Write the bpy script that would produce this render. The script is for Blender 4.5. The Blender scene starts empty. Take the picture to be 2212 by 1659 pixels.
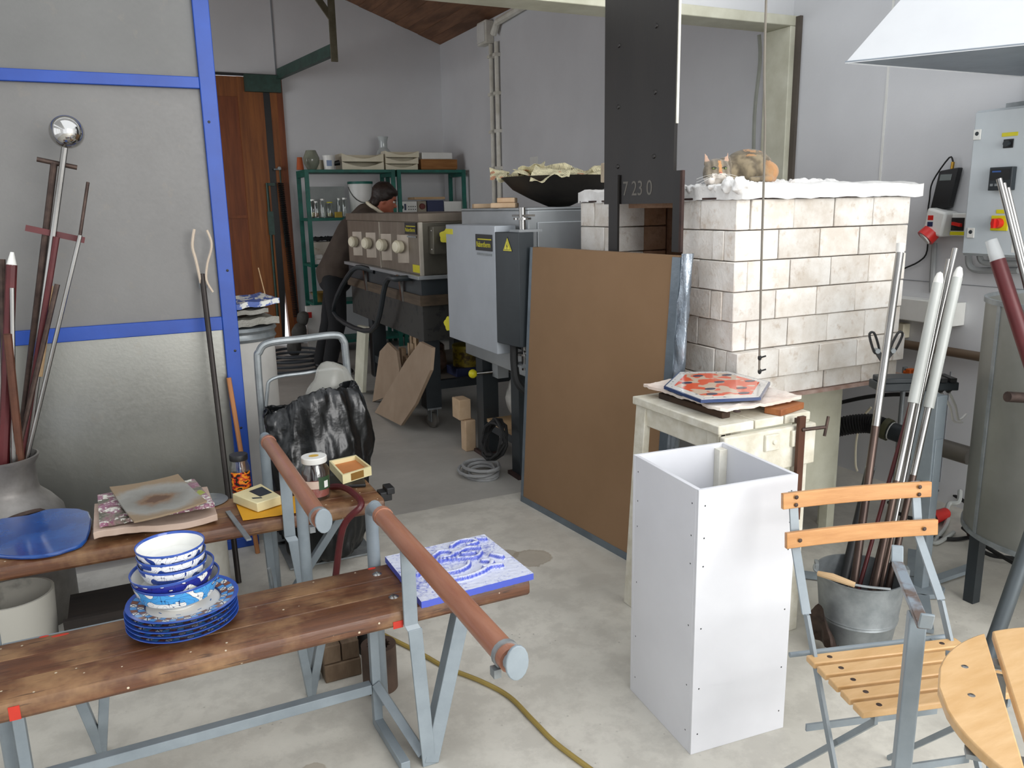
import bpy, bmesh, math, random
from mathutils import Vector, Matrix, noise
from math import sin, cos, pi, radians, atan2, sqrt
random.seed(7)
SC = bpy.context.scene
COL = SC.collection

# ------------------------------------------------------------------ camera
F, HC = 1753.0, 1.50
PIT, ROL, YAW = radians(12.4), radians(-1.08), radians(25.5)
FW = Vector((sin(YAW)*cos(PIT), cos(YAW)*cos(PIT), -sin(PIT)))
_r = Vector((cos(YAW), -sin(YAW), 0)); _u = _r.cross(FW)
RT = _r*cos(ROL) + _u*sin(ROL); UP = RT.cross(FW)
CP = Vector((0, 0, HC))
cam = bpy.data.cameras.new('camera'); cam.sensor_width = 36; cam.lens = F/2212*36
cam.clip_start = .02; cam.clip_end = 200
camo = bpy.data.objects.new('camera', cam); COL.objects.link(camo)
camo.matrix_world = Matrix(((RT.x, UP.x, -FW.x, CP.x), (RT.y, UP.y, -FW.y, CP.y), (RT.z, UP.z, -FW.z, CP.z), (0, 0, 0, 1)))
SC.camera = camo

# ------------------------------------------------------------------ light
w = bpy.data.worlds.new('sky'); SC.world = w; w.use_nodes = True
bg = w.node_tree.nodes['Background']
bg.inputs['Color'].default_value = (.93, .96, 1, 1); bg.inputs['Strength'].default_value = 1.0
def area(name, loc, target, sx, sy, power, col=(1, 1, 1)):
    l = bpy.data.lights.new(name, 'AREA'); l.shape = 'RECTANGLE'; l.size = sx; l.size_y = sy; l.energy = power; l.color = col
    o = bpy.data.objects.new(name, l); COL.objects.link(o); o.location = loc
    o.rotation_euler = (Vector(target)-Vector(loc)).to_track_quat('-Z', 'Y').to_euler(); return o
SC.view_settings.view_transform = 'Standard'; SC.view_settings.look = 'None'
SC.view_settings.gamma = 1; SC.view_settings.use_curve_mapping = False
SC.view_settings.exposure = 0.6
area('yard_door_daylight', (2.6, -2.9, 2.2), (2.4, 4, .8), 4.2, 3.0, 190, (1, .985, .96))
area('window_daylight', (-2.5, 6.95, 1.9), (3, 7.2, 1.4), 3.2, 1.7, 30, (.95, .97, 1))

# ------------------------------------------------------------------ pixel rays used to survey the room
def ray(x, y): return FW + RT*((x-1106)/F) - UP*((y-829.5)/F)
def pz(x, y, z=0.0): d = ray(x, y); return CP + d*((z-HC)/d.z)
def py(x, y, Y): d = ray(x, y); return CP + d*(Y/d.y)
def pX(x, y, X): d = ray(x, y); return CP + d*(X/d.x)
def pd(x, y, D): return CP + ray(x, y)*D
V = Vector

# ------------------------------------------------------------------ mesh building
class MB:
    def __init__(s): s.v = []; s.f = []
    def add(s, vs, fs):
        n = len(s.v); s.v += [V(p) for p in vs]; s.f += [tuple(i+n for i in q) for q in fs]; return s
    def box(s, x0, x1, y0, y1, z0, z1):
        return s.add([(x0,y0,z0),(x1,y0,z0),(x1,y1,z0),(x0,y1,z0),(x0,y0,z1),(x1,y0,z1),(x1,y1,z1),(x0,y1,z1)],
                     [(3,2,1,0),(4,5,6,7),(0,1,5,4),(1,2,6,5),(2,3,7,6),(3,0,4,7)])
    def ob(s, c, ax, ay, az):      # oriented box: centre and three half axes
        c, ax, ay, az = V(c), V(ax), V(ay), V(az)
        P = [c+ax*i+ay*j+az*k for k in (-1,1) for i, j in ((-1,-1),(1,-1),(1,1),(-1,1))]
        fs = [(3,2,1,0),(4,5,6,7),(0,1,5,4),(1,2,6,5),(2,3,7,6),(3,0,4,7)]
        if ax.cross(ay).dot(az) < 0: fs = [q[::-1] for q in fs]
        return s.add(P, fs)
    def bar(s, a, b, wv, tv):      # flat bar from a to b, half width vector wv, half thickness tv
        a, b = V(a), V(b); return s.ob((a+b)/2, (b-a)/2, wv, tv)
    def prism(s, pts, off):        # polygon extruded by vector
        n = len(pts); off = V(off); P = [V(p) for p in pts]
        nn = (P[1]-P[0]).cross(P[2]-P[1])
        if n > 4:
            nn = V((0,0,0))
            for i in range(n): nn += P[i].cross(P[(i+1) % n])
        if nn.dot(off) > 0: P = P[::-1]
        return s.add(P + [p+off for p in P], [tuple(range(n)), tuple(range(2*n-1, n-1, -1))] + [(i, n+i, n+(i+1) % n, (i+1) % n) for i in range(n)])
    def cyl(s, a, b, r, r2=None, n=12, caps=True):
        a, b = V(a), V(b); r2 = r if r2 is None else r2
        d = (b-a).normalized(); u = d.orthogonal().normalized(); w_ = d.cross(u)
        P = [a+(u*cos(2*pi*i/n)+w_*sin(2*pi*i/n))*r for i in range(n)]+[b+(u*cos(2*pi*i/n)+w_*sin(2*pi*i/n))*r2 for i in range(n)]
        fs = [(i, (i+1) % n, n+(i+1) % n, n+i) for i in range(n)]
        if caps: fs += [tuple(range(n))[::-1], tuple(range(n, 2*n))]
        return s.add(P, fs)
    def tube(s, pts, r, n=8, closed=False, sub=0, rr=None):
        pts = [V(p) for p in pts]
        if sub: pts = smooth(pts, sub, closed)
        m = len(pts); P = []; up = None; fs = []
        for i, p in enumerate(pts):
            d = (pts[(i+1) % m]-pts[i-1]) if closed or 0 < i < m-1 else (pts[1]-pts[0] if i == 0 else pts[-1]-pts[-2])
            if d.length < 1e-9: d = V((0,0,1))
            d.normalize()
            if up is None: up = d.orthogonal().normalized()
            up = up - d*up.dot(d)
            up = up.normalized() if up.length > 1e-6 else d.orthogonal().normalized()
            w_ = d.cross(up); q = r if rr is None else rr[min(len(rr)-1, int(i/(m-1)*(len(rr)-1)+.5))]
            P += [p+(up*cos(2*pi*j/n)+w_*sin(2*pi*j/n))*q for j in range(n)]
        for i in range(m if closed else m-1):
            a, b = i*n, ((i+1) % m)*n
            fs += [(a+j, a+(j+1) % n, b+(j+1) % n, b+j) for j in range(n)]
        if not closed: fs += [tuple(range(n))[::-1], tuple(range((m-1)*n, m*n))]
        return s.add(P, fs)
    def lathe(s, prof, c=(0,0,0), n=24, ax=None, sx=1, sy=1):   # profile (r, h)
        c = V(c); az = V(ax).normalized() if ax else V((0,0,1))
        u = V((1,0,0)) if abs(az.z) > .99 else az.orthogonal().normalized(); w_ = az.cross(u)
        P = []; rings = []
        for r, h in prof:
            if r < 1e-6: rings.append([len(P)]); P.append(c+az*h)
            else:
                rings.append(list(range(len(P), len(P)+n)))
                P += [c+az*h+u*(cos(2*pi*i/n)*r*sx)+w_*(sin(2*pi*i/n)*r*sy) for i in range(n)]
        fs = []
        for A, B in zip(rings, rings[1:]):
            if len(A) == 1 and len(B) == 1: continue
            for i in range(n):
                j = (i+1) % n
                if len(A) == 1: fs.append((A[0], B[j], B[i]))
                elif len(B) == 1: fs.append((A[i], A[j], B[0]))
                else: fs.append((A[i], A[j], B[j], B[i]))
        if len(rings[0]) > 1 and prof[0] != prof[-1]: fs.append(tuple(rings[0])[::-1])
        if len(rings[-1]) > 1 and prof[0] != prof[-1]: fs.append(tuple(rings[-1]))
        return s.add(P, fs)
    def ell(s, c, r, n=14, m=9, rot=None):     # ellipsoid
        c = V(c); r = (r, r, r) if not hasattr(r, '__len__') else r
        P = []; k = MB().lathe([(sin(pi*i/m), -cos(pi*i/m)) for i in range(m+1)], (0,0,0), n)
        for p in k.v:
            q = V((p.x*r[0], p.y*r[1], p.z*r[2]))
            if rot is not None: q = rot @ q
            P.append(c+q)
        return s.add(P, k.f)
    def cap(s, a, b, r1, r2=None, n=12):       # capsule
        r2 = r1 if r2 is None else r2; s.cyl(a, b, r1, r2, n); s.ell(a, r1, n, 8); s.ell(b, r2, n, 8); return s
    def grid(s, fn, nu, nv):
        P = [fn(i/nu, j/nv) for j in range(nv+1) for i in range(nu+1)]
        return s.add(P, [(j*(nu+1)+i, j*(nu+1)+i+1, (j+1)*(nu+1)+i+1, (j+1)*(nu+1)+i) for j in range(nv) for i in range(nu)])
    def slabgrid(s, fn, th, nu, nv):           # grid surface with a thickness downwards
        n0 = len(s.v); s.grid(fn, nu, nv); k = (nu+1)*(nv+1)
        top = s.v[n0:]; n1 = len(s.v); s.v += [p-V((0,0,th)) for p in top]
        s.f += [tuple(i+k for i in q)[::-1] for q in s.f[-nu*nv:]]
        rim = [i for i in range(nu+1)] + [j*(nu+1)+nu for j in range(1, nv+1)] + [nv*(nu+1)+i for i in range(nu-1, -1, -1)] + [j*(nu+1) for j in range(nv-1, 0, -1)]
        for a, b in zip(rim, rim[1:]+rim[:1]): s.f.append((n0+a, n1+a, n1+b, n0+b))
        return s
def smooth(pts, sub, closed=False):
    m = len(pts); out = []
    for i in range(m if closed else m-1):
        p0 = pts[i-1] if (closed or i > 0) else pts[0]; p1 = pts[i]; p2 = pts[(i+1) % m]
        p3 = pts[(i+2) % m] if (closed or i < m-2) else pts[-1]
        for k in range(sub):
            t = k/sub; t2 = t*t; t3 = t2*t
            out.append((p1*2+(p2-p0)*t+(p0*2-p1*5+p2*4-p3)*t2+(p1*3-p0-p2*3+p3)*t3)*.5)
    if not closed: out.append(pts[-1])
    return out
def me(mb, name, loc=(0,0,0), ang=35):
    m = bpy.data.meshes.new(name); l = V(loc)
    m.from_pydata([p-l for p in mb.v], [], mb.f); m.validate()
    for p in m.polygons: p.use_smooth = True
    m.set_sharp_from_angle(angle=radians(ang)); m.update(); return m
def fuse(mb, voxel, it=6, fac=.5):
    m = me(mb, 'tmp', ang=180); o = bpy.data.objects.new('tmp', m); COL.objects.link(o)
    k = o.modifiers.new('r', 'REMESH'); k.mode = 'VOXEL'; k.voxel_size = voxel; k.use_smooth_shade = True
    k = o.modifiers.new('s', 'SMOOTH'); k.iterations = it; k.factor = fac
    bpy.context.view_layer.update(); dg = bpy.context.evaluated_depsgraph_get()
    r = bpy.data.meshes.new_from_object(o.evaluated_get(dg)); bpy.data.objects.remove(o)
    out = MB(); out.v = [v.co.copy() for v in r.vertices]; out.f = [tuple(p.vertices) for p in r.polygons]
    return out
def text(s, size, o, xd, yd, ex=.0008, align='LEFT', sx=1.0):
    c = bpy.data.curves.new('t', 'FONT'); c.body = s; c.size = size; c.extrude = ex; c.align_x = align
    ob = bpy.data.objects.new('t', c); COL.objects.link(ob); bpy.context.view_layer.update()
    dg = bpy.context.evaluated_depsgraph_get(); r = bpy.data.meshes.new_from_object(ob.evaluated_get(dg)); bpy.data.objects.remove(ob)
    xd, yd = V(xd).normalized(), V(yd).normalized(); zd = xd.cross(yd); out = MB()
    out.v = [V(o)+xd*(v.co.x*sx)+yd*v.co.y+zd*v.co.z for v in r.vertices]; out.f = [tuple(p.vertices) for p in r.polygons]; return out
def tag(o, label, cat, group=None):
    o['label'] = label; o['category'] = cat
    if group: o['group'] = group
    return o
def thing(name, label, cat, loc=(0,0,0), group=None):
    o = bpy.data.objects.new(name, None); COL.objects.link(o); o.location = V(loc); o.empty_display_size = .05
    return tag(o, label, cat, group)
def bevel(o, b, seg=2):
    k = o.modifiers.new('b', 'BEVEL'); k.width = b; k.segments = seg; k.limit_method = 'ANGLE'; k.angle_limit = radians(40); k.harden_normals = False
def wloc(p):
    l = V((0,0,0))
    while p is not None: l = l+p.location; p = p.parent
    return l
def part(name, mb, mat, parent, label=None, bev=0, ang=35):
    l = wloc(parent); o = bpy.data.objects.new(name, me(mb, name, l, ang)); COL.objects.link(o); o.parent = parent
    o.data.materials.append(mat)
    if label: o['label'] = label
    if bev: bevel(o, bev)
    return o
def solo(name, mb, mat, label, cat, group=None, bev=0, ang=35):
    xs = [p.x for p in mb.v]; ys = [p.y for p in mb.v]; zs = [p.z for p in mb.v]
    l = V(((min(xs)+max(xs))/2, (min(ys)+max(ys))/2, min(zs)))
    o = bpy.data.objects.new(name, me(mb, name, l, ang)); COL.objects.link(o); o.location = l; o.data.materials.append(mat)
    if bev: bevel(o, bev)
    return tag(o, label, cat, group)
def struct(name, mb, mat, parent=None, bev=0):
    o = bpy.data.objects.new(name, me(mb, name)); COL.objects.link(o); o.data.materials.append(mat)
    if parent: o.parent = parent
    else: o['kind'] = 'structure'
    if bev: bevel(o, bev)
    return o

# ------------------------------------------------------------------ materials
def nt(name):
    m = bpy.data.materials.new(name); m.use_nodes = True; t = m.node_tree; b = t.nodes['Principled BSDF']; return m, t, b
def c4(c): return (c[0], c[1], c[2], 1)
def hx(s): # sRGB hex -> linear
    r = [int(s[i:i+2], 16)/255 for i in (0, 2, 4)]
    return tuple((v/12.92 if v <= .04045 else ((v+.055)/1.055)**2.4) for v in r)
def nd(t, ty, **k):
    n = t.nodes.new(ty)
    for a, b in k.items(): setattr(n, a, b)
    return n
def mapped(t, scale=(1,1,1), rnd=True, space='Object'):
    tc = nd(t, 'ShaderNodeTexCoord'); mp = nd(t, 'ShaderNodeMapping'); mp.inputs['Scale'].default_value = scale
    t.links.new(tc.outputs[space], mp.inputs['Vector'])
    if rnd:
        oi = nd(t, 'ShaderNodeObjectInfo'); ml = nd(t, 'ShaderNodeMath', operation='MULTIPLY'); ml.inputs[1].default_value = 37
        t.links.new(oi.outputs['Random'], ml.inputs[0]); t.links.new(ml.outputs[0], mp.inputs['Location'])
    return mp.outputs['Vector']
def noisen(t, vec, scale, detail=4, rough=.6):
    n = nd(t, 'ShaderNodeTexNoise'); n.inputs['Scale'].default_value = scale; n.inputs['Detail'].default_value = detail; n.inputs['Roughness'].default_value = rough
    t.links.new(vec, n.inputs['Vector']); return n.outputs['Fac']
def ramp(t, fac, stops, interp='LINEAR'):
    r = nd(t, 'ShaderNodeValToRGB'); r.color_ramp.interpolation = interp
    while len(r.color_ramp.elements) < len(stops): r.color_ramp.elements.new(.5)
    for e, (p, c) in zip(r.color_ramp.elements, stops): e.position = p; e.color = c4(c) if hasattr(c, '__len__') else (c, c, c, 1)
    t.links.new(fac, r.inputs['Fac']); return r.outputs['Color']
def mixc(t, fac, a, b, mode='MIX'):
    m = nd(t, 'ShaderNodeMix', data_type='RGBA', blend_type=mode)
    for i, x in ((0, fac), (6, a), (7, b)):
        if isinstance(x, (int, float)): m.inputs[i].default_value = x
        elif hasattr(x, 'is_linked'): t.links.new(x, m.inputs[i])
        else: m.inputs[i].default_value = c4(x)
    return m.outputs[2]
def mth(t, op, a, b=None, c=None):
    m = nd(t, 'ShaderNodeMath', operation=op)
    for i, x in enumerate((a, b, c)):
        if x is None: continue
        if isinstance(x, (int, float)): m.inputs[i].default_value = x
        else: t.links.new(x, m.inputs[i])
    return m.outputs[0]
def bumpn(t, b, h, strength=.3, dist=.01):
    n = nd(t, 'ShaderNodeBump'); n.inputs['Strength'].default_value = strength; n.inputs['Distance'].default_value = dist
    t.links.new(h, n.inputs['Height']); t.links.new(n.outputs['Normal'], b.inputs['Normal'])
MATS = {}
def mat(name, col, rough=.6, metal=0, col2=None, scale=6, stretch=(1,1,1), lo=.35, hi=.7, bump=0, bscale=None, spec=None, coat=0, rnd=True):
    if name in MATS: return MATS[name]
    m, t, b = nt(name); MATS[name] = m
    b.inputs['Roughness'].default_value = rough; b.inputs['Metallic'].default_value = metal
    if spec is not None: b.inputs['Specular IOR Level'].default_value = spec
    if coat: b.inputs['Coat Weight'].default_value = coat; b.inputs['Coat Roughness'].default_value = .15
    b.inputs['Base Color'].default_value = c4(col)
    if col2 is None: col2 = tuple(v*.8 for v in col)
    vec = mapped(t, stretch, rnd); nf = noisen(t, vec, scale, 5, .6)
    t.links.new(ramp(t, nf, [(lo, col2), (hi, col)]), b.inputs['Base Color'])
    if bump: bumpn(t, b, noisen(t, vec, bscale or scale*6, 3, .6), bump, .004)
    return m
def glassmat(name, col=(1,1,1), rough=.03, ior=1.3):
    if name in MATS: return MATS[name]
    m, t, b = nt(name); MATS[name] = m; t.nodes.remove(b)
    tr = nd(t, 'ShaderNodeBsdfTransparent'); tr.inputs[0].default_value = c4(col); gl = nd(t, 'ShaderNodeBsdfGlossy'); gl.inputs['Roughness'].default_value = rough
    lw = nd(t, 'ShaderNodeLayerWeight'); lw.inputs['Blend'].default_value = .25; mx = nd(t, 'ShaderNodeMixShader'); t.links.new(mth(t, 'ADD', mth(t, 'MULTIPLY', lw.outputs['Facing'], .6), .06), mx.inputs[0])
    t.links.new(tr.outputs[0], mx.inputs[1]); t.links.new(gl.outputs[0], mx.inputs[2]); t.links.new(mx.outputs[0], t.nodes['Material Output'].inputs['Surface']); return m

white_wall = mat('wall_paint', hx('d9dadc'), .75, col2=hx('cfd0d2'), scale=1.2, bump=.15, bscale=60, rnd=False)
white_paint = mat('white_paint', hx('e6e4da'), .55, col2=hx('cfcbbd'), scale=9, bump=.25, bscale=70)
cream_paint = mat('cream_paint', hx('d6d5c2'), .6, col2=hx('c2c0ab'), scale=6, bump=.2, bscale=50)
green_paint = mat('green_paint', hx('0c6a5c'), .5, col2=hx('0a5348'), scale=10)
dgreen = mat('dark_green_paint', hx('2c4f45'), .5, col2=hx('20382f'), scale=12)
blue_paint = mat('blue_paint', hx('1b4aa6'), .45, col2=hx('164095'), scale=5, bump=.1)
grey_paint = mat('grey_steel_paint', hx('8d979d'), .42, col2=hx('7d878d'), scale=9, bump=.08, bscale=90)
galv = mat('galvanised_steel', hx('9a9fa1'), .45, .5, col2=hx('7d8385'), scale=14, bump=.06)
steel = mat('bright_steel', hx('a9a8a5'), .25, 1, col2=hx('82807d'), scale=8, stretch=(1,1,.2))
chrome = mat('polished_steel', hx('d0cfcc'), .08, 1, col2=hx('bdbbb8'), scale=3)
dsteel = mat('dark_scaled_steel', hx('5a4a42'), .5, .6, col2=hx('3a2e2a'), scale=18)
maroon = mat('maroon_lacquer', hx('5c1d20'), .45, .1, col2=hx('4a1518'), scale=8)
black = mat('black_plastic', hx('1a1b1d'), .5, col2=hx('131415'), scale=6)
charcoal = mat('charcoal_powdercoat', hx('2c3337'), .5, col2=hx('242a2e'), scale=5, bump=.05)
rubber = mat('black_rubber', hx('1d1d1d'), .7, col2=hx('151515'), scale=10)
grey_rubber = mat('grey_caster_rubber', hx('6c6862'), .7, scale=10)
yellow = mat('yellow_plastic', hx('ded51c'), .4, col2=hx('cfc418'), scale=5)
red = mat('red_plastic', hx('d42a22'), .4, col2=hx('c02019'), scale=5)
orange = mat('orange_enamel', hx('d8641c'), .45, scale=5)
white_plastic = mat('white_plastic', hx('e8e8e4'), .4, col2=hx('dcdcd6'), scale=5)
ivory = mat('ivory_plastic', hx('e6dfc8'), .4, col2=hx('d8d0b6'), scale=5)
navy = mat('navy_plastic', hx('2a3358'), .5, scale=5)
# ================================================================== THE SETTING
XR, YB, YP, XL = 3.61, 9.33, 3.76, -2.6
def floor_mat():
    m, t, b = nt('floor_concrete'); b.inputs['Roughness'].default_value = .55
    g = nd(t, 'ShaderNodeNewGeometry'); sp = nd(t, 'ShaderNodeSeparateXYZ'); t.links.new(g.outputs['Position'], sp.inputs[0])
    pos = g.outputs['Position']
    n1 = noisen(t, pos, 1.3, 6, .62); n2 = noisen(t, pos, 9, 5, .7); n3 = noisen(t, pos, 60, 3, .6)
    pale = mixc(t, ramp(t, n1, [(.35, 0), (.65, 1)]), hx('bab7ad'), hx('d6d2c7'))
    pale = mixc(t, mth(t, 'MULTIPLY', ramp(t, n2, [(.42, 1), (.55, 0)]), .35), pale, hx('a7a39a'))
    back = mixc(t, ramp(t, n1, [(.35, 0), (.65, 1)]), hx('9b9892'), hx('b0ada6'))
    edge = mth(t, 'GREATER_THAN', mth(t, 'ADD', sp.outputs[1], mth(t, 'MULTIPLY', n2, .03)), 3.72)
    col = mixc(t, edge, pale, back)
    # scuffs and grit
    mu = nd(t, 'ShaderNodeTexVoronoi'); mu.inputs['Scale'].default_value = 22; t.links.new(pos, mu.inputs['Vector'])
    sp1 = mth(t, 'MULTIPLY', ramp(t, mu.outputs['Distance'], [(.05, 1), (.09, 0)]), ramp(t, n1, [(.48, 0), (.62, 1)]))
    col = mixc(t, mth(t, 'MULTIPLY', sp1, .6), col, hx('6d675f'))
    for sx, sy, sr in ((1.483, 2.937, .09), (1.40, 3.02, .055), (.72, 1.55, .03), (.33, 2.0, .035)):
        cx = nd(t, 'ShaderNodeVectorMath', operation='DISTANCE'); cx.inputs[1].default_value = (sx, sy, 0); t.links.new(pos, cx.inputs[0])
        d = mth(t, 'ADD', cx.outputs['Value'], mth(t, 'MULTIPLY', mth(t, 'SUBTRACT', n2, .5), sr*1.2))
        col = mixc(t, mth(t, 'MULTIPLY', ramp(t, d, [(sr*.8, .55), (sr*.95, .75), (sr, 0)]), 1), col, hx('9a8e7c'))
    t.links.new(col, b.inputs['Base Color'])
    t.links.new(ramp(t, n2, [(.3, .38), (.7, .62)]), b.inputs['Roughness'])
    bumpn(t, b, mth(t, 'ADD', n3, n2), .12, .004); return m
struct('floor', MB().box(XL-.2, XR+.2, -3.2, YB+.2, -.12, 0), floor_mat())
def roofz(x): return 3.32+.36*(XR-x) if x > .8 else 3.32+.36*(XR-.8)-.36*(.8-x)
wr = struct('wall_right', MB().box(XR, XR+.2, -3, YB+.2, 0, 3.6), white_wall)
# joints of the wall lining
for a, b2 in (((1910, 150), (1905, 400)),):
    p = pX(1908, 300, XR); struct('joint_strip', MB().box(XR-.004, XR+.001, p.y-.006, p.y+.006, 1.0, 3.3), white_plastic, wr)
p1 = pX(1955, 604, XR); struct('joint_strip', MB().box(XR-.003, XR+.001, -3, 3.6, p1.z-.0012, p1.z+.0012), mat('joint_grey', hx('8f9398'), .7), wr)
p1 = pX(1805, 850, XR); struct('joint_strip', MB().box(XR-.003, XR+.001, p1.y-.7, p1.y-.694, .1, p1.z+.25), mat('joint_grey', hx('8f9398'), .7), wr)
# wooden door and back wall
d0, d1 = py(465, 165, YB).x-1.0, py(598, 165, YB).x
zd = py(560, 163, YB).z; d2 = py(612, 500, YB).x+.1
bw = MB(); bw.prism([(d2, YB, 0), (XR+.1, YB, 0), (XR+.1, YB, roofz(XR)+.05), (.8, YB, roofz(.8)+.05), (XL, YB, roofz(XL)), (XL, YB, zd), (d2, YB, zd)], (0, .2, 0))
bw.box(XL, d0, YB, YB+.2, 0, zd)
wb = struct('wall_back', bw, white_wall)
struct('joint_strip', MB().box(d1-.012, d1+.004, YB-.006, YB+.001, zd, zd+.95), mat('joint_grey', hx('8f9398'), .7), wb)
struct('joint_strip', MB().box(d0, d1-.01, YB-.02, YB, zd-.015, zd+.012), black, wb)
brown = mat('brown_door_wood', hx('8a4a22'), .6, col2=hx('6b3516'), scale=5, stretch=(4, 4, .35), bump=.2, bscale=30)
brown2 = mat('orange_brown_timber', hx('9a5c28'), .6, col2=hx('74401a'), scale=5, stretch=(5, 5, .35), bump=.2, bscale=30)
dr = struct('door_1', MB().box(d0, d1-.42, YB+.02, YB+.06, .03, zd-.06), brown)
struct('door_stile', MB().box(d1-.42, d1-.16, YB-.01, YB+.06, .03, zd-.02), brown2, dr)
struct('door_rail', MB().box(d0, d1-.42, YB, YB+.06, zd-.22, zd-.02), brown2, dr)
struct('door_rail', MB().box(d0, d1-.42, YB+.005, YB+.05, 1.42, 1.45), brown, dr)
struct('door_frame', MB().box(d1-.02, d2, YB-.02, YB+.15, 0, zd), brown, dr)
struct('door_edge', MB().box(d1-.16, d1-.09, YB-.005, YB+.05, .62, zd-.02), black, dr)
struct('door_edge', MB().prism([(d1-.16, YB-.005, .03), (d1-.135, YB-.005, .03), (d1-.09, YB-.005, .62), (d1-.16, YB-.005, .62)], (0, .05, 0)), black, dr)
struct('door_edge', MB().box(d1-.09, d1-.02, YB-.015, YB+.1, .62, zd), brown2, dr)
struct('door_edge', MB().prism([(d1-.07, YB-.015, .02), (d1-.02, YB-.015, .02), (d1-.02, YB-.015, .62), (d1-.089, YB-.015, .62)], (0, .1, 0)), brown2, dr)
struct('door_handle', MB().cyl((d1-.06, YB-.02, 1.94), (d1-.06, YB-.07, 1.94), .018).cyl((d1-.12, YB-.06, 1.93), (d1-.04, YB-.06, 1.93), .01), galv, dr)
struct('door_bolt', MB().cyl((d1-.05, YB-.03, 1.1), (d1-.05, YB-.03, 1.93), .008), dgreen, dr)
# left wall with its window (it lights the kilns from the side)
lw = MB(); lw.box(XL-.2, XL, YP, 5.3, 0, 3.2).box(XL-.2, XL, 8.6, YB+.2, 0, 3.2).box(XL-.2, XL, 5.3, 8.6, 0, 1.0).box(XL-.2, XL, 5.3, 8.6, 2.75, 3.2)
lw.box(XL-.2, XL, -3, 0, 0, 3.2).box(XL-.2, XL, 3.4, YP, 0, 3.2).box(XL-.2, XL, 0, 3.4, 0, 1.0).box(XL-.2, XL, 0, 3.4, 2.75, 3.2)
struct('wall_left', lw, white_wall)
for nme, ya, yb in (('window_1', 5.3, 8.6), ('window_2', 0, 3.4)):
    fr = MB()
    for k in range(4): y = ya+(yb-ya)*k/3; fr.box(XL-.13, XL-.07, y-.03, y+.03, 1.0, 2.75)
    fr.box(XL-.13, XL-.07, ya, yb, 1.0, 1.06).box(XL-.13, XL-.07, ya, yb, 2.69, 2.75)
    struct(nme, fr, white_paint)
# timber ceiling of the kiln room, one board beside the other
cei = MB(); cei.prism([(XR+.1, YP, roofz(XR)+.04), (.8, YP, roofz(.8)+.06), (XL, YP, roofz(XL)+.04), (XL, YP, roofz(XL)+.12), (.8, YP, roofz(.8)+.16), (XR+.1, YP, roofz(XR)+.12)], (0, YB-YP+.2, 0))
ceil_m = mat('ceiling_boards', hx('94694c'), .7, col2=hx('65452f'), scale=3, stretch=(3, .5, 3), bump=.3, bscale=20)
ce = struct('ceiling', cei, ceil_m)
pm = {}
for side in (1, -1):
    n = 21 if side == 1 else 25
    for i in range(n):
        xa = XR-i*.134 if side == 1 else .8-i*.134; xb = xa-.13
        zs = roofz(xa-.001) , roofz(xb)
        key = side
        if key not in pm:
            q = MB().prism([(0, 0, 0), (-.130, 0, zs[1]-zs[0]), (-.130, 0, zs[1]-zs[0]+.02), (0, 0, .02)], (0, YB-YP-.02, 0)); pm[key] = me(q, 'plank'); pm[key].materials.append(ceil_m)
        o = bpy.data.objects.new('plank', pm[key]); COL.objects.link(o); o.parent = ce; o.location = (xa, YP+.01, zs[0]+random.uniform(0, .006))
# portal between front hall and kiln room
ZL = 2.46
hd = MB().prism([(XL, YP, ZL+.055), (XR+.1, YP, ZL+.055), (XR+.1, YP, 3.6), (.8, YP, 4.5), (XL, YP, 3.4)], (0, .12, 0))
struct('wall_header', hd, white_wall)
struct('trim_1', MB().box(XL, XR, YP-.04, YP+.16, ZL, ZL+.055), cream_paint, bev=.004)
struct('trim_2', MB().box(XR-.055, XR-.001, YP-.04, YP+.16, 0, ZL), cream_paint, bev=.004)
struct('trim_3', MB().box(XR-.02, XR-.001, YP-.075, YP-.04, 0, ZL+.05), mat('gap_dark', hx('5c544c'), .9), bev=0)
# front hall roof: closed at the sides, a long rooflight in the middle
hall = MB().box(XL, XR+.2, 3.2, YP, 3.5, 3.6).box(XL, -.9, -3, 3.2, 3.5, 3.6)
struct('roof_hall', hall, white_wall)

# services on the right wall of the kiln room
q1 = pX(1068, 200, XR).y; q2 = pX(1080, 200, XR).y
for q, nm, lb in ((q1, 'conduit_pipe', 'left one of two white conduits running up the kiln room wall'), (q2, 'conduit_pipe', 'right one of two white conduits running up the kiln room wall')):
    mb = MB().tube([(XR-.03, q, 1.3), (XR-.03, q, 3.075)], .022, 8)
    for k in range(5): mb.box(XR-.06, XR-.0005, q-.03, q+.03, 1.5+k*.36, 1.53+k*.36)
    solo(nm, mb, white_paint, lb, 'pipe')
jb = thing('junction_box', 'white junction box above the two conduits under the ceiling', 'junction box', (XR-.04, q1, 3.1))
part('body', MB().box(XR-.09, XR, q1-.02, q1+.2, 3.08, 3.3), white_paint, jb, bev=.01)
part('lid', MB().box(XR-.10, XR-.09, q1, q1+.18, 3.1, 3.28), white_plastic, jb, bev=.004)
solo('ceiling_conduit', MB().tube([(XR-.06, q2, 3.14), (XR-.05, q2-.08, 3.24), (XR-.04, q2-.6, 3.265), (XR-.04, YP+.2, 3.265)], .035, 8), white_paint, 'white conduit running along the wall just under the ceiling boards', 'pipe')
q3 = YP+.18; solo('cable', MB().tube([(XR-.085, q3, .8), (XR-.08, q3, 1.5), (XR-.09, q3+.004, 2.0), (XR-.07, q3, 2.3), (XR-.085, q3, 2.45)], .012, 6, sub=4), mat('grey_cable', hx('8d8f86'), .6), 'grey cable clipped down behind the cream door post', 'cable')
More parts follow.
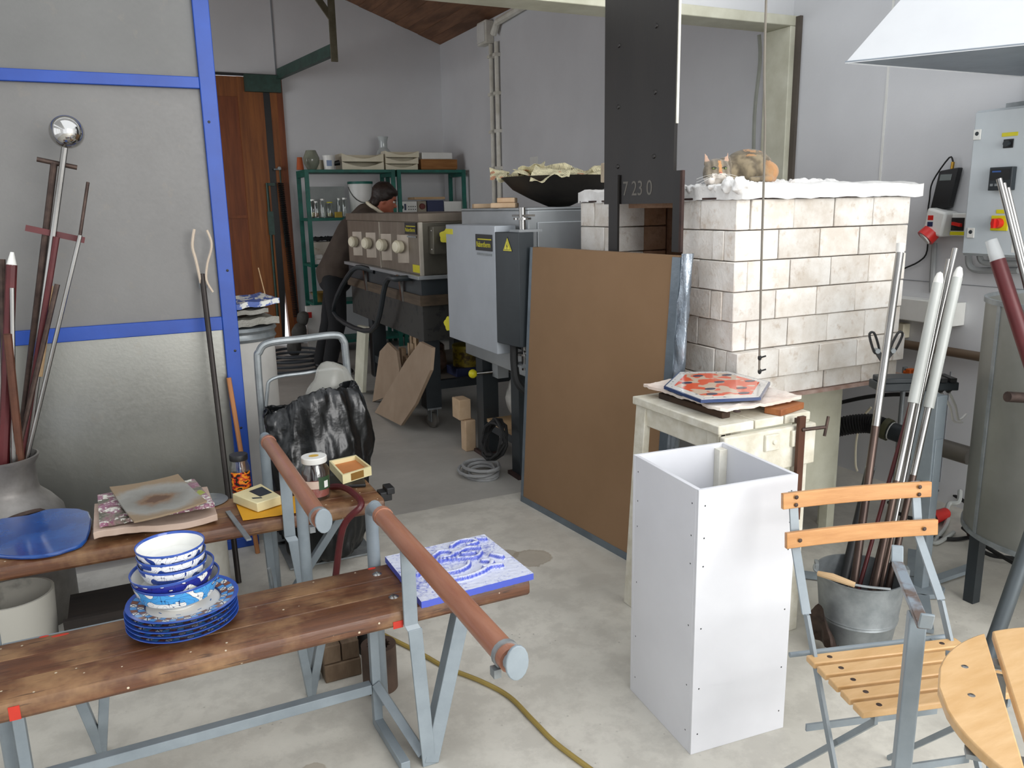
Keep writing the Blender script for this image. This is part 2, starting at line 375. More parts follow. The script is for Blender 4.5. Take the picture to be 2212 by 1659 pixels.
solo('wall_note', MB().box(XR-.003, XR-.0005, pX(1145, 340, XR).y-.16, pX(1145, 340, XR).y, pX(1145, 370, XR).z, pX(1145, 340, XR).z), white_plastic, 'small white paper note on the wall behind the black wok', 'paper')

# green door track on its hanger
z0 = py(600, 168, YB).z-.02; a = V((d1, YB-.05, z0)); e = pz(722, 118, z0)
tr = thing('door_track', 'green steel track arm hung from the ceiling beside the wooden door', 'track', e)
n_ = (e-a).normalized(); sd = n_.cross(V((0,0,1)))*.045
part('rail', MB().bar(a, e, sd*.6, (0,0,.008)).bar(a+V((0,0,.05)), e+V((0,0,.05)), sd*.2, (0,0,.05)), dgreen, tr)
part('bracket', MB().box(d1-.35, d1+.02, YB-.09, YB-.03, z0-.14, z0+.03), dgreen, tr)
tm = mat('weathered_steel', hx('6f6a58'), .6, .3, col2=hx('57523f'), scale=9)
part('hanger', MB().bar(e+V((0,0,-.06)), (e.x, e.y, roofz(e.x)), (.03, 0, 0), (0, .012, 0)), tm, tr)
k = e+V((0,0,.3)); q = V((e.x-.75, e.y, roofz(e.x-.75)))
part('brace', MB().bar(k, q, V((.02, 0, .02)), (0, .01, 0)), tm, tr)
# long door spring
sx = py(612, 560, YB-.08).x; za, zb = py(612, 735, YB-.08).z, py(612, 395, YB-.08).z
sp_ = [(sx+.03+.03*cos(i*.9)+.06*(1-i/520), YB-.1+.03*sin(i*.9), za+.25+(zb-za-.25)*i/520) for i in range(521)]
solo('door_spring', MB().tube(sp_, .006, 4), black, 'long black coil spring hanging beside the wooden door', 'spring')
solo('spring_rod', MB().cyl((sx-.11, YB-.08, .3), (sx-.11, YB-.08, zb), .014).box(sx-.12, sx-.03, YB-.09, YB-.07, zb-.03, zb).box(sx-.13, sx-.07, YB-.1, YB-.06, zb-.55, zb-.3), dgreen, 'green steel rod with bracket beside the black coil spring', 'rod')

# ================================================================== BRICK KILN
def brick_mat(name, c1, c2, stain):
    m, t, b = nt(name); b.inputs['Roughness'].default_value = .9
    vec = mapped(t, (1,1,1), True); n1 = noisen(t, vec, 7, 5, .65); n2 = noisen(t, vec, 70, 3, .6); n3 = noisen(t, vec, 22, 4, .7)
    col = mixc(t, ramp(t, n1, [(.35, 0), (.6, 1)]), c1, c2)
    col = mixc(t, mth(t, 'MULTIPLY', ramp(t, n3, [(.56, 0), (.70, 1)]), .45), col, stain)
    oi = nd(t, 'ShaderNodeObjectInfo'); hs = nd(t, 'ShaderNodeHueSaturation'); t.links.new(col, hs.inputs['Color'])
    t.links.new(mth(t, 'ADD', mth(t, 'MULTIPLY', oi.outputs['Random'], .18), .86), hs.inputs['Value'])
    t.links.new(hs.outputs[0], b.inputs['Base Color']); bumpn(t, b, mth(t, 'ADD', n2, n3), .5, .004); return m
brickm = brick_mat('insulating_brick', hx('d9d0c4'), hx('efebe4'), hx('b79f86'))
brickb = brick_mat('fired_brown_brick', hx('a07a5c'), hx('b8947a'), hx('6d4a34'))
KX, KY, KT = 2.057, 2.375, 1.508      # near left corner and top of the brickwork
BH, BL, BT = .114, .212, .067
bk = thing('brick_kiln', 'large kiln of white insulating bricks under a white fibre blanket', 'kiln', (2.5, 2.95, 0))
bmesh_cache = {}
def brick(x0, x1, y0, y1, z0, z1, m=None):
    d = (round(x1-x0, 4), round(y1-y0, 4), round(z1-z0, 4), m is None)
    if d not in bmesh_cache:
        g = .0018; k = me(MB().box(-d[0]/2+g, d[0]/2-g, -d[1]/2+g, d[1]/2-g, -d[2]/2+g, d[2]/2-g), 'brick')
        bm = bmesh.new(); bm.from_mesh(k); bmesh.ops.bevel(bm, geom=bm.edges[:], offset=.003, segments=1, affect='EDGES'); bm.to_mesh(k); bm.free()
        k.materials.append(m or brickm); bmesh_cache[d] = k
    o = bpy.data.objects.new('brick', bmesh_cache[d]); COL.objects.link(o); o.parent = bk
    j = lambda s: random.uniform(-s, s)
    o.location = V(((x0+x1)/2+j(.002), (y0+y1)/2+j(.002), (z0+z1)/2))-bk.location
    o.rotation_euler = (0, j(.003), j(.006)); return o
rows = [BH]*6+[.078]
z = KT; W = 4*BL+BT; Y1o, Y2o, Y3o = 2.70, 3.215, 3.50
for r, h in enumerate(rows):
    z1, z0 = z, z-h; z = z0
    ins = [0, .002, 0, .002, .012, -.02, .0][r]; x0, y0 = KX+(ins if r != 5 else .012), KY+ins
    odd = r % 2 == 1
    # near face, stretchers along x
    if not odd:
        brick(x0, x0+BT, y0, y0+BL, z0, z1)
        for i in range(4): brick(x0+BT+i*BL, x0+BT+(i+1)*BL, y0, y0+BT, z0, z1)
        brick(x0, x0+BT*1.6, y0+BL, Y1o, z0, z1); 
    else:
        for i in range(4): brick(x0+i*BL, x0+(i+1)*BL, y0, y0+BT, z0, z1)
        brick(x0+4*BL, x0+W, y0, y0+BT*2, z0, z1)
        brick(x0, x0+BL, y0+BT, y0+2*BT, z0, z1); brick(x0, x0+BT, y0+2*BT, Y1o, z0, z1)
    # right end, seen at the far edge
    brick(x0+W-BT, x0+W, y0+(BT if not odd else 2*BT), y0+BL+.1, z0, z1)
    # far side of the firing door
    if not odd:
        brick(KX, KX+BL*.85, Y2o, Y2o+.16, z0, z1); brick(KX, KX+BT, Y2o+.16, Y3o, z0, z1)
    else:
        brick(KX, KX+BL*.85, Y2o, Y2o+.07, z0, z1); brick(KX, KX+BT, Y2o+.07, Y3o, z0, z1)
    brick(KX+BL*.85, KX+BL*.85+.13, Y2o+.004, Y2o+.2, z0, z1, brickb)
zb0 = z
lining = MB().box(KX+.33, KX+W, Y2o+.03, Y3o, zb0, KT).box(KX+W-.2, KX+W-.068, KY+.31, Y3o, zb0, KT).box(KX+.23, KX+W-.08, KY+.14, Y1o-.02, zb0, KT-.002).box(KX+.02, KX+W, KY+.3, Y3o, zb0, zb0+.08).box(KX+.09, KX+W-.02, Y1o-.03, Y2o+.06, KT-.03, KT-.001)
part('lining', lining, brickb, bk)
rust = mat('rusty_steel', hx('4e3a34'), .75, .3, col2=hx('332624'), scale=12, bump=.2)
part('base_plate', MB().box(KX+.02, KX+W+.09, KY-.015, Y3o+.02, zb0-.012, zb0), mat('pinkish_scaled_plate', hx('b7a095'), .8, .1, col2=hx('96796b'), scale=16), bk)
part('top_plate', MB().box(KX-.004, KX+.62, KY-.012, Y3o, KT, KT+.007), rust, bk)
# fibre blanket
wool = mat('ceramic_fibre', hx('f4f3f0'), .95, col2=hx('dedcd8'), scale=14, bump=.7, bscale=45)
def woolfn(x0, x1, y0, y1, zt, amp, sd):
    def fn(u, v):
        x = x0+(x1-x0)*u; y = y0+(y1-y0)*v
        e = min(u, 1-u, v, 1-v); n = noise.noise(V((x*9+sd, y*9, 0)))*amp+noise.noise(V((x*30+sd, y*30, 3)))*amp*.4
        r = noise.noise(V((x*14, y*14, 9)))*.012
        return V((x+(r if e < .01 else 0), y+(r if e < .01 else 0), zt+n-(.008 if e < .02 else 0)))
    return fn
wb_ = MB().slabgrid(woolfn(KX-.004, KX+W+.03, KY-.03, Y3o+.02, KT+.058, .010, 0), .050, 40, 46)
part('fibre_blanket', wb_, wool, bk, 'white fluffy fibre blanket covering the kiln top')
wf = MB()
for i in range(9):
    y = KY+.02+i*.045; wf.ell((KX+.010+random.uniform(-.008, .012), y+random.uniform(-.012, .012), KT+.046+random.uniform(-.008, .006)), (random.uniform(.014, .026), random.uniform(.016, .032), random.uniform(.012, .02)))
for i in range(6): wf.ell((KX+.45+random.uniform(-.1, .3), KY+random.uniform(.05, .25), KT+.060), (.05, .03, .014))
wf.ell((KX+.005, KY-.012, KT+.045), (.035, .025, .035)); wf.ell((KX+.0, KY+.05, KT+.05), (.026, .03, .03)); wf.cap((KX, KY, KT+.05), (KX+.45, KY+.15, KT+.05), .012)
wt = fuse(wf, .006, 2)
for v in wt.v: v += V((noise.noise(v*60), noise.noise(v*60+V((9, 0, 0))), noise.noise(v*60+V((0, 9, 0)))))*.009
part('fibre_tuft', wt, wool, bk, ang=180)
# lifting door in its guides
bsteel = mat('black_mill_steel', hx('211d1a'), .45, .2, col2=hx('191614'), scale=4, stretch=(1, 2, .6), bump=.06, bscale=30)
ld = thing('lifting_door', 'tall black steel guillotine door plate raised above the kiln opening', 'kiln door', (2.0, 2.95, 1.48))
ya, yb = pX(1463, 300, 2.0).y, pX(1312, 300, 2.0).y; zlow = pX(1390, 440, 2.0).z
part('plate', MB().box(1.985, 2.0, ya, yb, zlow, 3.0), bsteel, ld)
for yk in (ya+.13, yb-.11):
    for i in range(6):
        zk = zlow+.17+i*.245+(.015 if yk < 2.8 else -.012)
        part('bolt', MB().lathe([(0, .007), (.008, .005), (.010, 0)], (1.985, yk, zk), 10, (-1, 0, 0)), bsteel, ld)
chalk = mat('chalk_mark', hx('6e6a63'), .9)
part('chalk_lettering', text('7 23 0', .085, (1.984, yb-.15, zlow+.035), (0, -1, 0), (0, 0, 1), .0003), chalk, ld, 'faint chalk figures')
part('edge_strip', MB().box(1.99, 2.0, ya-.006, ya-.0005, zlow+.30, 3.0), white_paint, ld)
gd = thing('door_guide', 'right rusty angle iron post guiding the black lifting door', 'post', (2.0, 2.67, zb0))
g1, g2, g3 = pX(1475, 450, 1.975).y, pX(1469, 450, 1.975).y, pX(1454, 450, 1.975).y
part('flange', MB().box(1.972, 1.982, g2, g3, 1.31, 1.62), bsteel, gd); part('web', MB().box(1.972, 1.984, g1+.004, g2, 1.31, 1.62), rust, gd)
gd = thing('door_guide', 'left dark angle iron post guiding the black lifting door', 'post', (2.0, 3.24, zb0))
g1, g2 = pX(1335, 450, 1.975).y, pX(1316, 450, 1.975).y
part('flange', MB().box(1.972, 1.982, g1, g2, zb0, 1.62), bsteel, gd); part('web', MB().box(1.982, 2.03, g2+.002, g2+.012, zb0, 1.62), rust, gd)
# stand of the kiln
ks = thing('kiln_stand', 'white wooden stand with board and legs carrying the brick kiln', 'stand', (2.5, 2.9, 0))
xr_ = py(1806, 860, KY+.12).x
part('board', MB().box(KX+.12, xr_, KY+.10, KY+.14, .22, zb0-.012), cream_paint, ks)
for (lx, ly) in ((2.75, 2.5), (2.87, 2.62), (2.15, 2.6), (2.15, 3.4), (2.86, 3.4)):
    part('leg', MB().box(lx-.022, lx+.022, ly-.022, ly+.022, 0, zb0-.012), cream_paint, ks)
part('rail', MB().box(2.12, 2.9, 3.38, 3.42, zb0-.1, zb0-.012), cream_paint, ks)
# pull cord
cx = [py(1655, 0, 2.22), py(1652, 300, 2.22), py(1645, 560, 2.22), py(1640, 805, 2.22)]
cx = [V((cx[0].x+.002, 2.22, 3.5))]+cx
pc = thing('pull_cord', 'thin knotted cord hanging straight down in front of the white bricks', 'cord', cx[-1])
part('cord', MB().tube(cx, .0045, 6, sub=6), mat('cord_fibre', hx('807a70'), .9), pc)
for yy in (773, 802): c = py(1641, yy, 2.22); part('knot', MB().ell(c, (.007, .007, .011)).cyl(c, c+V((.028, 0, .004)), .003), rubber, pc)
# ================================================================== KILNS
alu = mat('brushed_kiln_sheet', hx('8f8578'), .45, .55, col2=hx('7a7064'), scale=4, stretch=(2, 2, .5), bump=.05)
alu_end = mat('kiln_end_sheet', hx('6f6b60'), .4, .6, col2=hx('5d5a50'), scale=4)
silver = mat('silver_kiln_paint', hx('b3b9bf'), .4, .2, col2=hx('a8aeb4'), scale=3)
silver_d = mat('silver_sheet', hx('aaaeb0'), .38, .4, col2=hx('9b9fa1'), scale=3)
letter_y = mat('yellow_print', hx('d8cf1a'), .5)
def plate_sign(root, o, xd, h, wd, sub):
    """black plate with yellow lettering; o lower left corner, xd reading direction, up is +z"""
    xd = V(xd).normalized(); n = xd.cross(V((0,0,1)))
    p = part('name_plate', MB().ob(V(o)+xd*wd/2+V((0,0,h/2))+n*.002, xd*wd/2, n*.002, V((0,0,h/2))), black, root, 'black maker plate with yellow lettering')
    part('lettering', text('Nabertherm', h*.50, V(o)+xd*wd*.05+V((0,0,h*.22))+n*.0045, xd, (0,0,1), .0005, sx=wd*.90/(h*.50*5.25)), letter_y, p)
    part('line', MB().ob(V(o)+xd*wd*.56+V((0,0,h*.70))+n*.0045, xd*wd*.42, n*.0005, V((0,0,h*.035))), letter_y, p)
    if sub: part('type_strip', MB().ob(V(o)+xd*wd*.5+V((0,0,-h*.22))+n*.001, xd*wd*.46, n*.0006, V((0,0,h*.07))), galv, p)
def knob_star(c, d, r):
    d = V(d).normalized(); u = d.orthogonal().normalized(); w_ = d.cross(u); P = []
    for i in range(20):
        a = 2*pi*i/20; q = r*(1+.13*cos(5*a)); P.append(V(c)+(u*cos(a)+w_*sin(a))*q)
    return MB().prism(P, d*r*.55)
# ---- long fusing kiln on castors
ka, kb, X0, X1 = 5.09, 6.95, 1.78, 2.62
k1 = thing('fusing_kiln', 'long flat glass fusing kiln with four white knobs on a black wheeled frame', 'kiln', ((X0+X1)/2, 6.0, 0))
part('hood', MB().box(X0+.01, X1, ka+.005, kb, 1.06, 1.405), alu, k1, bev=.004)
part('lid_rim', MB().box(X0, X1, ka, kb, 1.405, 1.462), alu, k1, bev=.004)
part('end_panel', MB().box(X0+.015, X1-.01, ka-.004, ka+.006, 1.065, 1.40), alu_end, k1)
part('seam_strip', MB().box(X0+.004, X0+.012, 6.0, 6.012, 1.06, 1.40), mat('seam_light', hx('c9c2b4'), .4, .4), k1)
part('corner_strip', MB().box(X0, X0+.022, ka-.006, ka+.016, 1.055, 1.405), mat('seam_light', hx('c9c2b4'), .4, .4), k1)
part('ledge', MB().box(X0-.03, X1+.02, ka-.03, kb+.03, 1.035, 1.06), silver_d, k1, bev=.003)
part('frame', MB().box(X0+.0, X1, ka+.0, kb, .93, 1.035), charcoal, k1)
part('wood_band', MB().box(X0-.015, X1+.01, ka-.01, kb+.01, .86, .93), mat('scorched_wood', hx('5d4e3c'), .7, col2=hx('45382a'), scale=10, stretch=(1, .3, 4)), k1)
part('base_box', MB().box(X0+.01, X1-.01, ka+.02, kb-.02, .62, .86), mat('dusty_black_steel', hx('2a2b2b'), .6, .2, col2=hx('3c3b38'), scale=16, lo=.55, hi=.62), k1)
for lx, ly in ((X0+.07, ka+.09), (X0+.07, 6.42), (X1-.07, ka+.09), (X1-.07, 6.42)):
    lg = part('leg', MB().box(lx-.055, lx+.055, ly-.055, ly+.055, .15, .62), charcoal, k1)
    if lx < 2.2:
        c = V((lx, ly-.01, .055))
        part('castor_fork', MB().box(lx-.05, lx+.05, ly-.06, ly+.06, .138, .15).box(lx-.026, lx-.02, ly-.05, ly+.02, .05, .14).box(lx+.02, lx+.026, ly-.05, ly+.02, .05, .14), galv, lg)
        part('castor_wheel', MB().lathe([(0, -.016), (.04, -.018), (.055, -.012), (.055, .012), (.04, .018), (0, .016)], c, 20, (1, .35, 0)), grey_rubber, lg)
part('lower_rail', MB().box(X0+.02, X0+.07, ka+.1, 6.4, .27, .33).box(X0+.07, X1-.1, ka+.06, ka+.11, .27, .33).box(X1-.1, X1-.05, ka+.1, 6.4, .27, .33), charcoal, k1)
part('lower_shelf', MB().box(X0+.07, X1-.1, ka+.11, 6.4, .29, .31), mat('dusty_board', hx('6c6256'), .8), k1)
hp = [pX(a, b, X0-.12) for a, b in ((758, 584), (719, 675), (800, 714), (831, 610), (852, 603))]
part('handle', MB().tube([V((X0, hp[0].y-.25, hp[0].z))]+[V((X0-.11, p.y, p.z)) for p in hp]+[V((X0, hp[4].y, hp[4].z))], .02, 8, sub=5), charcoal, k1)
for i, (a, b) in enumerate(((762.6, 527.6), (791.4, 531), (823.7, 535.3), (859.2, 539.3))):
    c = pX(a, b, X0-.045); f = X0+.01; yk = c.y
    wv = MB().prism([(f, yk+.045, c.z-.09), (f, yk-.07, c.z-.09), (f-.05, yk+.02, c.z-.09)], (0, 0, .19)).add([], [])
    br = part('switch_bracket', wv, alu, k1)
    dn = V((-.72, -.0, 0))+V((0, .65, 0))*-.0; dn = V((-.75, .62, 0)).normalized() if False else V((-.95, -.3, 0)).normalized()
    kc = V((f-.048, yk-.0, c.z+.02))
    part('switch_knob', MB().lathe([(.042, -.03), (.044, .02), (.034, .032), (0, .034)], kc, 16, dn), ivory, br, 'ivory rotary knob')
q = pX(875, 505, X0); plate_sign(k1, (X0+.006, 5.39, 1.325), (0, -1, 0), .075, .23, True)
part('sticker', MB().box(X0+.004, X0+.011, 5.12, 5.26, 1.075, 1.125), yellow, k1)
sb = part('switch_box', MB().box(1.84, 1.93, ka-.10, ka, 1.20, 1.38), alu_end, k1, bev=.004)
for zz in (1.23, 1.35): part('screw', MB().lathe([(0, .004), (.008, 0)], (1.84, ka-.06, zz), 8, (-1, 0, 0)), steel, sb)
part('clamp_knob', knob_star((1.905, ka-.16, 1.315), (-.4, -1, 0), .042), yellow, k1, 'yellow star knob')
part('clamp_stem', MB().cyl((1.91, ka, 1.315), (1.905, ka-.16, 1.315), .02), black, k1)
for yy in (6.38, 5.47):
    part('latch', MB().bar((X0-.025, yy, 1.03), (X0-.02, yy-.03, .86), (0, .018, 0), (.008, 0, 0)).cyl((X0-.03, yy-.02, 1.03), (X0-.03, yy+.03, 1.03), .015), steel, k1)
# ---- front loading kiln
kn, kf, xf, xb = 3.76, 4.65, 1.90, 2.62
zk0, zk1 = .60, 1.475
k2 = thing('chamber_kiln', 'silver front loading kiln with black hinge housing and yellow knobs', 'kiln', ((xf+xb)/2, 4.2, 0))
part('body', MB().box(xf, xb, kn, kf, zk0, zk1), silver_d, k2, bev=.006)
part('top_cover', MB().box(xf-.002, xb, kn-.002, kf, zk1, zk1+.012), silver_d, k2, bev=.003)
part('side_cover', MB().box(xf+.05, xb-.02, kn-.012, kn, zk0+.1, zk1-.06), silver_d, k2, bev=.004)
dd = part('door', MB().box(1.745, 1.865, 3.83, 4.52, .735, 1.40), silver, k2, bev=.004)
part('door_seal', MB().box(1.865, xf, 3.9, 4.45, .78, 1.36), charcoal, dd)
plate_sign(dd, (1.744, 4.07, 1.27), (0, -1, 0), .085, .21, True)
part('sticker', MB().box(1.7425, 1.745, 4.41, 4.52, 1.345, 1.375), yellow, dd)
hs = part('hinge_housing', MB().prism([(1.745, 3.83, .80), (1.745, 3.80, .80), (1.775, 3.62, .80), (1.86, 3.62, .80), (1.88, 3.83, .80)], (0, 0, .57)), charcoal, k2, 'black hinge and switch housing', bev=.003)
ws = V((1.76-.0, 3.71, 1.265)); nn = V((-.18, -.03, 0)).cross(V((0, 0, 1)))
xd = (V((1.775, 3.62, 0))-V((1.745, 3.80, 0))).normalized(); nn = xd.cross(V((0,0,1)))
def tri(c, r, off): return [c+xd*(r*sin(2*pi*i/3))+V((0,0,r*cos(2*pi*i/3)))+nn*off for i in range(3)]
cw = V((1.76, 3.71, 1.30))
part('warning_rim', MB().prism(tri(cw, .048, 0), nn*.002), black, hs)
part('warning_sign', MB().prism(tri(cw, .042, .002), nn*.001), yellow, hs, 'yellow triangular high voltage warning sign')
part('warning_rim', MB().prism(tri(cw, .033, .003), nn*.0005), black, hs)
part('warning_sign', MB().prism(tri(cw, .029, .0035), nn*.0006), yellow, hs)
bo = cw+nn*.0042; f_ = lambda x, z: bo+xd*x+V((0,0,z))
part('warning_bolt', MB().prism([f_(.002, .018), f_(-.006, .0), f_(-.001, .0), f_(-.003, -.013), f_(.006, .004), f_(.001, .004)], nn*.0006), black, hs)
for z_, s_ in ((1.40, 1), (.715, -1)):
    part('hinge_pin', MB().cyl((1.84, 3.70, z_-.05), (1.84, 3.70, z_+.09), .016).cyl((1.84, 3.70, z_+.03), (1.84, 3.70, z_+.04), .045).box(1.83, xf, 3.68, 3.80, z_+.045, z_+.055), steel, k2)
    part('hinge_arm', MB().box(1.80, 1.93, 3.66, 3.77, z_-.03, z_-.018), silver_d, k2)
part('supply_hose', MB().tube([(1.79, 3.72, .80), (1.79, 3.72, .70), (1.80, 3.70, .60), (1.86, 3.66, .53), (1.95, 3.66, .50)], .022, 8, sub=5), rubber, k2)
part('clamp_knob', knob_star((1.80, 4.62, .80), (-.8, -.3, 0), .042), yellow, k2, 'yellow star knob')
part('clamp_stem', MB().cyl((1.80, 4.62, .80), (1.86, 4.52, .80), .018), black, k2)
part('lever_ball', MB().ell((1.84, 4.40, .52), .027), yellow, k2, 'yellow ball knob')
part('lever_rod', MB().cyl((1.84, 4.40, .52), (2.4, 4.2, .56), .01), steel, k2)
part('channel', MB().box(1.95, 2.02, 4.28, 4.36, zk0-.10, zk0), silver_d, k2)
for ly in (4.44, 3.95):
    for lx in (1.95, 2.5): part('leg', MB().box(lx-.05, lx+.05, ly-.05, ly+.05, .02, zk0), charcoal, k2)
part('foot_pad', MB().box(1.88, 2.02, 4.37, 4.51, 0, .02), rust, k2)
part('foot_pad', MB().box(1.88, 2.02, 3.88, 4.02, 0, .02), rust, k2)
part('shelf_frame', MB().box(1.93, 1.98, 4.0, 4.39, .16, .215).box(2.47, 2.53, 4.0, 4.39, .16, .215), charcoal, k2)
pale_wood = mat('pale_wood', hx('c9ab84'), .7, col2=hx('b3926a'), scale=6, stretch=(1, 1, 6))
part('shelf_board', MB().box(1.92, 2.2, 4.0, 4.39, .215, .235).box(2.21, 2.53, 4.0, 4.39, .215, .235), pale_wood, k2)
kp = mat('pale_kiln_batt', hx('cdb394'), .9, col2=hx('bda080'), scale=9, bump=.3)
mdf = mat('beige_board', hx('a48f79'), .8, col2=hx('97826c'), scale=5)
# things under and on the kilns
for y0, lb in ((4.50, 'pale brick standing on end beside the leg of the silver kiln'), ):
    solo('kiln_brick', MB().box(1.83, 1.90, 4.52, 4.60, .0, .20), kp, lb, 'brick', bev=.006)
solo('kiln_brick', MB().box(1.80, 1.88, 4.54, 4.66, .201, .33), kp, 'pale brick laid crosswise on the upright brick by the kiln leg', 'brick', bev=.006)
bagm = mat('clear_film', hx('c2bfb8'), .25, col2=hx('a8a59e'), scale=18, bump=1.0, bscale=30)
bgm = MB().ell((2.05, 4.22, .385), (.06, .11, .135), 20, 16)
for v in bgm.v: n = noise.noise(v*17)*.022; v += (v-V((2.05, 4.22, .385))).normalized()*n*.8
solo('packed_bag', bgm, bagm, 'crumpled whitish plastic bag on the shelf under the silver kiln', 'bag')
for i, (a, b, c, d, e, f_) in enumerate(((1.97, 2.06, 3.92+.09, 4.07, .236, .28), (1.98, 2.2, 4.03, 4.07, .281, .32), (1.96, 2.25, 4.02, 4.075, .321, .36), (1.96, 2.22, 4.01, 4.08, .361, .40))):
    solo('wood_offcut', MB().box(a, b, c, d, e, f_), pale_wood, ['short', 'second', 'third', 'topmost'][i]+' pale timber offcut in the stack under the silver kiln', 'wood block', 'offcuts under the silver kiln', bev=.003)
solo('leaning_batten', MB().bar((2.20, 4.34, .26), (2.22, 4.10, .56), (.03, 0, 0), (0, .02, .012)), pale_wood, 'pale board leaning behind the plastic bag under the silver kiln', 'board')
def coil(cx, cy, z, r, n, rad, sd):
    rnd = random.Random(sd); pts = []
    for i in range(n*14):
        a = i/14*2*pi; rr = r*(1+.22*sin(i*.21+sd)); pts.append((cx+cos(a)*rr*.75+.012*sin(i*.13), cy+sin(a)*rr+.01*cos(i*.17), z+.012*(i//14)+.006*sin(i*.5)))
    return MB().tube(pts, rad, 6)
solo('cable_coil', coil(1.73, 4.06, .012, .12, 5, .009, 1), mat('light_grey_cable', hx('9fa0a0'), .5), 'coil of light grey cable on the floor by the leaning panel', 'cable')
solo('cable_coil', MB().tube([(1.80+.02*sin(i*.9)+.03*cos(i/12*2*pi), 4.02+.12*sin(i/12*2*pi), .20+.10*cos(i/12*2*pi)+i*.0006) for i in range(56)], .010, 6), rubber, 'coil of black cable hanging from the kiln shelf', 'cable')
def board_pts(pts, off): return MB().prism(pts, off)
b1 = [pX(a, b, 1.72) for a, b in ((812, 880), (812, 760), (826, 741), (846, 760), (856, 800), (853, 850))]
solo('kiln_board', MB().prism([(1.70+p.z*.12, p.y, max(p.z, .0)) for p in b1], (.02, 0, 0)), mdf, 'narrow beige board with a rounded edge leaning under the black kiln', 'board')
b2 = []
for a, b in ((815, 905), (870, 935), (893, 890), (914, 820), (912, 772), (886, 758), (862, 800)):
    p = pX(a, b, 1.63); b2.append(V((1.62+p.z*.13, p.y, p.z)))
zmin = min(p.z for p in b2)
solo('kiln_board', MB().prism([p-V((0,0,zmin)) for p in b2], (.022, 0, 0)), mdf, 'large beige board with a curved side leaning in front of the kiln castor', 'board')
solo('white_plank', MB().prism([(1.66, 6.55, .02), (1.69, 6.40, .02), (1.75, 6.40, .56), (1.72, 6.55, .56)], (.03, 0.0, 0)), cream_paint, 'upright white plank under the far end of the black kiln', 'plank')
rnd = random.Random(4)
for i in range(9):
    y = 5.50+.055*i; zz = .312; h_ = .10+.045*(i % 4)+.008*i
    solo('offcut', MB().ob((1.985+rnd.uniform(-.03, .03), y, zz+h_/2), (.05, 0, 0), (0, .022, 0), (0, 0, h_/2)), kp,
         ['first', 'second', 'third', 'fourth', 'fifth', 'sixth', 'seventh', 'eighth', 'ninth'][i]+' upright pale offcut from the near end of the pile under the black kiln', 'offcut', 'offcuts under the black kiln')
for i in range(3):
    solo('firebrick', MB().box(1.856, 1.893, 5.62+i*.1, 5.70+i*.1, .312, .36+.05*i), kp, ['lowest', 'middle', 'tallest'][i]+' of the three pale bricks in front of the offcut pile', 'brick', 'bricks under the black kiln', bev=.004)
bg = MB().ell((1.97, 5.36, .46), (.06, .08, .12), 18, 14)
for v in bg.v: v += (v-V((1.97, 5.36, .46))).normalized()*noise.noise(v*21)*.025
solo('dark_bag', bg, mat('brown_film', hx('5a4234'), .35, col2=hx('3a2a22'), scale=12, bump=.8), 'brownish crumpled plastic bag beside the offcuts under the black kiln', 'bag')
tn = thing('biscuit_tin', 'yellow printed tin on the shelf under the black kiln', 'tin', (2.2, ka+.28, .375))
part('body', MB().lathe([(0, 0), (.10, 0), (.10, .13), (0, .13)], (2.2, ka+.28, .375), 24), mat('tin_print', hx('8d7a1e'), .4, .2, col2=hx('4b3a18'), scale=22, lo=.42, hi=.55), tn)
part('lid', MB().lathe([(0, 0), (.104, 0), (.104, .02), (.095, .026), (0, .026)], (2.2, ka+.28, .505), 24), mat('tin_lid', hx('9a8a2a'), .4, .3), tn)
solo('flat_box', MB().box(2.08, 2.36, ka+.18, ka+.38, .312, .373), navy, 'dark blue flat box under the yellow tin', 'box', bev=.004)
# on top of the silver kiln
zt = zk1+.0125
solo('kiln_batt', MB().ob((2.0, 4.24, zt+.014), (.055, -.042, 0), (.085, .15, 0), (0, 0, .014)), kp, 'large pale kiln batt lying on top of the silver kiln', 'kiln shelf', bev=.006)
solo('kiln_batt', MB().ob((2.005, 4.22, zt+.042), (.04, -.03, 0), (.05, .085, 0), (0, 0, .013)), kp, 'small pale kiln batt on the larger one on the silver kiln', 'kiln shelf', bev=.004)
solo('kiln_batt', MB().ob((1.985, 4.53, zt+.013), (.05, -.02, 0), (.02, .06, 0), (0, 0, .013)), kp, 'narrow pale batt at the far edge of the silver kiln top', 'kiln shelf', bev=.004)
solo('red_box', MB().box(2.12, 2.18, 4.5, 4.58, zt, zt+.06), red, 'small red box behind the pale batts on the silver kiln', 'box', bev=.003)
wc = V((2.28, 4.12, zt))
prof = [(0, 0), (.06, .002), (.16, .045), (.25, .105), (.315, .165), (.325, .165), (.26, .098), (.17, .05), (.06, .012), (0, .01)]
solo('wok', MB().lathe(prof, wc, 40), mat('black_iron', hx('24211f'), .55, .3, col2=hx('38332d'), scale=7), 'wide black iron wok on the silver kiln holding old newspapers', 'wok')
paper = None
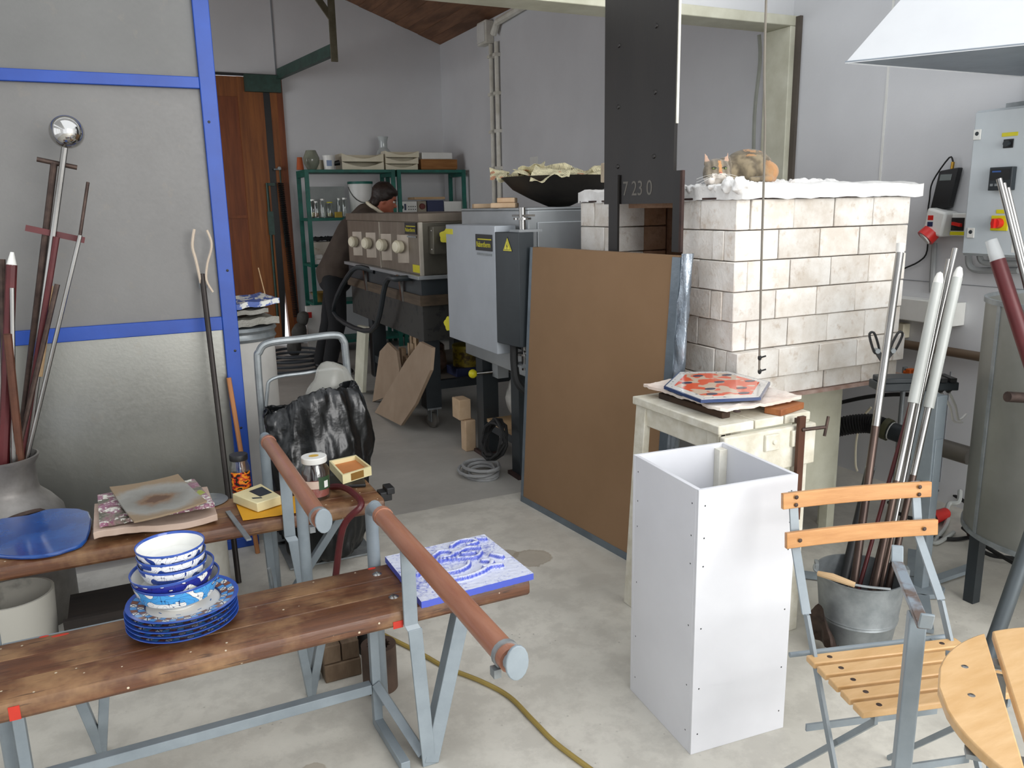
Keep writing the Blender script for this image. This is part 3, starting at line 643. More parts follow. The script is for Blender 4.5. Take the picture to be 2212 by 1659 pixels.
def paper_mat():
    m, t, b = nt('newsprint'); b.inputs['Roughness'].default_value = .9
    vec = mapped(t, (1, 1, 1), True); n1 = noisen(t, vec, 7, 2, .5)
    wv = nd(t, 'ShaderNodeTexWave'); wv.inputs['Scale'].default_value = 42; wv.inputs['Distortion'].default_value = 1; t.links.new(vec, wv.inputs['Vector'])
    tx = mth(t, 'MULTIPLY', ramp(t, wv.outputs['Fac'], [(.55, 0), (.7, 1)]), ramp(t, noisen(t, vec, 60, 2), [(.45, 0), (.55, 1)]))
    col = mixc(t, mth(t, 'MULTIPLY', tx, .55), hx('d8d0ac'), hx('5a554a'))
    blk = ramp(t, noisen(t, vec, 9, 1), [(.64, 0), (.66, 1)]); col = mixc(t, mth(t, 'MULTIPLY', blk, .6), col, hx('b9552e'))
    blk = ramp(t, noisen(t, mapped(t, (1.7, 1, 1.3), True), 8, 1), [(.62, 0), (.64, 1)]); col = mixc(t, mth(t, 'MULTIPLY', blk, .7), col, hx('8f959a'))
    t.links.new(col, b.inputs['Base Color']); return m
paper = paper_mat()
def sheet(c, u, v, sd, amp=.03, droop=0):
    c, u, v = V(c), V(u), V(v); nz = u.cross(v).normalized()
    def fn(a, b):
        p = c+u*(a-.5)*2+v*(b-.5)*2; n = noise.noise(p*9+V((sd, 0, 0)))*amp+noise.noise(p*22+V((0, sd, 0)))*amp*.4
        return p+nz*n-V((0, 0, droop*((b-.0)**2)))
    return MB().slabgrid(fn, .0015, 16, 16)
for i, (c, u, v, dr_, lb) in enumerate((
    ((2.07, 4.30, zt+.185), (.06, -.05, .005), (.03, .05, .035), 0, 'folded newspaper with red headline standing up at the left of the wok'),
    ((2.03, 4.37, zt+.185), (.035, -.05, .0), (.02, .04, .03), 0, 'crumpled newspaper page at the far left rim of the wok'),
    ((2.25, 4.10, zt+.180), (.16, -.13, .004), (.08, .08, .006), 0, 'flat newspaper spread lying across the middle of the wok'),
    ((2.13, 3.92, zt+.195), (.08, -.07, .0), (-.05, -.06, .0), .05, 'newspaper corner drooping over the front rim of the wok'),
    ((2.30, 4.25, zt+.20), (.12, -.10, .012), (-.05, .05, .03), 0, 'crumpled newspaper heaped at the back of the wok'),
    ((2.15, 4.20, zt+.20), (.07, -.03, .01), (-.03, -.06, .03), 0, 'newspaper corner curling up in front of the folded one'),
    ((2.44, 3.99, zt+.19), (.10, -.08, .015), (.04, .07, .02), 0, 'newspaper pages heaped at the right of the wok'))):
    solo('newspaper', sheet(c, u, v, i*3.1, .05, dr_), paper, lb, 'newspaper', 'newspapers in the wok')
solo('loose_brick', MB().ob((2.16, 3.37, KT+.088+.048), (.05, -.015, 0), (.01, .035, 0), (0, 0, .045)), brick_mat('speckled_brick', hx('b8a78e'), hx('c9bca6'), hx('6f5f4c')), 'speckled brown brick lying on the fibre blanket by the black door', 'brick', bev=.005)

# ---- leaning brown panel wrapped in grey tape
def lean(y, z, dx=0):
    x0 = 1.84+(y-2.63)*-.095; return V((x0+.075*z/1.3+dx, y, z))
HP = 1.30; pn = thing('wrapped_panel', 'tall brown cardboard panel with grey taped edges leaning against the kiln', 'panel', (1.8, 3.1, 0))
card = mat('brown_card', hx('8c6e50'), .8, col2=hx('836648'), scale=1.5, rnd=False, bump=.05)
tape = mat('grey_tape', hx('6d7880'), .35, .3, col2=hx('5b656d'), scale=7, bump=.2)
def quadslab(y0, y1, z0, z1, d0_, th):
    return MB().prism([lean(y0, z0, d0_), lean(y1, z0, d0_), lean(y1, z1, d0_), lean(y0, z1, d0_)], V((th, 0, 0)))
part('board', quadslab(2.54, 3.58, .0, HP, 0, .04), card, pn)
part('tape_bottom', quadslab(2.53, 3.585, 0, .032, -.003, .046), tape, pn); part('tape_left', quadslab(3.565, 3.587, 0, HP, -.002, .044), tape, pn)
part('tape_right', quadslab(2.525, 2.57, 0, HP-.004, -.003, .047), tape, pn)
def wrapfn(u, v):
    z = HP*v+.01; a = u*pi*.95; y = 2.526-.034*sin(a)*(1+.15*noise.noise(V((0, u*3, z*9)))); p = lean(y, z, .0)
    p.x = lean(2.54, z).x+.002+.045*(1-cos(a))/2*2*.5+.008*noise.noise(V((u*6, 4, z*13))); return p
part('plastic_wrap', MB().grid(wrapfn, 14, 70), mat('silver_film', hx('a4adb6'), .22, .6, col2=hx('747e88'), scale=14, stretch=(1, 1, .4), bump=.6), pn, 'crinkled silver plastic wrap')

# ================================================================== GREEN SHELVING
YS, YS2 = 8.55, 8.98
xs0, xs1, xs2 = py(660, 400, YS).x, py(857, 400, YS).x, 3.56
zS = [py(664, 366, YS).z, py(690, 471, YS).z, py(690, 571, YS).z, py(690, 655, YS).z, .12]
for k, (xa, xb_) in enumerate(((xs0, xs1-.012), (xs1+.012, xs2))):
    rk = thing('storage_rack', ['left bay of the green steel storage rack, with the jars', 'right bay of the green steel storage rack, in the corner'][k], 'shelf', ((xa+xb_)/2, 8.75, 0))
    for lx in (xa, xb_-.04):
        for ly in (YS, YS2-.03): part('post', MB().box(lx, lx+.04, ly, ly+.03, 0, zS[0]), green_paint, rk)
        part('end_bar', MB().box(lx+.004, lx+.036, YS+.03, YS2-.03, zS[0]-.07, zS[0]), green_paint, rk)
    for z_ in zS: part('shelf_board', MB().box(xa+.002, xb_-.002, YS+.004, YS2, z_-.03, z_), green_paint if z_ != zS[0] else green_paint, rk, bev=.002)
def rc(x0, y0, x1, y1, Y): a = py(x0, (y0+y1)/2, Y).x; b = py(x1, (y0+y1)/2, Y).x; return a, b, abs(py((x0+x1)/2, y0, Y).z-py((x0+x1)/2, y1, Y).z)
YI = 8.66
def lat(name, x, Y, z, prof, m, label, cat, n=20, group=None): return solo(name, MB().lathe(prof, (x, Y, z), n), m, label, cat, group)
cgl = glassmat('jar_glass', (.96, .98, .97), .04, 1.35); t0 = zS[0]+.001
def thingrc(x0, y0, x1, y1, Y): return rc(x0, y0, x1, y1, Y)
a, b, h = rc(640, 343, 656, 370, YI); lat('flowerpot', (a+b)/2, YI, t0, [(0, 0), ((b-a)/2, 0), ((b-a)*.34, h), (0, h)], mat('terracotta', hx('b0562c'), .8), 'upturned terracotta pot at the left end of the rack top', 'pot')
a, b, h = rc(655, 325, 690, 368, YI+.1); r = (b-a)/2
lat('round_vase', (a+b)/2, YI+.1, t0, [(0, 0), (r*.5, 0), (r*.95, h*.35), (r, h*.62), (r*.6, h), (r*.57, h), (r*.96, h*.62), (r*.9, h*.36), (r*.45, .008), (0, .008)], mat('olive_glass', hx('8f9484'), .15, col2=hx('7c8172'), scale=6), 'round greenish glass vase next to the terracotta pot', 'vase')
a, b, h = rc(685, 342, 698, 365, YI+.1); lat('small_pot', (a+b)/2+.01, YI+.2, t0, [(0, 0), (.05, 0), (.055, h), (.05, h), (.045, .01), (0, .01)], ivory, 'small pale pot between the round vase and the labelled tub', 'pot')
a, b, h = rc(698, 335, 723, 366, YI); r = (b-a)/2
tb = thing('plastic_tub', 'white plastic tub with a paper label on the rack top', 'tub', ((a+b)/2, YI, t0))
part('tub', MB().lathe([(0, 0), (r*.85, 0), (r, h*.9), (0, h*.9)], ((a+b)/2, YI, t0), 24), white_plastic, tb)
part('lid', MB().lathe([(0, h*.9), (r*1.06, h*.9), (r*1.06, h), (0, h)], ((a+b)/2, YI, t0), 24), white_plastic, tb)
part('label', MB().box((a+b)/2-r*.6, (a+b)/2+r*.25, YI-r*1.02, YI-r*.8, t0+h*.25, t0+h*.65), mat('label_blue', hx('8fa3c4'), .6), tb)
solo('dark_bottle', MB().cyl(py(728, 355, YI)-V((.06, 0, .0)), py(738, 351, YI)-V((.025, 0, 0)), .02, .028, 10), black, 'small dark bottle lying beside the letter trays', 'bottle')
def tray(x0, x1, z, h, D, lab):
    mb = MB(); n = 12; Yf, Yb_ = YI-.02, YI+D; P = []
    for i in range(n+1): u = i/n; P.append((x0+(x1-x0)*u, z+h*(.35+.65*abs(2*u-1)**1.6)))
    mb.prism([(x0, Yf, z)]+[(x1, Yf, z)]+[(x, Yf, zz) for x, zz in P[::-1]], (0, .012, 0))
    mb.box(x0, x0+.01, Yf+.012, Yb_, z, z+h).box(x1-.01, x1, Yf+.012, Yb_, z, z+h).box(x0+.01, x1-.01, Yb_-.01, Yb_, z, z+h).box(x0+.01, x1-.01, Yf+.012, Yb_-.01, z, z+.008)
    return solo('letter_tray', mb, ivory, lab, 'letter tray', 'letter trays on the rack')
a, b, h = rc(738, 345, 828, 364, YI); h1 = h*.92
tray(a, b, t0, h1, .26, 'lower wide ivory letter tray on the rack top'); tray(a-.0, b, t0+h1+.002, h1, .26, 'upper wide ivory letter tray on the rack top')
a2, b2_, h = rc(832, 350, 901, 364, YI); h2 = h*.95
for i in range(3): tray(a2, b2_+.01*i, t0+i*(h2+.002), h2, .14, ['bottom', 'middle', 'top'][i]+' tray of the three narrow ivory letter trays')
a, b, h = rc(805, 288, 838, 362, YI+.33); r = (b-a)/2
lat('tall_vase', (a+b)/2+.02, YI+.28, t0, [(0, 0), (r*.7, 0), (r*.95, h*.25), (r, h*.42), (r*.85, h*.58), (r*.52, h*.68), (r*.5, h*.86), (r*.68, h), (r*.6, h), (r*.42, h*.85), (r*.4, h*.7), (0, h*.66)], mat('celadon_porcelain', hx('c3cbcb'), .12, coat=.4), 'tall pale porcelain vase behind the letter trays', 'vase')
a, b, h = rc(908, 337, 986, 360, YI); z9 = t0
db = thing('wooden_box', 'plain wooden box at the right end of the rack top', 'box', ((a+b)/2, YI, z9)); wd = mat('oak_box', hx('a4703a'), .6, col2=hx('86561f'), scale=5, stretch=(.6, 1, 6))
part('front', MB().box(a, b, YI-.02, YI, z9+.012, z9+h), wd, db); part('body', MB().box(a+.01, b-.005, YI, YI+.27, z9, z9+h*.96), wd, db)
a, b, h2 = rc(896, 320, 976, 335, YI); solo('white_tray', MB().box(a+.075, b, YI-.015, YI+.2, z9+h+.001, z9+h+.001+h2), white_plastic, 'shallow white plastic tray upturned on the wooden drawer', 'tray', bev=.01)
# second level, left bay: glass jars
t1 = zS[1]+.001
metal_lid = mat('pale_lid', hx('d8d8d2'), .35, .4)
def jar(x0, x1, ytop, lid, fill, label, Y=YI, ybot=468):
    a, b, h = rc(x0, ytop, x1, ybot, Y); r = (b-a)/2; c = ((a+b)/2, Y, t1)
    j = thing('glass_jar', label, 'jar', c, 'jars on the rack')
    part('glass', MB().lathe([(0, 0), (r*.95, 0), (r, .012), (r, h*.78), (r*.78, h*.88), (r*.78, h*.95), (r*.70, h*.95), (r*.70, h*.87), (r*.9, h*.76), (r*.9, .012), (0, .01)], c, 20), cgl, j)
    part('lid', MB().lathe([(0, h*.93), (r*.82, h*.93), (r*.82, h), (0, h)], c, 20), lid, j)
    if fill: part('contents', MB().lathe([(0, .013), (r*.86, .013), (r*.86, h*.3), (0, h*.3)], c, 20), fill, j)
sand = mat('jar_powder', hx('a89a5c'), .8); jar(668, 684, 428, metal_lid, sand, 'wide glass jar at the left of the jar row', YI+.1); jar(678, 689, 432, metal_lid, mat('rust_powder', hx('8a5a30'), .8), 'jar with rust brown contents in the jar row', YI+.0)
jar(694-3, 706-3, 427, metal_lid, None, 'tall clear jar with a pale lid left of the yellow lidded one', YI-.05); jar(705, 720, 434, yellow, sand, 'jar with a yellow lid in the row on the rack')
jar(728, 738, 427, metal_lid, None, 'slim clear jar behind the yellow carton', YI+.1); jar(738, 751, 426, metal_lid, None, 'tall clear jar nearest to the bending man')
a, b, h = rc(722, 455, 736, 467, YI-.06); solo('yellow_carton', MB().box(a, b, YI-.12, YI-.07, t1, t1+h), mat('carton_yellow', hx('b39a3a'), .7), 'small yellow carton in front of the glass jars', 'carton')
a, b, h = rc(755, 392, 806, 468, YI+.1); r = (b-a)/2; c = V(((a+b)/2, YI+.12, t1))
bu = thing('lidded_bucket', 'white bucket with a dark green lid behind the bending man', 'bucket', c)
part('body', MB().lathe([(0, 0), (r*.85, 0), (r*.98, h*.93), (0, h*.93)], c, 28), white_plastic, bu); part('lid', MB().lathe([(0, h*.93), (r*1.04, h*.93), (r*1.04, h), (0, h)], c, 28), green_paint, bu)
part('wire_handle', MB().tube([c+V((-r*cos(x), -r*1.02*sin(x) if 0 < x < pi else 0, h*.85-h*.45*sin(x))) for x in [pi*i/10 for i in range(11)]], .004, 5), steel, bu)
solo('tray_box', MB().box(py(700, 430, 8.9).x-.16, py(700, 430, 8.9).x+.2, 8.8, 8.95, t1, t1+.32), mat('grey_sheet', hx('8f9492'), .6), 'pale grey flat box standing behind the glass jars', 'box')
# second level, right bay: instruments
a, b, h = rc(857, 432, 901, 453, YI); cb = thing('control_box', 'white instrument box with dials in front of the man', 'instrument', ((a+b)/2, YI, t1)); zz = t1+.05
part('case', MB().box(a, b, YI, YI+.2, t1, zz+h), white_plastic, cb, bev=.005)
part('dial', MB().lathe([(0, .02), (.022, .018), (.025, 0)], (a+.05, YI, zz+h*.4), 14, (0, -1, 0)), black, cb)
part('frame', MB().box(a+.085, a+.105, YI-.004, YI, zz+.01, zz+h*.75), navy, cb)
for i in range(4):
    for k in range(2): part('button', MB().box(a+.13+i*.025, a+.14+i*.025, YI-.005, YI, zz+.012+k*.03, zz+.022+k*.03), charcoal, cb)
a, b, h = rc(902, 432, 921, 453, YI); kb_ = thing('knob_box', 'small beige box with a red knob beside the white instrument', 'instrument', ((a+b)/2, YI, t1))
part('case', MB().box(a, b, YI, YI+.18, t1, zz+h), mat('beige_case', hx('a49b88'), .6), kb_, bev=.004); part('knob', MB().lathe([(0, .03), (.03, .028), (.033, 0)], ((a+b)/2, YI, zz+h*.45), 16, (0, -1, 0)), mat('dark_red', hx('6a2a22'), .5), kb_)
a, b, h = rc(922, 430, 957, 452, YI); solo('navy_case', MB().box(a, b, YI-.02, YI+.2, t1, t1+.05+h), navy, 'dark blue case between the red knob box and the white carton', 'case', bev=.004)
a, b, h = rc(958, 437, 999, 456, YI); solo('white_carton', MB().box(a, b-.0, YI-.03, YI+.2, t1, t1+.05+h), white_plastic, 'white carton at the right end of the instrument shelf', 'box', bev=.003)
a, b, h = rc(895, 424, 961, 431, YI); solo('card_sheet', MB().box(a, b, YI-.0, YI+.22, t1+.16+.012, t1+.185+.012), pale_wood, 'flat brown card lying over the small instrument boxes', 'card')
# third and fourth level
t2 = zS[2]+.001
a, b, h = rc(676, 516, 728, 546, YI); solo('stained_box', MB().box(a, b, YI-.04, YI+.18, t2+.08, t2+.08+h), mat('stained_white', hx('d6cfc0'), .8, col2=hx('a8835a'), scale=9, lo=.3, hi=.45), 'white carton with brown stains on the third rack level', 'box')
solo('black_bag', MB().slabgrid(lambda u, v: V((a+(b-a)*u, YI-.04+.2*v, t2+.08+h+.045+.02*noise.noise(V((u*7, v*7, 1))))), .028, 14, 8), black, 'black crumpled bag lying on the stained white carton', 'bag')
for i, (x0, y0, x1, y1) in enumerate(((655, 545, 672, 554), (655, 555, 680, 565), (684, 548, 712, 564), (702, 546, 707, 564))):
    a_, b_, h_ = rc(x0+(22 if i < 2 else 0), y0, x1+(22 if i < 2 else 0), y1, YI-.05); zq = t2+(.055 if i == 0 else 0)
    solo('small_carton', MB().box(a_, b_, YI-.1 if i != 2 else YI-.035, YI-.06 if i != 2 else YI+.0, zq, zq+h_), white_plastic if i != 2 else ivory, ['upper small white carton at the left post', 'lower small white carton at the left post', 'ivory carton under the stained one', 'thin upright white card before the stained carton'][i]+' of the green rack', 'carton')
t3 = zS[3]+.001; lat('yellow_bowl', py(698, 640, YI).x, YI+.05, t3, [(0, 0), (.06, 0), (.12, .09), (.13, .10), (.11, .09), (.05, .012), (0, .01)], mat('ochre_glaze', hx('a3854a'), .3), 'shallow ochre bowl on the fourth level of the rack', 'bowl')
# clutter on the floor between door and rack
xq = py(690, 720, 8.2).x; pb = thing('paper_carton', 'white carton with a red stamp on the floor below the rack', 'carton', (xq, 8.5, 0)); part('case', MB().box(xq-.06, xq+.12, 8.46, 8.53, .0, .52), white_plastic, pb); part('stamp', MB().box(xq-.055, xq-.01, 8.457, 8.46, .40, .46), red, pb)

for i, (x, y, z_, r) in enumerate(((652, 705, .25, .13), (660, 690, .40, .10), (640, 730, .11, .12))):
    p = py(x, y, 8.3); bgq = MB().ell((p.x, 8.45, z_), (r*.62, r*.5, r*.8), 14, 10)
    for v in bgq.v: v += V((1, 1, 1))*noise.noise(v*15)*.02
    solo('dusty_bag', bgq, mat('dusty_grey', hx('55544f'), .8, col2=hx('3a3936'), scale=9, bump=.5), ['right', 'topmost', 'left'][i]+' one of the dusty grey bags heaped below the rack', 'bag', 'dusty bags below the rack')
for i in range(4):
    c = pz(655+i*3, 795-i*4); solo('hose_loop', MB().tube([(c.x-.1+(.34-.03*i)*cos(k/20*2*pi), c.y+.05+(.3)*sin(k/20*2*pi), .015+.029*i) for k in range(20)], .014, 6, closed=True), mat('blue_grey_hose', hx('3c4146'), .6), ['lowest', 'second', 'third', 'top'][i]+' loop of the dark hose lying on the floor by the wooden door', 'hose', 'hose loops by the door')

# ================================================================== BENDING MAN
skin = mat('skin', hx('b06a52'), .55, col2=hx('a25c46'), scale=8)
jk = mat('brown_jacket', hx('4e433a'), .9, col2=hx('3f352e'), scale=6, bump=.3, bscale=60)
jeans = mat('black_jeans', hx('1c1d20'), .9, col2=hx('131416'), scale=6, bump=.2, bscale=60)
hairm = mat('dark_brown_hair', hx('2a1c14'), .55, col2=hx('1c120c'), scale=14, stretch=(1, 1, 3), bump=.6, bscale=50)
man = thing('person', 'man in brown jacket and black trousers bending over the long kiln', 'person', (1.70, 7.41, 0))
fd = V((.93, -.36, 0)).normalized(); sd_ = V((-.36, -.93, 0)).normalized()      # facing, and his side towards the camera
hip = V((1.77, 7.43, .93)); chest = V((1.97, 7.38, 1.27)); sh = V((2.08, 7.34, 1.43)); nk = V((2.16, 7.31, 1.50)); hc = V((2.24, 7.28, 1.575))
hu = (fd*.38+V((0, 0, .92))).normalized(); hf = (fd*.92-V((0, 0, .38))).normalized()       # up and forward of the tilted head
body = MB(); R_ = Matrix((hf, sd_, hu)).transposed()
body.ell(hc, (.095, .075, .125), 18, 14, R_).ell(hc+hf*.035-hu*.045, (.06, .055, .07), 14, 10, R_)
body.cap(nk-V((.03, 0, .05)), hc-hu*.06-hf*.02, .058, .055)
body.cap(hip, chest, .12, .13).cap(chest, sh, .13, .10)
body.ell(hc+hf*.10-hu*.025, (.022, .013, .02), 10, 8, R_).ell(hc+hf*.085-hu*.075, (.022, .024, .012), 10, 8, R_).ell(hc+hf*.075-hu*.11, (.028, .026, .022), 10, 8, R_)
for s in (1, -1):
    body.ell(hc+sd_*s*.078-hf*.01-hu*.015, (.022, .010, .032), 10, 8, R_)
    sp_p = sh+sd_*s*.17-V((0, 0, .02)); el = sp_p+fd*.10-V((0, 0, .29)); wr_ = el+fd*.22-V((0, 0, .06))
    body.cap(sp_p, el, .048, .04).cap(el, wr_, .038, .028)
    body.ell(wr_+fd*.045, (.05, .038, .016), 12, 8, Matrix((fd, sd_, V((0, 0, 1)))).transposed())
    for k in range(4):
        b0 = wr_+fd*.08+sd_*(.024-.016*k)*s; L_ = (.068, .078, .072, .055)[k]
        body.cap(b0, b0+fd*L_*.55-V((0, 0, .008)), .0095, .009, 8).cap(b0+fd*L_*.55-V((0, 0, .008)), b0+fd*L_*.9-V((0, 0, .035)), .009, .008, 8)
    body.cap(wr_+fd*.03-sd_*s*.03, wr_+fd*.075-sd_*s*.055-V((0, 0, .012)), .011, .009, 8)
    hp_ = hip+sd_*s*.09; kn_ = V((1.73, 7.42, .5))+sd_*s*.11+fd*.05*s; ft = V((1.64, 7.49, .09))+sd_*s*.13+fd*.06*s
    body.cap(hp_, kn_, .085, .06).cap(kn_, ft, .055, .04).cap(ft-V((0, 0, .03)), ft+fd*.15-V((0, 0, .05)), .04, .035)
part('body', fuse(body, .009, 3), skin, man)
jt = MB(); jt.cap(hip-V((.005, 0, .02)), chest, .165, .175).cap(chest, sh-fd*.01, .175, .12).cap(sh+sd_*.15-V((0,0,.02)), sh-sd_*.15-V((0,0,.02)), .095, .095)
jt.cap(sh, nk-V((.02, 0, .025)), .09, .075).ell(hip+V((0, 0, .01)), (.17, .2, .12), 16, 10)
for s in (1, -1):
    sp_p = sh+sd_*s*.17-V((0, 0, .02)); el = sp_p+fd*.10-V((0, 0, .29)); wr_ = el+fd*.22-V((0, 0, .06)); jt.cap(sp_p, el, .078, .066).cap(el, wr_-fd*.02, .062, .048)
part('jacket', fuse(jt, .016, 5), jk, man, 'brown jacket')
tr_ = MB(); tr_.ell(hip-V((0, 0, .07)), (.155, .18, .13), 16, 10)
for s in (1, -1):
    hp_ = hip+sd_*s*.09-V((0, 0, .05)); kn_ = V((1.73, 7.42, .5))+sd_*s*.11+fd*.05*s; ft = V((1.64, 7.49, .10))+sd_*s*.13+fd*.06*s
    tr_.cap(hp_, kn_, .11, .085).cap(kn_, ft, .08, .068)
part('trousers', fuse(tr_, .016, 5), jeans, man, 'black trousers')
for s in (1, -1):
    ft = V((1.64, 7.49, .0))+sd_*s*.13+fd*.06*s
    part('shoe', fuse(MB().ell(ft+V((0,0,.05)), (.06, .055, .05), 12, 8).ell(ft+fd*.12+V((0,0,.038)), (.10, .048, .038), 12, 8, Matrix((fd, sd_, V((0,0,1)))).transposed()), .01, 3), black, man)
hr = MB().ell(hc+hu*.045-hf*.035, (.112, .10, .105), 20, 16, R_).ell(hc+hu*.082+hf*.005, (.088, .085, .045), 16, 12, R_).ell(hc-hf*.075-hu*.05, (.055, .082, .085), 16, 12, R_)
for s in (1, -1): hr.ell(hc+sd_*s*.076-hf*.025+hu*.03, (.06, .028, .055), 12, 10, R_)
for v in hr.v: v += hu*noise.noise(v*40)*.012+hf*noise.noise(v*45)*.008
part('hair', fuse(hr, .009, 2), hairm, man, 'thick dark brown hair')
cl = [nk+sd_*.085*cos(a)+(fd*.75-V((0, 0, .55))).normalized()*.085*sin(a)-fd*.012 for a in [2*pi*i/20 for i in range(20)]]
part('collar', MB().tube(cl, .016, 8, closed=True), ivory, man, 'pale cream collar')
for s in (1, -1): part('eye', MB().ell(hc+hf*.078+sd_*s*.036+hu*.005, (.013, .013, .01), 10, 8, R_), white_plastic, man); part('eyebrow', MB().cap(hc+hf*.088+sd_*s*.02+hu*.025, hc+hf*.08+sd_*s*.055+hu*.024, .005, .004, 6), hairm, man)
part('lips', MB().ell(hc+hf*.098-hu*.078, (.006, .022, .007), 10, 6, R_), mat('lip', hx('9a4f44'), .5), man)
# ================================================================== LEFT PARTITION
pt = thing('partition', 'tall partition of grey metal sheets in a bright blue frame', 'partition', (-.6, 3.73, 0))
px0, px1 = .378, .442; zb1, zb2 = py(300, 160, 3.70).z, py(300, 186, 3.70).z; zc1, zc2 = py(300, 697, 3.70).z, py(300, 727, 3.70).z
part('post', MB().box(px0, px1, 3.695, 3.755, .0, 2.455), blue_paint, pt, bev=.003)
part('post', MB().box(-1.62, -1.56, 3.695, 3.755, .0, 2.455), blue_paint, pt, bev=.003)
for z1_, z0_ in ((zb1, zb2), (zc1, zc2), (.14, .075)): part('cross_bar', MB().box(-1.56, px0, 3.698, 3.75, z0_, z1_), blue_paint, pt, bev=.003)
part('foot', MB().box(.12, .442, 3.655, 3.86, 0, .045), blue_paint, pt, bev=.003)
for sx_ in (.41, ):
    for z_ in (1.86, 1.25, .9, .55): part('screw', MB().lathe([(0, .003), (.006, 0)], (sx_+random.uniform(-.012, .012), 3.695, z_), 8, (0, -1, 0)), black, pt)
def sheet_mat(name, c, r, mtl):
    m, t, b = nt(name); b.inputs['Metallic'].default_value = mtl; vec = mapped(t, (1, 1, 1), False)
    n1 = noisen(t, vec, 2.2, 6, .65); n2 = noisen(t, vec, 70, 2, .6); n3 = noisen(t, vec, 13, 4, .7)
    col = mixc(t, ramp(t, n1, [(.35, 0), (.65, 1)]), tuple(v*.88 for v in c), c); col = mixc(t, mth(t, 'MULTIPLY', ramp(t, n3, [(.6, 0), (.66, 1)]), .12), col, hx('8a8070'))
    t.links.new(col, b.inputs['Base Color']); t.links.new(mth(t, 'ADD', mth(t, 'MULTIPLY', n2, .12), r), b.inputs['Roughness']); bumpn(t, b, n2, .12, .002); return m
part('sheet', MB().box(-1.57, px0+.004, 3.72, 3.735, zb1-.01, 2.45), sheet_mat('grey_sheet_upper', hx('70706e'), .5, .2), pt)
part('sheet', MB().box(-1.57, px0+.004, 3.72, 3.735, zc1-.01, zb2+.01), sheet_mat('grey_sheet_middle', hx('767573'), .45, .25), pt)
part('sheet', MB().box(-1.57, px0+.004, 3.72, 3.735, .13, zc2+.01), sheet_mat('zinc_sheet_lower', hx('95958f'), .26, .8), pt, 'shiny zinc sheet')
# drum behind it
dc = V((.50, 4.36, 0)); rd = .195; zr = .925
dm = thing('fibre_drum', 'white cardboard drum with metal rim behind the blue partition', 'drum', dc)
part('shell', MB().lathe([(0, 0), (rd, 0), (rd, zr-.05), (0, zr-.05)], dc, 36), mat('drum_card', hx('d8d6d0'), .7, scale=3), dm)
part('rim', MB().lathe([(0, zr-.07), (rd+.004, zr-.07), (rd+.012, zr-.055), (rd+.004, zr-.04), (rd+.004, zr-.03), (rd+.016, zr-.015), (rd+.006, zr), (0, zr)], dc, 36), galv, dm)
part('base_rim', MB().lathe([(0, .0), (rd+.006, .0), (rd+.006, .04), (0, .04)], dc, 36), galv, dm)
def slab(name, c, u, v, th, amp, m, lb, cat, n=16):
    c, u, v = V(c), V(u), V(v)
    return solo(name, MB().slabgrid(lambda a, b: c+u*(a*2-1)+v*(b*2-1)+V((0, 0, th+noise.noise(V((a*9, b*9, th*99)))*amp)), th, n, n), m, lb, cat)
grs = mat('dusty_film', hx('a3a199'), .4, col2=hx('8b897f'), scale=16, bump=.8)
slab('wrapped_slab', (.51, 4.33, zr+.013), (.165, .03, 0), (-.03, .15, 0), .035, .012, grs, 'dusty plastic wrapped slab lying on the white drum', 'slab')
slab('wrapped_slab', (.50, 4.32, zr+.068), (.15, .0, .005), (0, .14, 0), .022, .008, grs, 'second thinner dusty slab under the blue relief tile on the drum', 'slab')
rt_m = mat('blue_white_relief', hx('4a63a8'), .5, col2=hx('e2e2da'), scale=26, stretch=(1, .4, 1), lo=.44, hi=.5, bump=1, bscale=26)
slab('relief_tile', (.50, 4.31, zr+.106), (.185, .02, .012), (-.02, .17, .0), .026, .007, rt_m, 'blue and white relief tile on top of the drum behind the partition', 'tile', 24)
for i, (x, z_, wdt) in enumerate(((.44, 0, .055), (.42, .043, .04))):
    solo('wood_piece', MB().box(x-.07, x+wdt, 4.2, 4.27, zr+.142+z_, zr+.142+z_+.04), pale_wood, ['lower', 'upper'][i]+' piece of pale wood on the relief tile on the drum', 'wood block', bev=.006)
solo('thin_stick', MB().tube([(py(562, 580, 4.4).x, 4.46, py(562, 580, 4.4).z), (py(578, 650, 4.4).x, 4.42, zr+.1)], .003, 5), pale_wood, 'very thin pale stick rising behind the drum', 'stick')

# hand truck with rubbish bag
ht = thing('hand_truck', 'galvanised tubular hand truck behind the black rubbish bag', 'hand truck', (.68, 3.55, 0))
def tk(x, y, dy=0): p = py(x, y, 3.60+dy); return V((p.x, 3.60+dy, p.z))
xl, xr2 = tk(557, 800).x, tk(748, 800).x
part('frame', MB().tube([(xl, 3.60, .06), (xl, 3.60, .45), tk(557, 790), tk(560, 760), tk(580, 741), tk(650, 732), tk(722, 724), tk(741, 735), tk(747, 770), (xr2+.012, 3.60, .45), (xr2+.012, 3.60, .06)], .0165, 10, sub=6), galv, ht)
part('inner_loop', MB().tube([tk(572, 960, -.02), tk(577, 850, -.02), tk(590, 818, -.02), tk(660, 806, -.02), tk(725, 797, -.02), tk(743, 812, -.02), tk(757, 870, -.02)], .008, 8, sub=5), galv, ht)
part('base', MB().box(xl, xr2, 3.57, 3.615, .03, .06).box(xl+.02, xr2, 3.30, 3.615, .004, .012), galv, ht)
for x in (xl+.05, xr2+.04): part('wheel', MB().lathe([(0, -.02), (.045, -.02), (.06, -.012), (.06, .012), (.045, .02), (0, .02)], (x, 3.625, .062), 20, (1, 0, 0)), rubber, ht)
bagb = mat('black_bin_liner', hx('17191b'), .28, col2=hx('0f1112'), scale=5, bump=1, bscale=14)
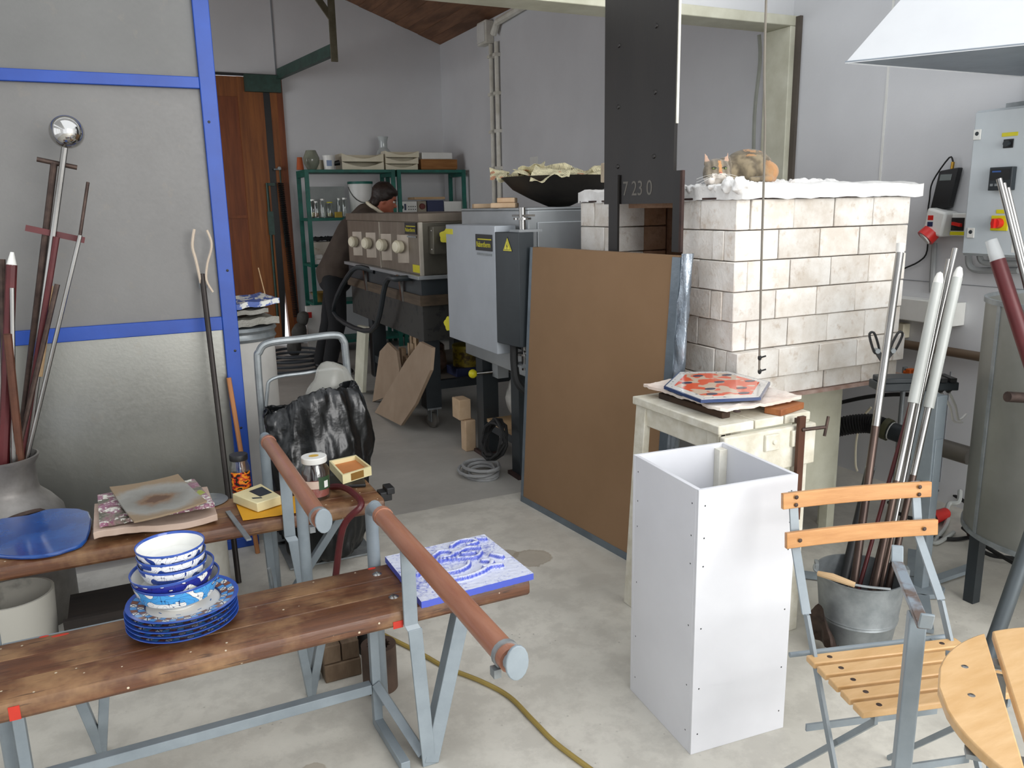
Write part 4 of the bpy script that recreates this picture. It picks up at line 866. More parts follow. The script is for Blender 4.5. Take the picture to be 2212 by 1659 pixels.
def bagmesh():
    prof = [(.022, .10, .07, .675, 3.33), (.04, .15, .10, .68, 3.33), (.15, .175, .125, .685, 3.34), (.28, .185, .13, .69, 3.35), (.40, .215, .125, .69, 3.36), (.50, .232, .12, .70, 3.38), (.60, .225, .115, .695, 3.39), (.68, .215, .11, .685, 3.40), (.74, .20, .10, .675, 3.42), (.70, .18, .085, .675, 3.42), (.62, .17, .08, .675, 3.42)]
    n = 48; mb = MB(); P = []
    for k, (z, rx, ry, cx_, cy_) in enumerate(prof):
        for i in range(n):
            a = 2*pi*i/n; p = V((cx_+cos(a)*rx, cy_+sin(a)*ry, z))
            w_ = .0 if z < .03 else 1
            q = V((cos(a)*3.2, sin(a)*3.2, z*9)); nn_ = noise.noise(q)*.035+noise.noise(q*2.6)*.018+abs(noise.noise(q*1.5+V((7, 3, 1))))*.03
            d = V((cos(a), sin(a), 0))
            if k >= 7: p.z += .05*cos(a+.6)+.02*sin(3*a)
            P.append(p+d*nn_*w_+V((0, 0, noise.noise(q*1.7)*.02*w_)))
    fs = [(k*n+i, k*n+(i+1) % n, (k+1)*n+(i+1) % n, (k+1)*n+i) for k in range(len(prof)-1) for i in range(n)]
    fs += [tuple(range(n))[::-1], tuple(range((len(prof)-1)*n, len(prof)*n))]; return mb.add(P, fs)
bo_ = solo('rubbish_bag', bagmesh(), bagb, 'big crumpled black rubbish bag standing on the hand truck', 'bag', ang=180)
k_ = bo_.modifiers.new('s', 'SUBSURF'); k_.levels = k_.render_levels = 2
tx = bpy.data.textures.new('crumple', 'CLOUDS'); tx.noise_scale = .06; tx.noise_depth = 3; tx.noise_basis = 'VORONOI_F2_F1'
k_ = bo_.modifiers.new('d', 'DISPLACE'); k_.texture = tx; k_.strength = .03; k_.mid_level = .4
cb_ = MB().ell((.80, 3.53, .70), (.12, .05, .13), 22, 16)
for v in cb_.v: v += V((noise.noise(v*11), noise.noise(v*11+V((5, 0, 0)))*.4, noise.noise(v*11+V((0, 5, 0)))))*.03
fm, t_, b_ = nt('cloudy_film'); b_.inputs['Base Color'].default_value = c4(hx('b4b4ac')); b_.inputs['Roughness'].default_value = .25; b_.inputs['Alpha'].default_value = .45
solo('clear_bag', cb_, fm, 'cloudy clear plastic bag bulging out behind the black one', 'bag')

# ================================================================== GLASSBLOWER BENCHES
def bench_wood():
    m, t, b = nt('worn_bench_wood'); vec = mapped(t, (1, 1, 1), True)
    g = mapped(t, (1.2, 22, 22), True); n1 = noisen(t, g, 2.5, 6, .65); n2 = noisen(t, vec, 5, 5, .6); n3 = noisen(t, mapped(t, (3, 40, 40), True), 3, 4, .6)
    col = mixc(t, ramp(t, n1, [(.3, 0), (.7, 1)]), hx('4a2c1a'), hx('6b432a'))
    col = mixc(t, mth(t, 'MULTIPLY', ramp(t, n2, [(.46, 0), (.64, 1)]), .8), col, hx('967450'))
    col = mixc(t, mth(t, 'MULTIPLY', ramp(t, n3, [(.60, 0), (.68, 1)]), .7), col, hx('2c1a10'))
    vo = nd(t, 'ShaderNodeTexVoronoi'); vo.inputs['Scale'].default_value = 26; t.links.new(vec, vo.inputs['Vector'])
    col = mixc(t, ramp(t, vo.outputs['Distance'], [(.06, 1), (.085, 0)]), col, hx('c9bda4'))
    t.links.new(col, b.inputs['Base Color']); t.links.new(ramp(t, n2, [(.3, .32), (.7, .6)]), b.inputs['Roughness']); bumpn(t, b, mth(t, 'ADD', n1, n3), .25, .003); return m
bwood = bench_wood()
copper = mat('brown_rail_sleeve', hx('94604a'), .32, .1, col2=hx('a9775f'), scale=9, stretch=(3, .4, 3), bump=.15, coat=.2)
redp = mat('red_paint_mark', hx('c8321f'), .6)
def plank(root, x0, x1, y0, y1, zt, n=3, th=.05):
    w_ = (y1-y0)/n
    for i in range(n):
        a, b = y0+w_*i+(.0006 if i else 0), y0+w_*(i+1)-.0006; P = []
        if i == 0: prof = [(b, zt-th), (b, zt), (a+.014, zt), (a+.004, zt-.006), (a, zt-.016), (a, zt-th+.01), (a+.008, zt-th)]
        elif i == n-1: prof = [(b-.008, zt-th), (b, zt-th+.01), (b, zt-.016), (b-.004, zt-.006), (b-.014, zt), (a, zt), (a, zt-th)]
        else: prof = [(b, zt-th), (b, zt), (a, zt), (a, zt-th)]
        part('board', MB().prism([(x0, p, q) for p, q in prof], (x1-x0, 0, 0)), bwood, root, bev=.003)
ZT = .469
fb = thing('blowing_bench', 'front glassblower bench with plates and blue tile on its worn plank', 'bench', (.2, 2.05, 0))
plank(fb, -.44, .948, 1.895, 2.195, ZT)
def rail_frame(root, X, yf, yn, ysl0, ysl1, flip=1):
    zr_ = .656
    part('rail_tube', MB().tube([(X, yf, .0), (X, yf, .3), (X, yf, .60), (X, yf-.012, .638), (X, yf-.05, zr_), (X, yf-.12, zr_), (X, yn, zr_)], .019, 12, sub=5), grey_paint, root)
    part('rail_sleeve', MB().tube([(X, ysl0, zr_), (X, (ysl0+ysl1)/2, zr_), (X, ysl1, zr_)], .0255, 16), copper, root, 'brown rail sleeve')
    part('sleeve_collar', MB().lathe([(.024, -.004), (.028, -.004), (.028, .016), (.024, .016)], (X, ysl0, zr_), 16, (0, -1, 0)).box(X-.0, X+.001, ysl0, ysl0+.001, zr_, zr_+.001), copper, root)
    ep = [(X+.024*cos(a), yn-.01, zr_+.008+.036*sin(a)) for a in [2*pi*i/16 for i in range(16)]]
    part('end_plate', MB().prism(ep, (0, .008, 0)), grey_paint, root, bev=.002)
    part('hose_clamp', MB().lathe([(.026, 0), (.029, 0), (.029, .012), (.026, .012)], (X, ysl1+.02, zr_), 16, (0, 1, 0)).box(X-.03, X-.015, ysl1+.015, ysl1+.035, zr_-.04, zr_-.022), galv, root)
X = .59
rail_frame(fb, X, 2.215, 1.245, 2.10, 1.262)
def fbar(root, a, b, wv=(.019, 0, 0), tv=(0, .004, 0), nm='bar'): return part(nm, MB().bar(a, b, wv, tv), grey_paint, root, bev=.0015)
def tbar(root, a, b, h=.015, nm='leg'):
    d = (V(b)-V(a)).normalized(); u = d.orthogonal().normalized(); w_ = d.cross(u)
    u = V((0, 1, 0))-d*d.y; u = u.normalized() if u.length > .2 else V((1, 0, 0)); w_ = d.cross(u).normalized()
    return part(nm, MB().bar(a, b, u*h, w_*h), grey_paint, root, bev=.002)
def bench_end(root, X, s):
    fbar(root, (X, 1.884, .645), (X, 1.884, .425), nm='upright'); fbar(root, (X, 1.884, .428), (X+.008*s, 1.876, .41), nm='upright')
    fbar(root, (X+.008*s, 1.876, .415), (X+.03*s, 1.875, .0), nm='leg')
    tbar(root, (X+.165*s, 1.93, .419), (X+.035*s, 1.89, .005), .021)
    tbar(root, (X-.045*s, 2.11, .419), (X-.045*s, 2.11, .0), .013, 'post')
    tbar(root, (X-.045*s, 2.10, .14), (X+.02*s, 1.895, .02), .013, 'brace')
    tbar(root, (X-.045*s, 2.10, .014), (X-.035*s, 1.88, .014), .013, 'foot')
    tbar(root, (X-.25*s, 2.20, .419), (X-.19*s, 2.36, .0), .013); tbar(root, (X-.14*s, 2.20, .419), (X-.19*s, 2.36, .0), .013)
bench_end(fb, X, 1)
tbar(fb, (-.33, 2.11, .13), (.53, 2.11, .13), .015, 'stretcher')
rail_frame(fb, -.385, 2.215, 1.245, 2.10, 1.262); bench_end(fb, -.385, -1)
tbar(fb, (-.37, 2.235, .43), (.12, 2.235, .43), .012, 'back_rail')
for x, y in ((814, 1240), (850, 1289)):
    p = pz(x, y, ZT); part('bolt_head', MB().lathe([(0, .005), (.008, .004), (.014, 0)], (p.x, p.y, ZT), 14), steel, fb)
for x, y, sx_, sy_ in ((803, 1228, .012, .006), (95, 1375, .011, .004), (130, 1372, .02, .005)):
    p = pz(x, y, ZT); part('paint_mark', MB().lathe([(0, .0008), (1, .0004), (1, 0)], (p.x, p.y, ZT), 12, sx=sx_, sy=sy_), redp, fb)
part('paint_mark', MB().box(-.322, -.30, 1.8935, 1.895, ZT-.045, ZT-.012), redp, fb); part('paint_mark', MB().box(.545, .572, 1.8935, 1.895, ZT-.05, ZT-.03), redp, fb)
bb = thing('blowing_bench', 'rear glassblower bench with jars and glass slabs on its plank', 'bench', (.1, 2.87, 0))
plank(bb, -.75, .775, 2.715, 3.01, ZT)
rail_frame(bb, .43, 3.13, 2.125, 3.02, 2.15)
fbar(bb, (.43, 2.705, .645), (.43, 2.705, .40), nm='upright'); fbar(bb, (.43, 2.705, .40), (.44, 2.695, .38), nm='upright'); fbar(bb, (.44, 2.695, .385), (.46, 2.69, .20), nm='leg')
tbar(bb, (.46, 2.69, .205), (.0, 2.69, .205), .013, 'stretcher'); tbar(bb, (.385, 2.96, .419), (.40, 2.98, .0), .014); tbar(bb, (.46, 2.69, .205), (.46, 2.98, .06), .012, 'brace')
part('upright', MB().cyl((.43, 2.44, 0), (.43, 2.44, .635), .018), grey_paint, bb)
tbar(bb, (-.55, 2.75, .419), (-.55, 2.75, 0), .014); tbar(bb, (-.55, 2.97, .419), (-.55, 2.97, 0), .014); tbar(bb, (.46, 2.98, .05), (-.55, 2.97, .05), .012, 'stretcher'); tbar(bb, (.72, 2.95, .419), (.46, 2.98, .05), .014)
part('hook', MB().tube([(.36, 2.72, .205), (.355, 2.71, .27), (.35, 2.70, .30)], .006, 6, sub=3), galv, bb)
part('hook', MB().tube([(.18, 2.68, .215), (.175, 2.675, .29), (.17, 2.672, .305)], .009, 6, sub=3), white_paint, bb)

# ---- plates and bowls
def polar(t, cx=0, cy=0):
    tc = nd(t, 'ShaderNodeTexCoord'); sp = nd(t, 'ShaderNodeSeparateXYZ'); t.links.new(tc.outputs['Object'], sp.inputs[0])
    ang = mth(t, 'ARCTAN2', sp.outputs[1], sp.outputs[0]); r = mth(t, 'SQRT', mth(t, 'ADD', mth(t, 'MULTIPLY', sp.outputs[0], sp.outputs[0]), mth(t, 'MULTIPLY', sp.outputs[1], sp.outputs[1])))
    return ang, r, sp.outputs[2], tc.outputs['Object']
def plate_mat():
    m, t, b = nt('plate_glaze'); b.inputs['Roughness'].default_value = .12; ang, r, z, vec = polar(t)
    n = 22; u = mth(t, 'MULTIPLY', ang, n/pi); cell = mth(t, 'FLOOR', u); fr = mth(t, 'FRACT', u)
    ring = mth(t, 'FLOOR', mth(t, 'MULTIPLY', mth(t, 'SUBTRACT', r, .091), 1/.0165))
    idx = mth(t, 'FLOORED_MODULO', mth(t, 'ADD', cell, mth(t, 'MULTIPLY', ring, 1)), 3)
    col = mixc(t, mth(t, 'GREATER_THAN', idx, .5), hx('4f94d2'), hx('7a4a38')); 
    x1 = mth(t, 'ABSOLUTE', mth(t, 'SUBTRACT', fr, .5)); fr2 = mth(t, 'FRACT', mth(t, 'MULTIPLY', mth(t, 'SUBTRACT', r, .091), 1/.0165)); y1 = mth(t, 'ABSOLUTE', mth(t, 'SUBTRACT', fr2, .5))
    xm = mth(t, 'LESS_THAN', mth(t, 'ABSOLUTE', mth(t, 'SUBTRACT', x1, y1)), .1)
    wcell = mixc(t, xm, hx('eceae2'), hx('22304a')); col = mixc(t, mth(t, 'GREATER_THAN', idx, 1.5), col, wcell)
    gl = mth(t, 'MAXIMUM', mth(t, 'GREATER_THAN', x1, .44), mth(t, 'GREATER_THAN', y1, .43)); col = mixc(t, mth(t, 'MULTIPLY', gl, .85), col, hx('27406f'))
    col = mixc(t, mth(t, 'LESS_THAN', r, .0905), col, hx('e9e7e2'))
    col = mixc(t, mth(t, 'LESS_THAN', mth(t, 'ABSOLUTE', mth(t, 'SUBTRACT', r, .0895)), .0013), col, hx('2a3f77'))
    mark = mth(t, 'MULTIPLY', mth(t, 'LESS_THAN', mth(t, 'ABSOLUTE', mth(t, 'SUBTRACT', r, .066)), .0013), mth(t, 'LESS_THAN', mth(t, 'FRACT', mth(t, 'MULTIPLY', ang, 8/(2*pi))), .22)); col = mixc(t, mark, col, hx('3b6aa8'))
    col = mixc(t, mth(t, 'GREATER_THAN', r, .1245), col, hx('2c4fa4'))
    t.links.new(col, b.inputs['Base Color']); return m
def under_mat():
    m, t, b = nt('plate_underside'); b.inputs['Roughness'].default_value = .2; ang, r, z, vec = polar(t)
    n1 = noisen(t, vec, 60, 3, .5); col = ramp(t, n1, [(.42, hx('2a4da0')), (.5, hx('24407f')), (.56, hx('4a88c4')), (.62, hx('6a4438'))]); t.links.new(col, b.inputs['Base Color']); return m
plm = plate_mat()
SCX, SCY = .052, 2.085
pr_ = [(0, 0), (.075, 0), (.085, .004), (.093, .010), (.1335, .0195), (.135, .0215), (.134, .0225), (.092, .0135), (.086, .007), (.0, .006)]
names5 = ['lowest', 'second lowest', 'middle', 'second highest', 'topmost']
for i in range(5):
    o = solo('dinner_plate', MB().lathe([(r*1.0, h) for r, h in pr_], (SCX+random.uniform(-.003, .003), SCY+random.uniform(-.003, .003), ZT+.001+i*.0125), 64), plm, names5[i]+' blue patterned plate of the stack on the front bench', 'plate', 'plates on the front bench')
    o.rotation_euler.z = i*.7
def bowl_mat(name, base, fig, line, rim, inner, rin, zrim, scale):
    m, t, b = nt(name); b.inputs['Roughness'].default_value = .1; ang, r, z, vec = polar(t)
    cv = nd(t, 'ShaderNodeCombineXYZ'); t.links.new(mth(t, 'MULTIPLY', ang, .08), cv.inputs[0]); t.links.new(z, cv.inputs[1])
    n = noisen(t, cv.outputs[0], scale, 0, .4)
    col = ramp(t, n, [(.0, base), (.545, line), (.565, fig), (1, fig)], 'CONSTANT')
    n2 = noisen(t, cv.outputs[0], scale*1.9, 0, .4); col = mixc(t, mth(t, 'LESS_THAN', mth(t, 'ABSOLUTE', mth(t, 'SUBTRACT', n2, .5)), .012), col, line)
    g = nd(t, 'ShaderNodeNewGeometry'); dn = nd(t, 'ShaderNodeVectorMath', operation='DOT_PRODUCT')
    tc = nd(t, 'ShaderNodeTexCoord'); pv = nd(t, 'ShaderNodeVectorMath', operation='MULTIPLY'); pv.inputs[1].default_value = (1, 1, 0); t.links.new(tc.outputs['Object'], pv.inputs[0]); t.links.new(pv.outputs[0], dn.inputs[0]); vt = nd(t, 'ShaderNodeVectorTransform', vector_type='NORMAL', convert_from='WORLD', convert_to='OBJECT'); t.links.new(g.outputs['Normal'], vt.inputs[0]); t.links.new(vt.outputs[0], dn.inputs[1])
    col = mixc(t, mth(t, 'LESS_THAN', dn.outputs['Value'], 0), col, inner)
    col = mixc(t, mth(t, 'LESS_THAN', z, .018), col, hx('e6e6e2'))
    col = mixc(t, mth(t, 'GREATER_THAN', z, zrim), col, rim); t.links.new(col, b.inputs['Base Color']); return m
rimb = hx('2f4fa0'); porc = hx('e6e6e0')
def bowl(R, h, c, m, lb, tilt=(0, 0)):
    P = [(0, 0), (R*.42, 0), (R*.44, .008), (R*.62, .016), (R*.86, h*.42), (R*.97, h*.8), (R, h-.001), (R*.995, h), (R*.965, h-.001), (R*.93, h*.78), (R*.82, h*.44), (R*.58, .024), (R*.3, .016), (0, .015)]
    o = solo('bowl', MB().lathe(P, c, 56), m, lb, 'bowl', 'bowls on the plates'); o.rotation_euler = (tilt[0], tilt[1], random.uniform(0, 6)); return o
zp = ZT+.001+4*.0125+.0075
b_light = bowl_mat('light_blue_bowl', hx('4a9ad6'), porc, hx('20305a'), rimb, porc, .1, .072, 42); b_dark = bowl_mat('cobalt_bowl', hx('232c86'), porc, hx('1a2060'), rimb, porc, .1, .067, 42); b_white = bowl_mat('white_bowl', hx('e4e6e8'), hx('2b4590'), hx('22305c'), rimb, porc, .08, .056, 48)
bowl(.104, .078, (SCX-.008, SCY, zp), b_light, 'light blue bowl with white flowers standing on the plates', (.01, -.01))
bowl(.101, .074, (SCX-.010, SCY, zp+.028), b_dark, 'cobalt blue bowl nested in the light blue one', (.03, -.05))
for i in range(3): bowl(.082, .062, (SCX-.013, SCY+.002, zp+.058+i*.022), b_white, ['lowest', 'middle', 'topmost'][i]+' white bowl with blue figures in the bowl stack', (.02-.01*i, -.02+.01*i))

# ---- blue relief tile on the front bench
bt = thing('relief_tile', 'blue glass tile with a raised fish relief on the front bench', 'tile', (.77, 2.05, ZT))
TC = [V((.618, 1.872, 0)), V((.955, 1.885, 0)), V((.945, 2.205, 0)), V((.617, 2.192, 0))]
def tp(u, v, z=0): return TC[0]*(1-u)*(1-v)+TC[1]*u*(1-v)+TC[2]*u*v+TC[3]*(1-u)*v+V((0, 0, ZT+.001+z))
ARCS = [([(.18, .30), (.30, .22), (.5, .2), (.68, .26), (.78, .36), (.72, .42)], .022), ([(.12, .45), (.22, .56), (.4, .62), (.58, .56), (.70, .52), (.78, .60)], .018), ([(.30, .38), (.42, .34), (.55, .38), (.6, .46)], .018),
        ([(.36, .72), (.46, .80), (.56, .74), (.52, .66), (.42, .66)], .02), ([(.60, .70), (.70, .74), (.80, .70)], .022), ([(.60, .86), (.70, .92), (.82, .9), (.84, .82), (.74, .80)], .018), ([(.62, .64), (.72, .62)], .022), ([(.85, .50), (.90, .42)], .025), ([(.88, .9), (.94, .86)], .02), ([(.68, .30), (.82, .26)], .02), ([(.22, .40), (.25, .42)], .018)]
AR = [(smooth([V((a, b, 0)) for a, b in pts], 5), w_) for pts, w_ in ARCS]
def th(u, v):
    h = 0; p = V((u, v, 0))
    for pts, w_ in AR:
        d = min((p-q).length for q in pts)
        if d < w_*1.5: h = max(h, .012*max(0, min(1, (w_*1.5-d)/(w_*.7))))
    return h+.0008*noise.noise(V((u*30, v*30, 0)))
def tile_mat():
    m, t, b = nt('blue_cast_glass'); vec = mapped(t, (1, 1, 1), False); n1 = noisen(t, vec, 5, 6, .72); n2 = noisen(t, vec, 120, 2, .6)
    g = nd(t, 'ShaderNodeNewGeometry'); sp = nd(t, 'ShaderNodeSeparateXYZ'); t.links.new(g.outputs['Normal'], sp.inputs[0])
    f = mth(t, 'MULTIPLY', ramp(t, mth(t, 'ADD', mth(t, 'MULTIPLY', n2, .5), mth(t, 'MULTIPLY', n1, .6)), [(.40, .1), (.56, 1)]), ramp(t, sp.outputs[2], [(.55, 0), (.9, 1)]))
    t.links.new(mixc(t, f, hx('4a59b8'), hx('d3d7e6')), b.inputs['Base Color']); b.inputs['Roughness'].default_value = .3; return m
part('slab', MB().slabgrid(lambda u, v: tp(u, v, .020+th(u, v)), .019, 110, 110), tile_mat(), bt, ang=60)

# ---- things on the rear bench
def poly(pts, z): return [V((pz(a, b, z).x, pz(a, b, z).y, z)) for a, b in pts]
z0 = ZT+.001
cobalt = mat('cobalt_glass', hx('1c5aa8'), .12, col2=hx('0e3a80'), scale=7, coat=.6, rnd=False)
bp_ = smooth(poly(((-70, 1165), (-20, 1125), (60, 1112), (112, 1098), (192, 1104), (187, 1164), (145, 1186), (90, 1199), (20, 1201), (-50, 1190)), z0+.014), 3, True)
solo('blue_glass_slab', MB().prism(bp_, (0, 0, -.013)), cobalt, 'cobalt blue glass slab with rounded front lying on the rear bench', 'glass slab', bev=.005)
pink = mat('pinkish_plaster', hx('c9b3a4'), .8, col2=hx('b79f8e'), scale=9)
cr = [V((-.165, 2.735, 0)), V((.207, 2.755, 0)), V((.205, 3.06, 0)), V((-.168, 3.06, 0))]
def bl(c, u, v): return c[0]*(1-u)*(1-v)+c[1]*u*(1-v)+c[2]*u*v+c[3]*(1-u)*v
solo('plaster_board', MB().slabgrid(lambda u, v: bl(cr, u, v)+V((0, 0, z0+.038+.012*sin(u*5+1)*(1-v)+.003*noise.noise(V((u*9, v*9, 0))))), .022, 24, 16), pink, 'warped pinkish plaster board under the painted panel on the rear bench', 'board', bev=.002)
def floral():
    m, t, b = nt('floral_paint'); vec = mapped(t, (1, 1, 1), False); n1 = noisen(t, vec, 16, 3, .6); n2 = noisen(t, vec, 34, 4, .7); n3 = noisen(t, vec, 11, 2, .5)
    col = ramp(t, n1, [(.40, hx('58584a')), (.47, hx('86706c')), (.52, hx('7d4a60')), (.6, hx('93637a'))]); col = mixc(t, ramp(t, n2, [(.53, 0), (.57, 1)]), col, hx('dcdcd0'))
    col = mixc(t, ramp(t, n3, [(.66, 0), (.68, 1)]), col, hx('8f9a2a')); t.links.new(col, b.inputs['Base Color']); b.inputs['Roughness'].default_value = .35; bumpn(t, b, n2, .8, .006); return m
c2 = [V((-.145, 2.755, 0)), V((.203, 2.775, 0)), V((.165, 3.075, 0)), V((-.155, 3.06, 0))]
solo('painted_panel', MB().slabgrid(lambda u, v: bl(c2, u, v)+V((0, 0, z0+.069+.003*noise.noise(V((u*14, v*14, 0))))), .014, 24, 24), floral(), 'panel painted with white, plum and green flowers on the rear bench', 'panel')
g4 = [V((p.x, p.y, 0)) for p in poly(((290, 1130), (447, 1085), (385, 1027), (237, 1055)), z0+.088)]
gpm, t_, b_ = nt('rusty_grey_plate'); vec = mapped(t_, (1, 1, 1), False); dn = nd(t_, 'ShaderNodeVectorMath', operation='LENGTH'); t_.links.new(vec, dn.inputs[0])
nn1 = noisen(t_, vec, 14, 5, .7); f1 = mth(t_, 'ADD', dn.outputs['Value'], mth(t_, 'MULTIPLY', mth(t_, 'SUBTRACT', nn1, .5), .11))
t_.links.new(ramp(t_, f1, [(.030, hx('5d4434')), (.042, hx('7d634c')), (.075, hx('7f7d76')), (.13, hx('93928c')), (.17, hx('8d7a62'))]), b_.inputs['Base Color']); b_.inputs['Roughness'].default_value = .6; bumpn(t_, b_, nn1, .3, .003)
solo('grey_plate', MB().slabgrid(lambda u, v: bl(g4, u, v)+V((0, 0, z0+.082+.006*(2*u-1)**2+.006*(2*v-1)**2)), .006, 16, 16), gpm, 'grey square plate with a rusty centre lying on the painted panel', 'plate')
pdl = thing('paddle', 'round grey metal paddle whose handle sticks out over the bench edge', 'paddle', (.22, 2.95, z0))
pc_ = pz(452, 1082, z0); part('blade', MB().lathe([(0, .0), (.075, .0), (.078, .002), (.075, .004), (0, .004)], (pc_.x-.012, pc_.y-.0, z0+.001), 28), galv, pdl)
e1, e2 = pz(492, 1105, z0+.004), pz(538, 1166, z0+.004); part('handle', MB().bar(e1, e2, (e2-e1).normalized().cross(V((0, 0, 1)))*.008, (0, 0, .003)), galv, pdl)
def screwjar(c, R, h, lidm, lb, content, lab):
    j = thing('glass_jar', lb, 'jar', c)
    part('glass', MB().lathe([(0, 0), (R*.94, 0), (R, .01), (R, h*.68), (R*.82, h*.80), (R*.80, h*.88), (R*.74, h*.88), (R*.76, h*.79), (R*.93, h*.67), (R*.93, .012), (0, .01)], c, 32), cgl, j)
    l = part('lid', MB().lathe([(0, h*.86), (R*.88, h*.86), (R*.9, h*.88), (R*.9, h*.985), (R*.86, h), (0, h)], c, 32), lidm, j)
    part('contents', MB().lathe([(0, .013), (R*.9, .013), (R*.9, h*content[1]), (0, h*content[1]+.004)], c, 28), content[0], j)
    for (a0, a1, za, zb_, m) in lab:
        P = []; n = 14; mb = MB()
        for i in range(n+1):
            a = a0+(a1-a0)*i/n
            for r_, z_ in ((R*1.006, za), (R*1.006, zb_), (R*1.014, zb_), (R*1.014, za)): P.append(V(c)+V((cos(a)*r_, sin(a)*r_, h*z_)))
        fs = [(4*i+k, 4*i+(k+1) % 4, 4*i+4+(k+1) % 4, 4*i+4+k) for i in range(n) for k in range(4)]+[(0, 1, 2, 3)[::-1], tuple(4*n+k for k in range(4))]
        part('label', mb.add(P, fs), m, j)
    return j, l
def label_mat(name, stops, sc):
    m, t, b = nt(name); vec = mapped(t, (1, 1, 1.6), False); t.links.new(ramp(t, noisen(t, vec, sc, 2, .5), stops, 'CONSTANT'), b.inputs['Base Color']); b.inputs['Roughness'].default_value = .4; return m
va = atan2(-3.0, -.4)
lj = label_mat('salsa_label', [(0, hx('1c1714')), (.44, hx('b8301c')), (.52, hx('e08a1c')), (.62, hx('17130f'))], 38)
c = pz(520, 1061, z0); c.y -= .033; c.z = z0+.0
screwjar(c, .0365, .155, black, 'glass jar with black lid and orange and black label', (mat('clear_dust', hx('8f8a80'), .8), .06), [(va-1.0, va+1.35, .09, .60, lj)])
c = pz(686, 1080, z0); c.y += .032; c.x += .004
j, l = screwjar(c, .051, .158, white_plastic, 'glass jar with white lid half full of pink powder', (mat('pink_powder', hx('b0625a'), .9, col2=hx('9c5048'), scale=20), .30), [(va+.15, va+1.2, .26, .56, mat('green_label', hx('2f4a30'), .5)), (va-1.0, va+.15, .30, .48, mat('pale_label', hx('d0b8a8'), .6)), (va+.55, va+.9, .30, .46, white_plastic)])
part('lid_print', MB().lathe([(0, .159), (.018, .159), (.018, .1586), (0, .1586)], c, 16, sx=1.0, sy=.8), mat('yellow_print2', hx('d9b04a'), .5), l)
cream = mat('cream_card', hx('e6dcb0'), .6, col2=hx('d9cd9c'), scale=6)
q4 = [p-V((0, .035, -.003)) for p in poly(((552, 1082), (603, 1066), (560, 1040), (499, 1062)), z0+.038)]
bx_ = thing('cream_box', 'cream soap box with a dark printed square lying on the envelope', 'box', (q4[0]+q4[2])/2)
part('box', MB().prism(q4, (0, 0, -.034)), cream, bx_, bev=.003)
qm = lambda u, v, dz: bl(q4, u, v)+V((0, 0, dz))
part('print', MB().prism([qm(.42, .3, .0002), qm(.9, .3, .0002), qm(.9, .8, .0002), qm(.42, .8, .0002)], (0, 0, .0006)), charcoal, bx_)
part('print', MB().prism([qm(.15, .32, .0002), qm(.40, .18, .0002), qm(.42, .25, .0002), qm(.18, .40, .0002)], (0, 0, .0006)), charcoal, bx_)
envm = mat('yellow_envelope', hx('dca01e'), .7, scale=3)
solo('envelope', MB().slabgrid(lambda u, v: V((.285+.21*u, 2.74+.17*v-.02*u, z0+.0045+.002*noise.noise(V((u*5, v*5, 1))))), .002, 14, 10), envm, 'yellow padded envelope under the cream box on the rear bench', 'envelope')
# open cream tray on a black block at the bench end
bk_ = poly(((705, 1050), (790, 1046), (785, 1025), (710, 1028)), z0+.012)
solo('black_block', MB().prism(bk_, (0, 0, -.0115)), black, 'flat black block under the open cream tray', 'block', bev=.003)
r4 = poly(((741, 1046), (803, 1026), (770, 1000), (712, 1013)), z0+.014); zb_ = z0+.0135
ot = thing('open_tray', 'open cream card tray holding orange paper at the bench end', 'tray', (r4[0]+r4[2])/2)
ins = [bl(r4, u, v) for u, v in ((.06, .06), (.94, .06), (.94, .94), (.06, .94))]
part('base', MB().prism([V((p.x, p.y, zb_)) for p in r4], (0, 0, .003)), cream, ot)
for k in range(4):
    a, b = r4[k], r4[(k+1) % 4]; a2, b2 = ins[k], ins[(k+1) % 4]
    part('side', MB().prism([V((p.x, p.y, zb_+.003)) for p in (a, b, b2, a2)], (0, 0, .032)), cream, ot)
part('filling', MB().prism([V((p.x, p.y, zb_+.0035)) for p in ins], (0, 0, .014)), mat('orange_paper', hx('c9824a'), .8), ot)
a, b = r4[0], r4[1]; d = (b-a).normalized(); n = V((d.y, -d.x, 0)); m0 = (a+b)/2
part('label', MB().ob(V((m0.x, m0.y, zb_+.018))+n*.0006, d*(b-a).length*.22, n*.0006, V((0, 0, .014))), mat('brown_label', hx('8a6428'), .6), ot)
hsm = mat('dark_red_hose', hx('5c1a1e'), .4, col2=hx('4a1216'), scale=9)
solo('red_hose', MB().tube([pz(716, 1052, z0+.013), pz(738, 1052, z0+.028), pz(762, 1064, z0+.035), pz(780, 1092, z0+.03), (.60, 2.64, .42), (.56, 2.66, .2), (.535, 2.69, .10), (.53, 2.70, .02)], .012, 8, sub=6), hsm, 'dark red rubber hose looping over the end of the rear bench', 'hose')
solo('spring_clamp', MB().box(.776, .82, 2.77, 2.82, ZT-.03, ZT+.005).box(.80, .83, 2.765, 2.825, ZT-.005, ZT+.02), black, 'small black clamp on the end of the rear bench plank', 'clamp', bev=.003)

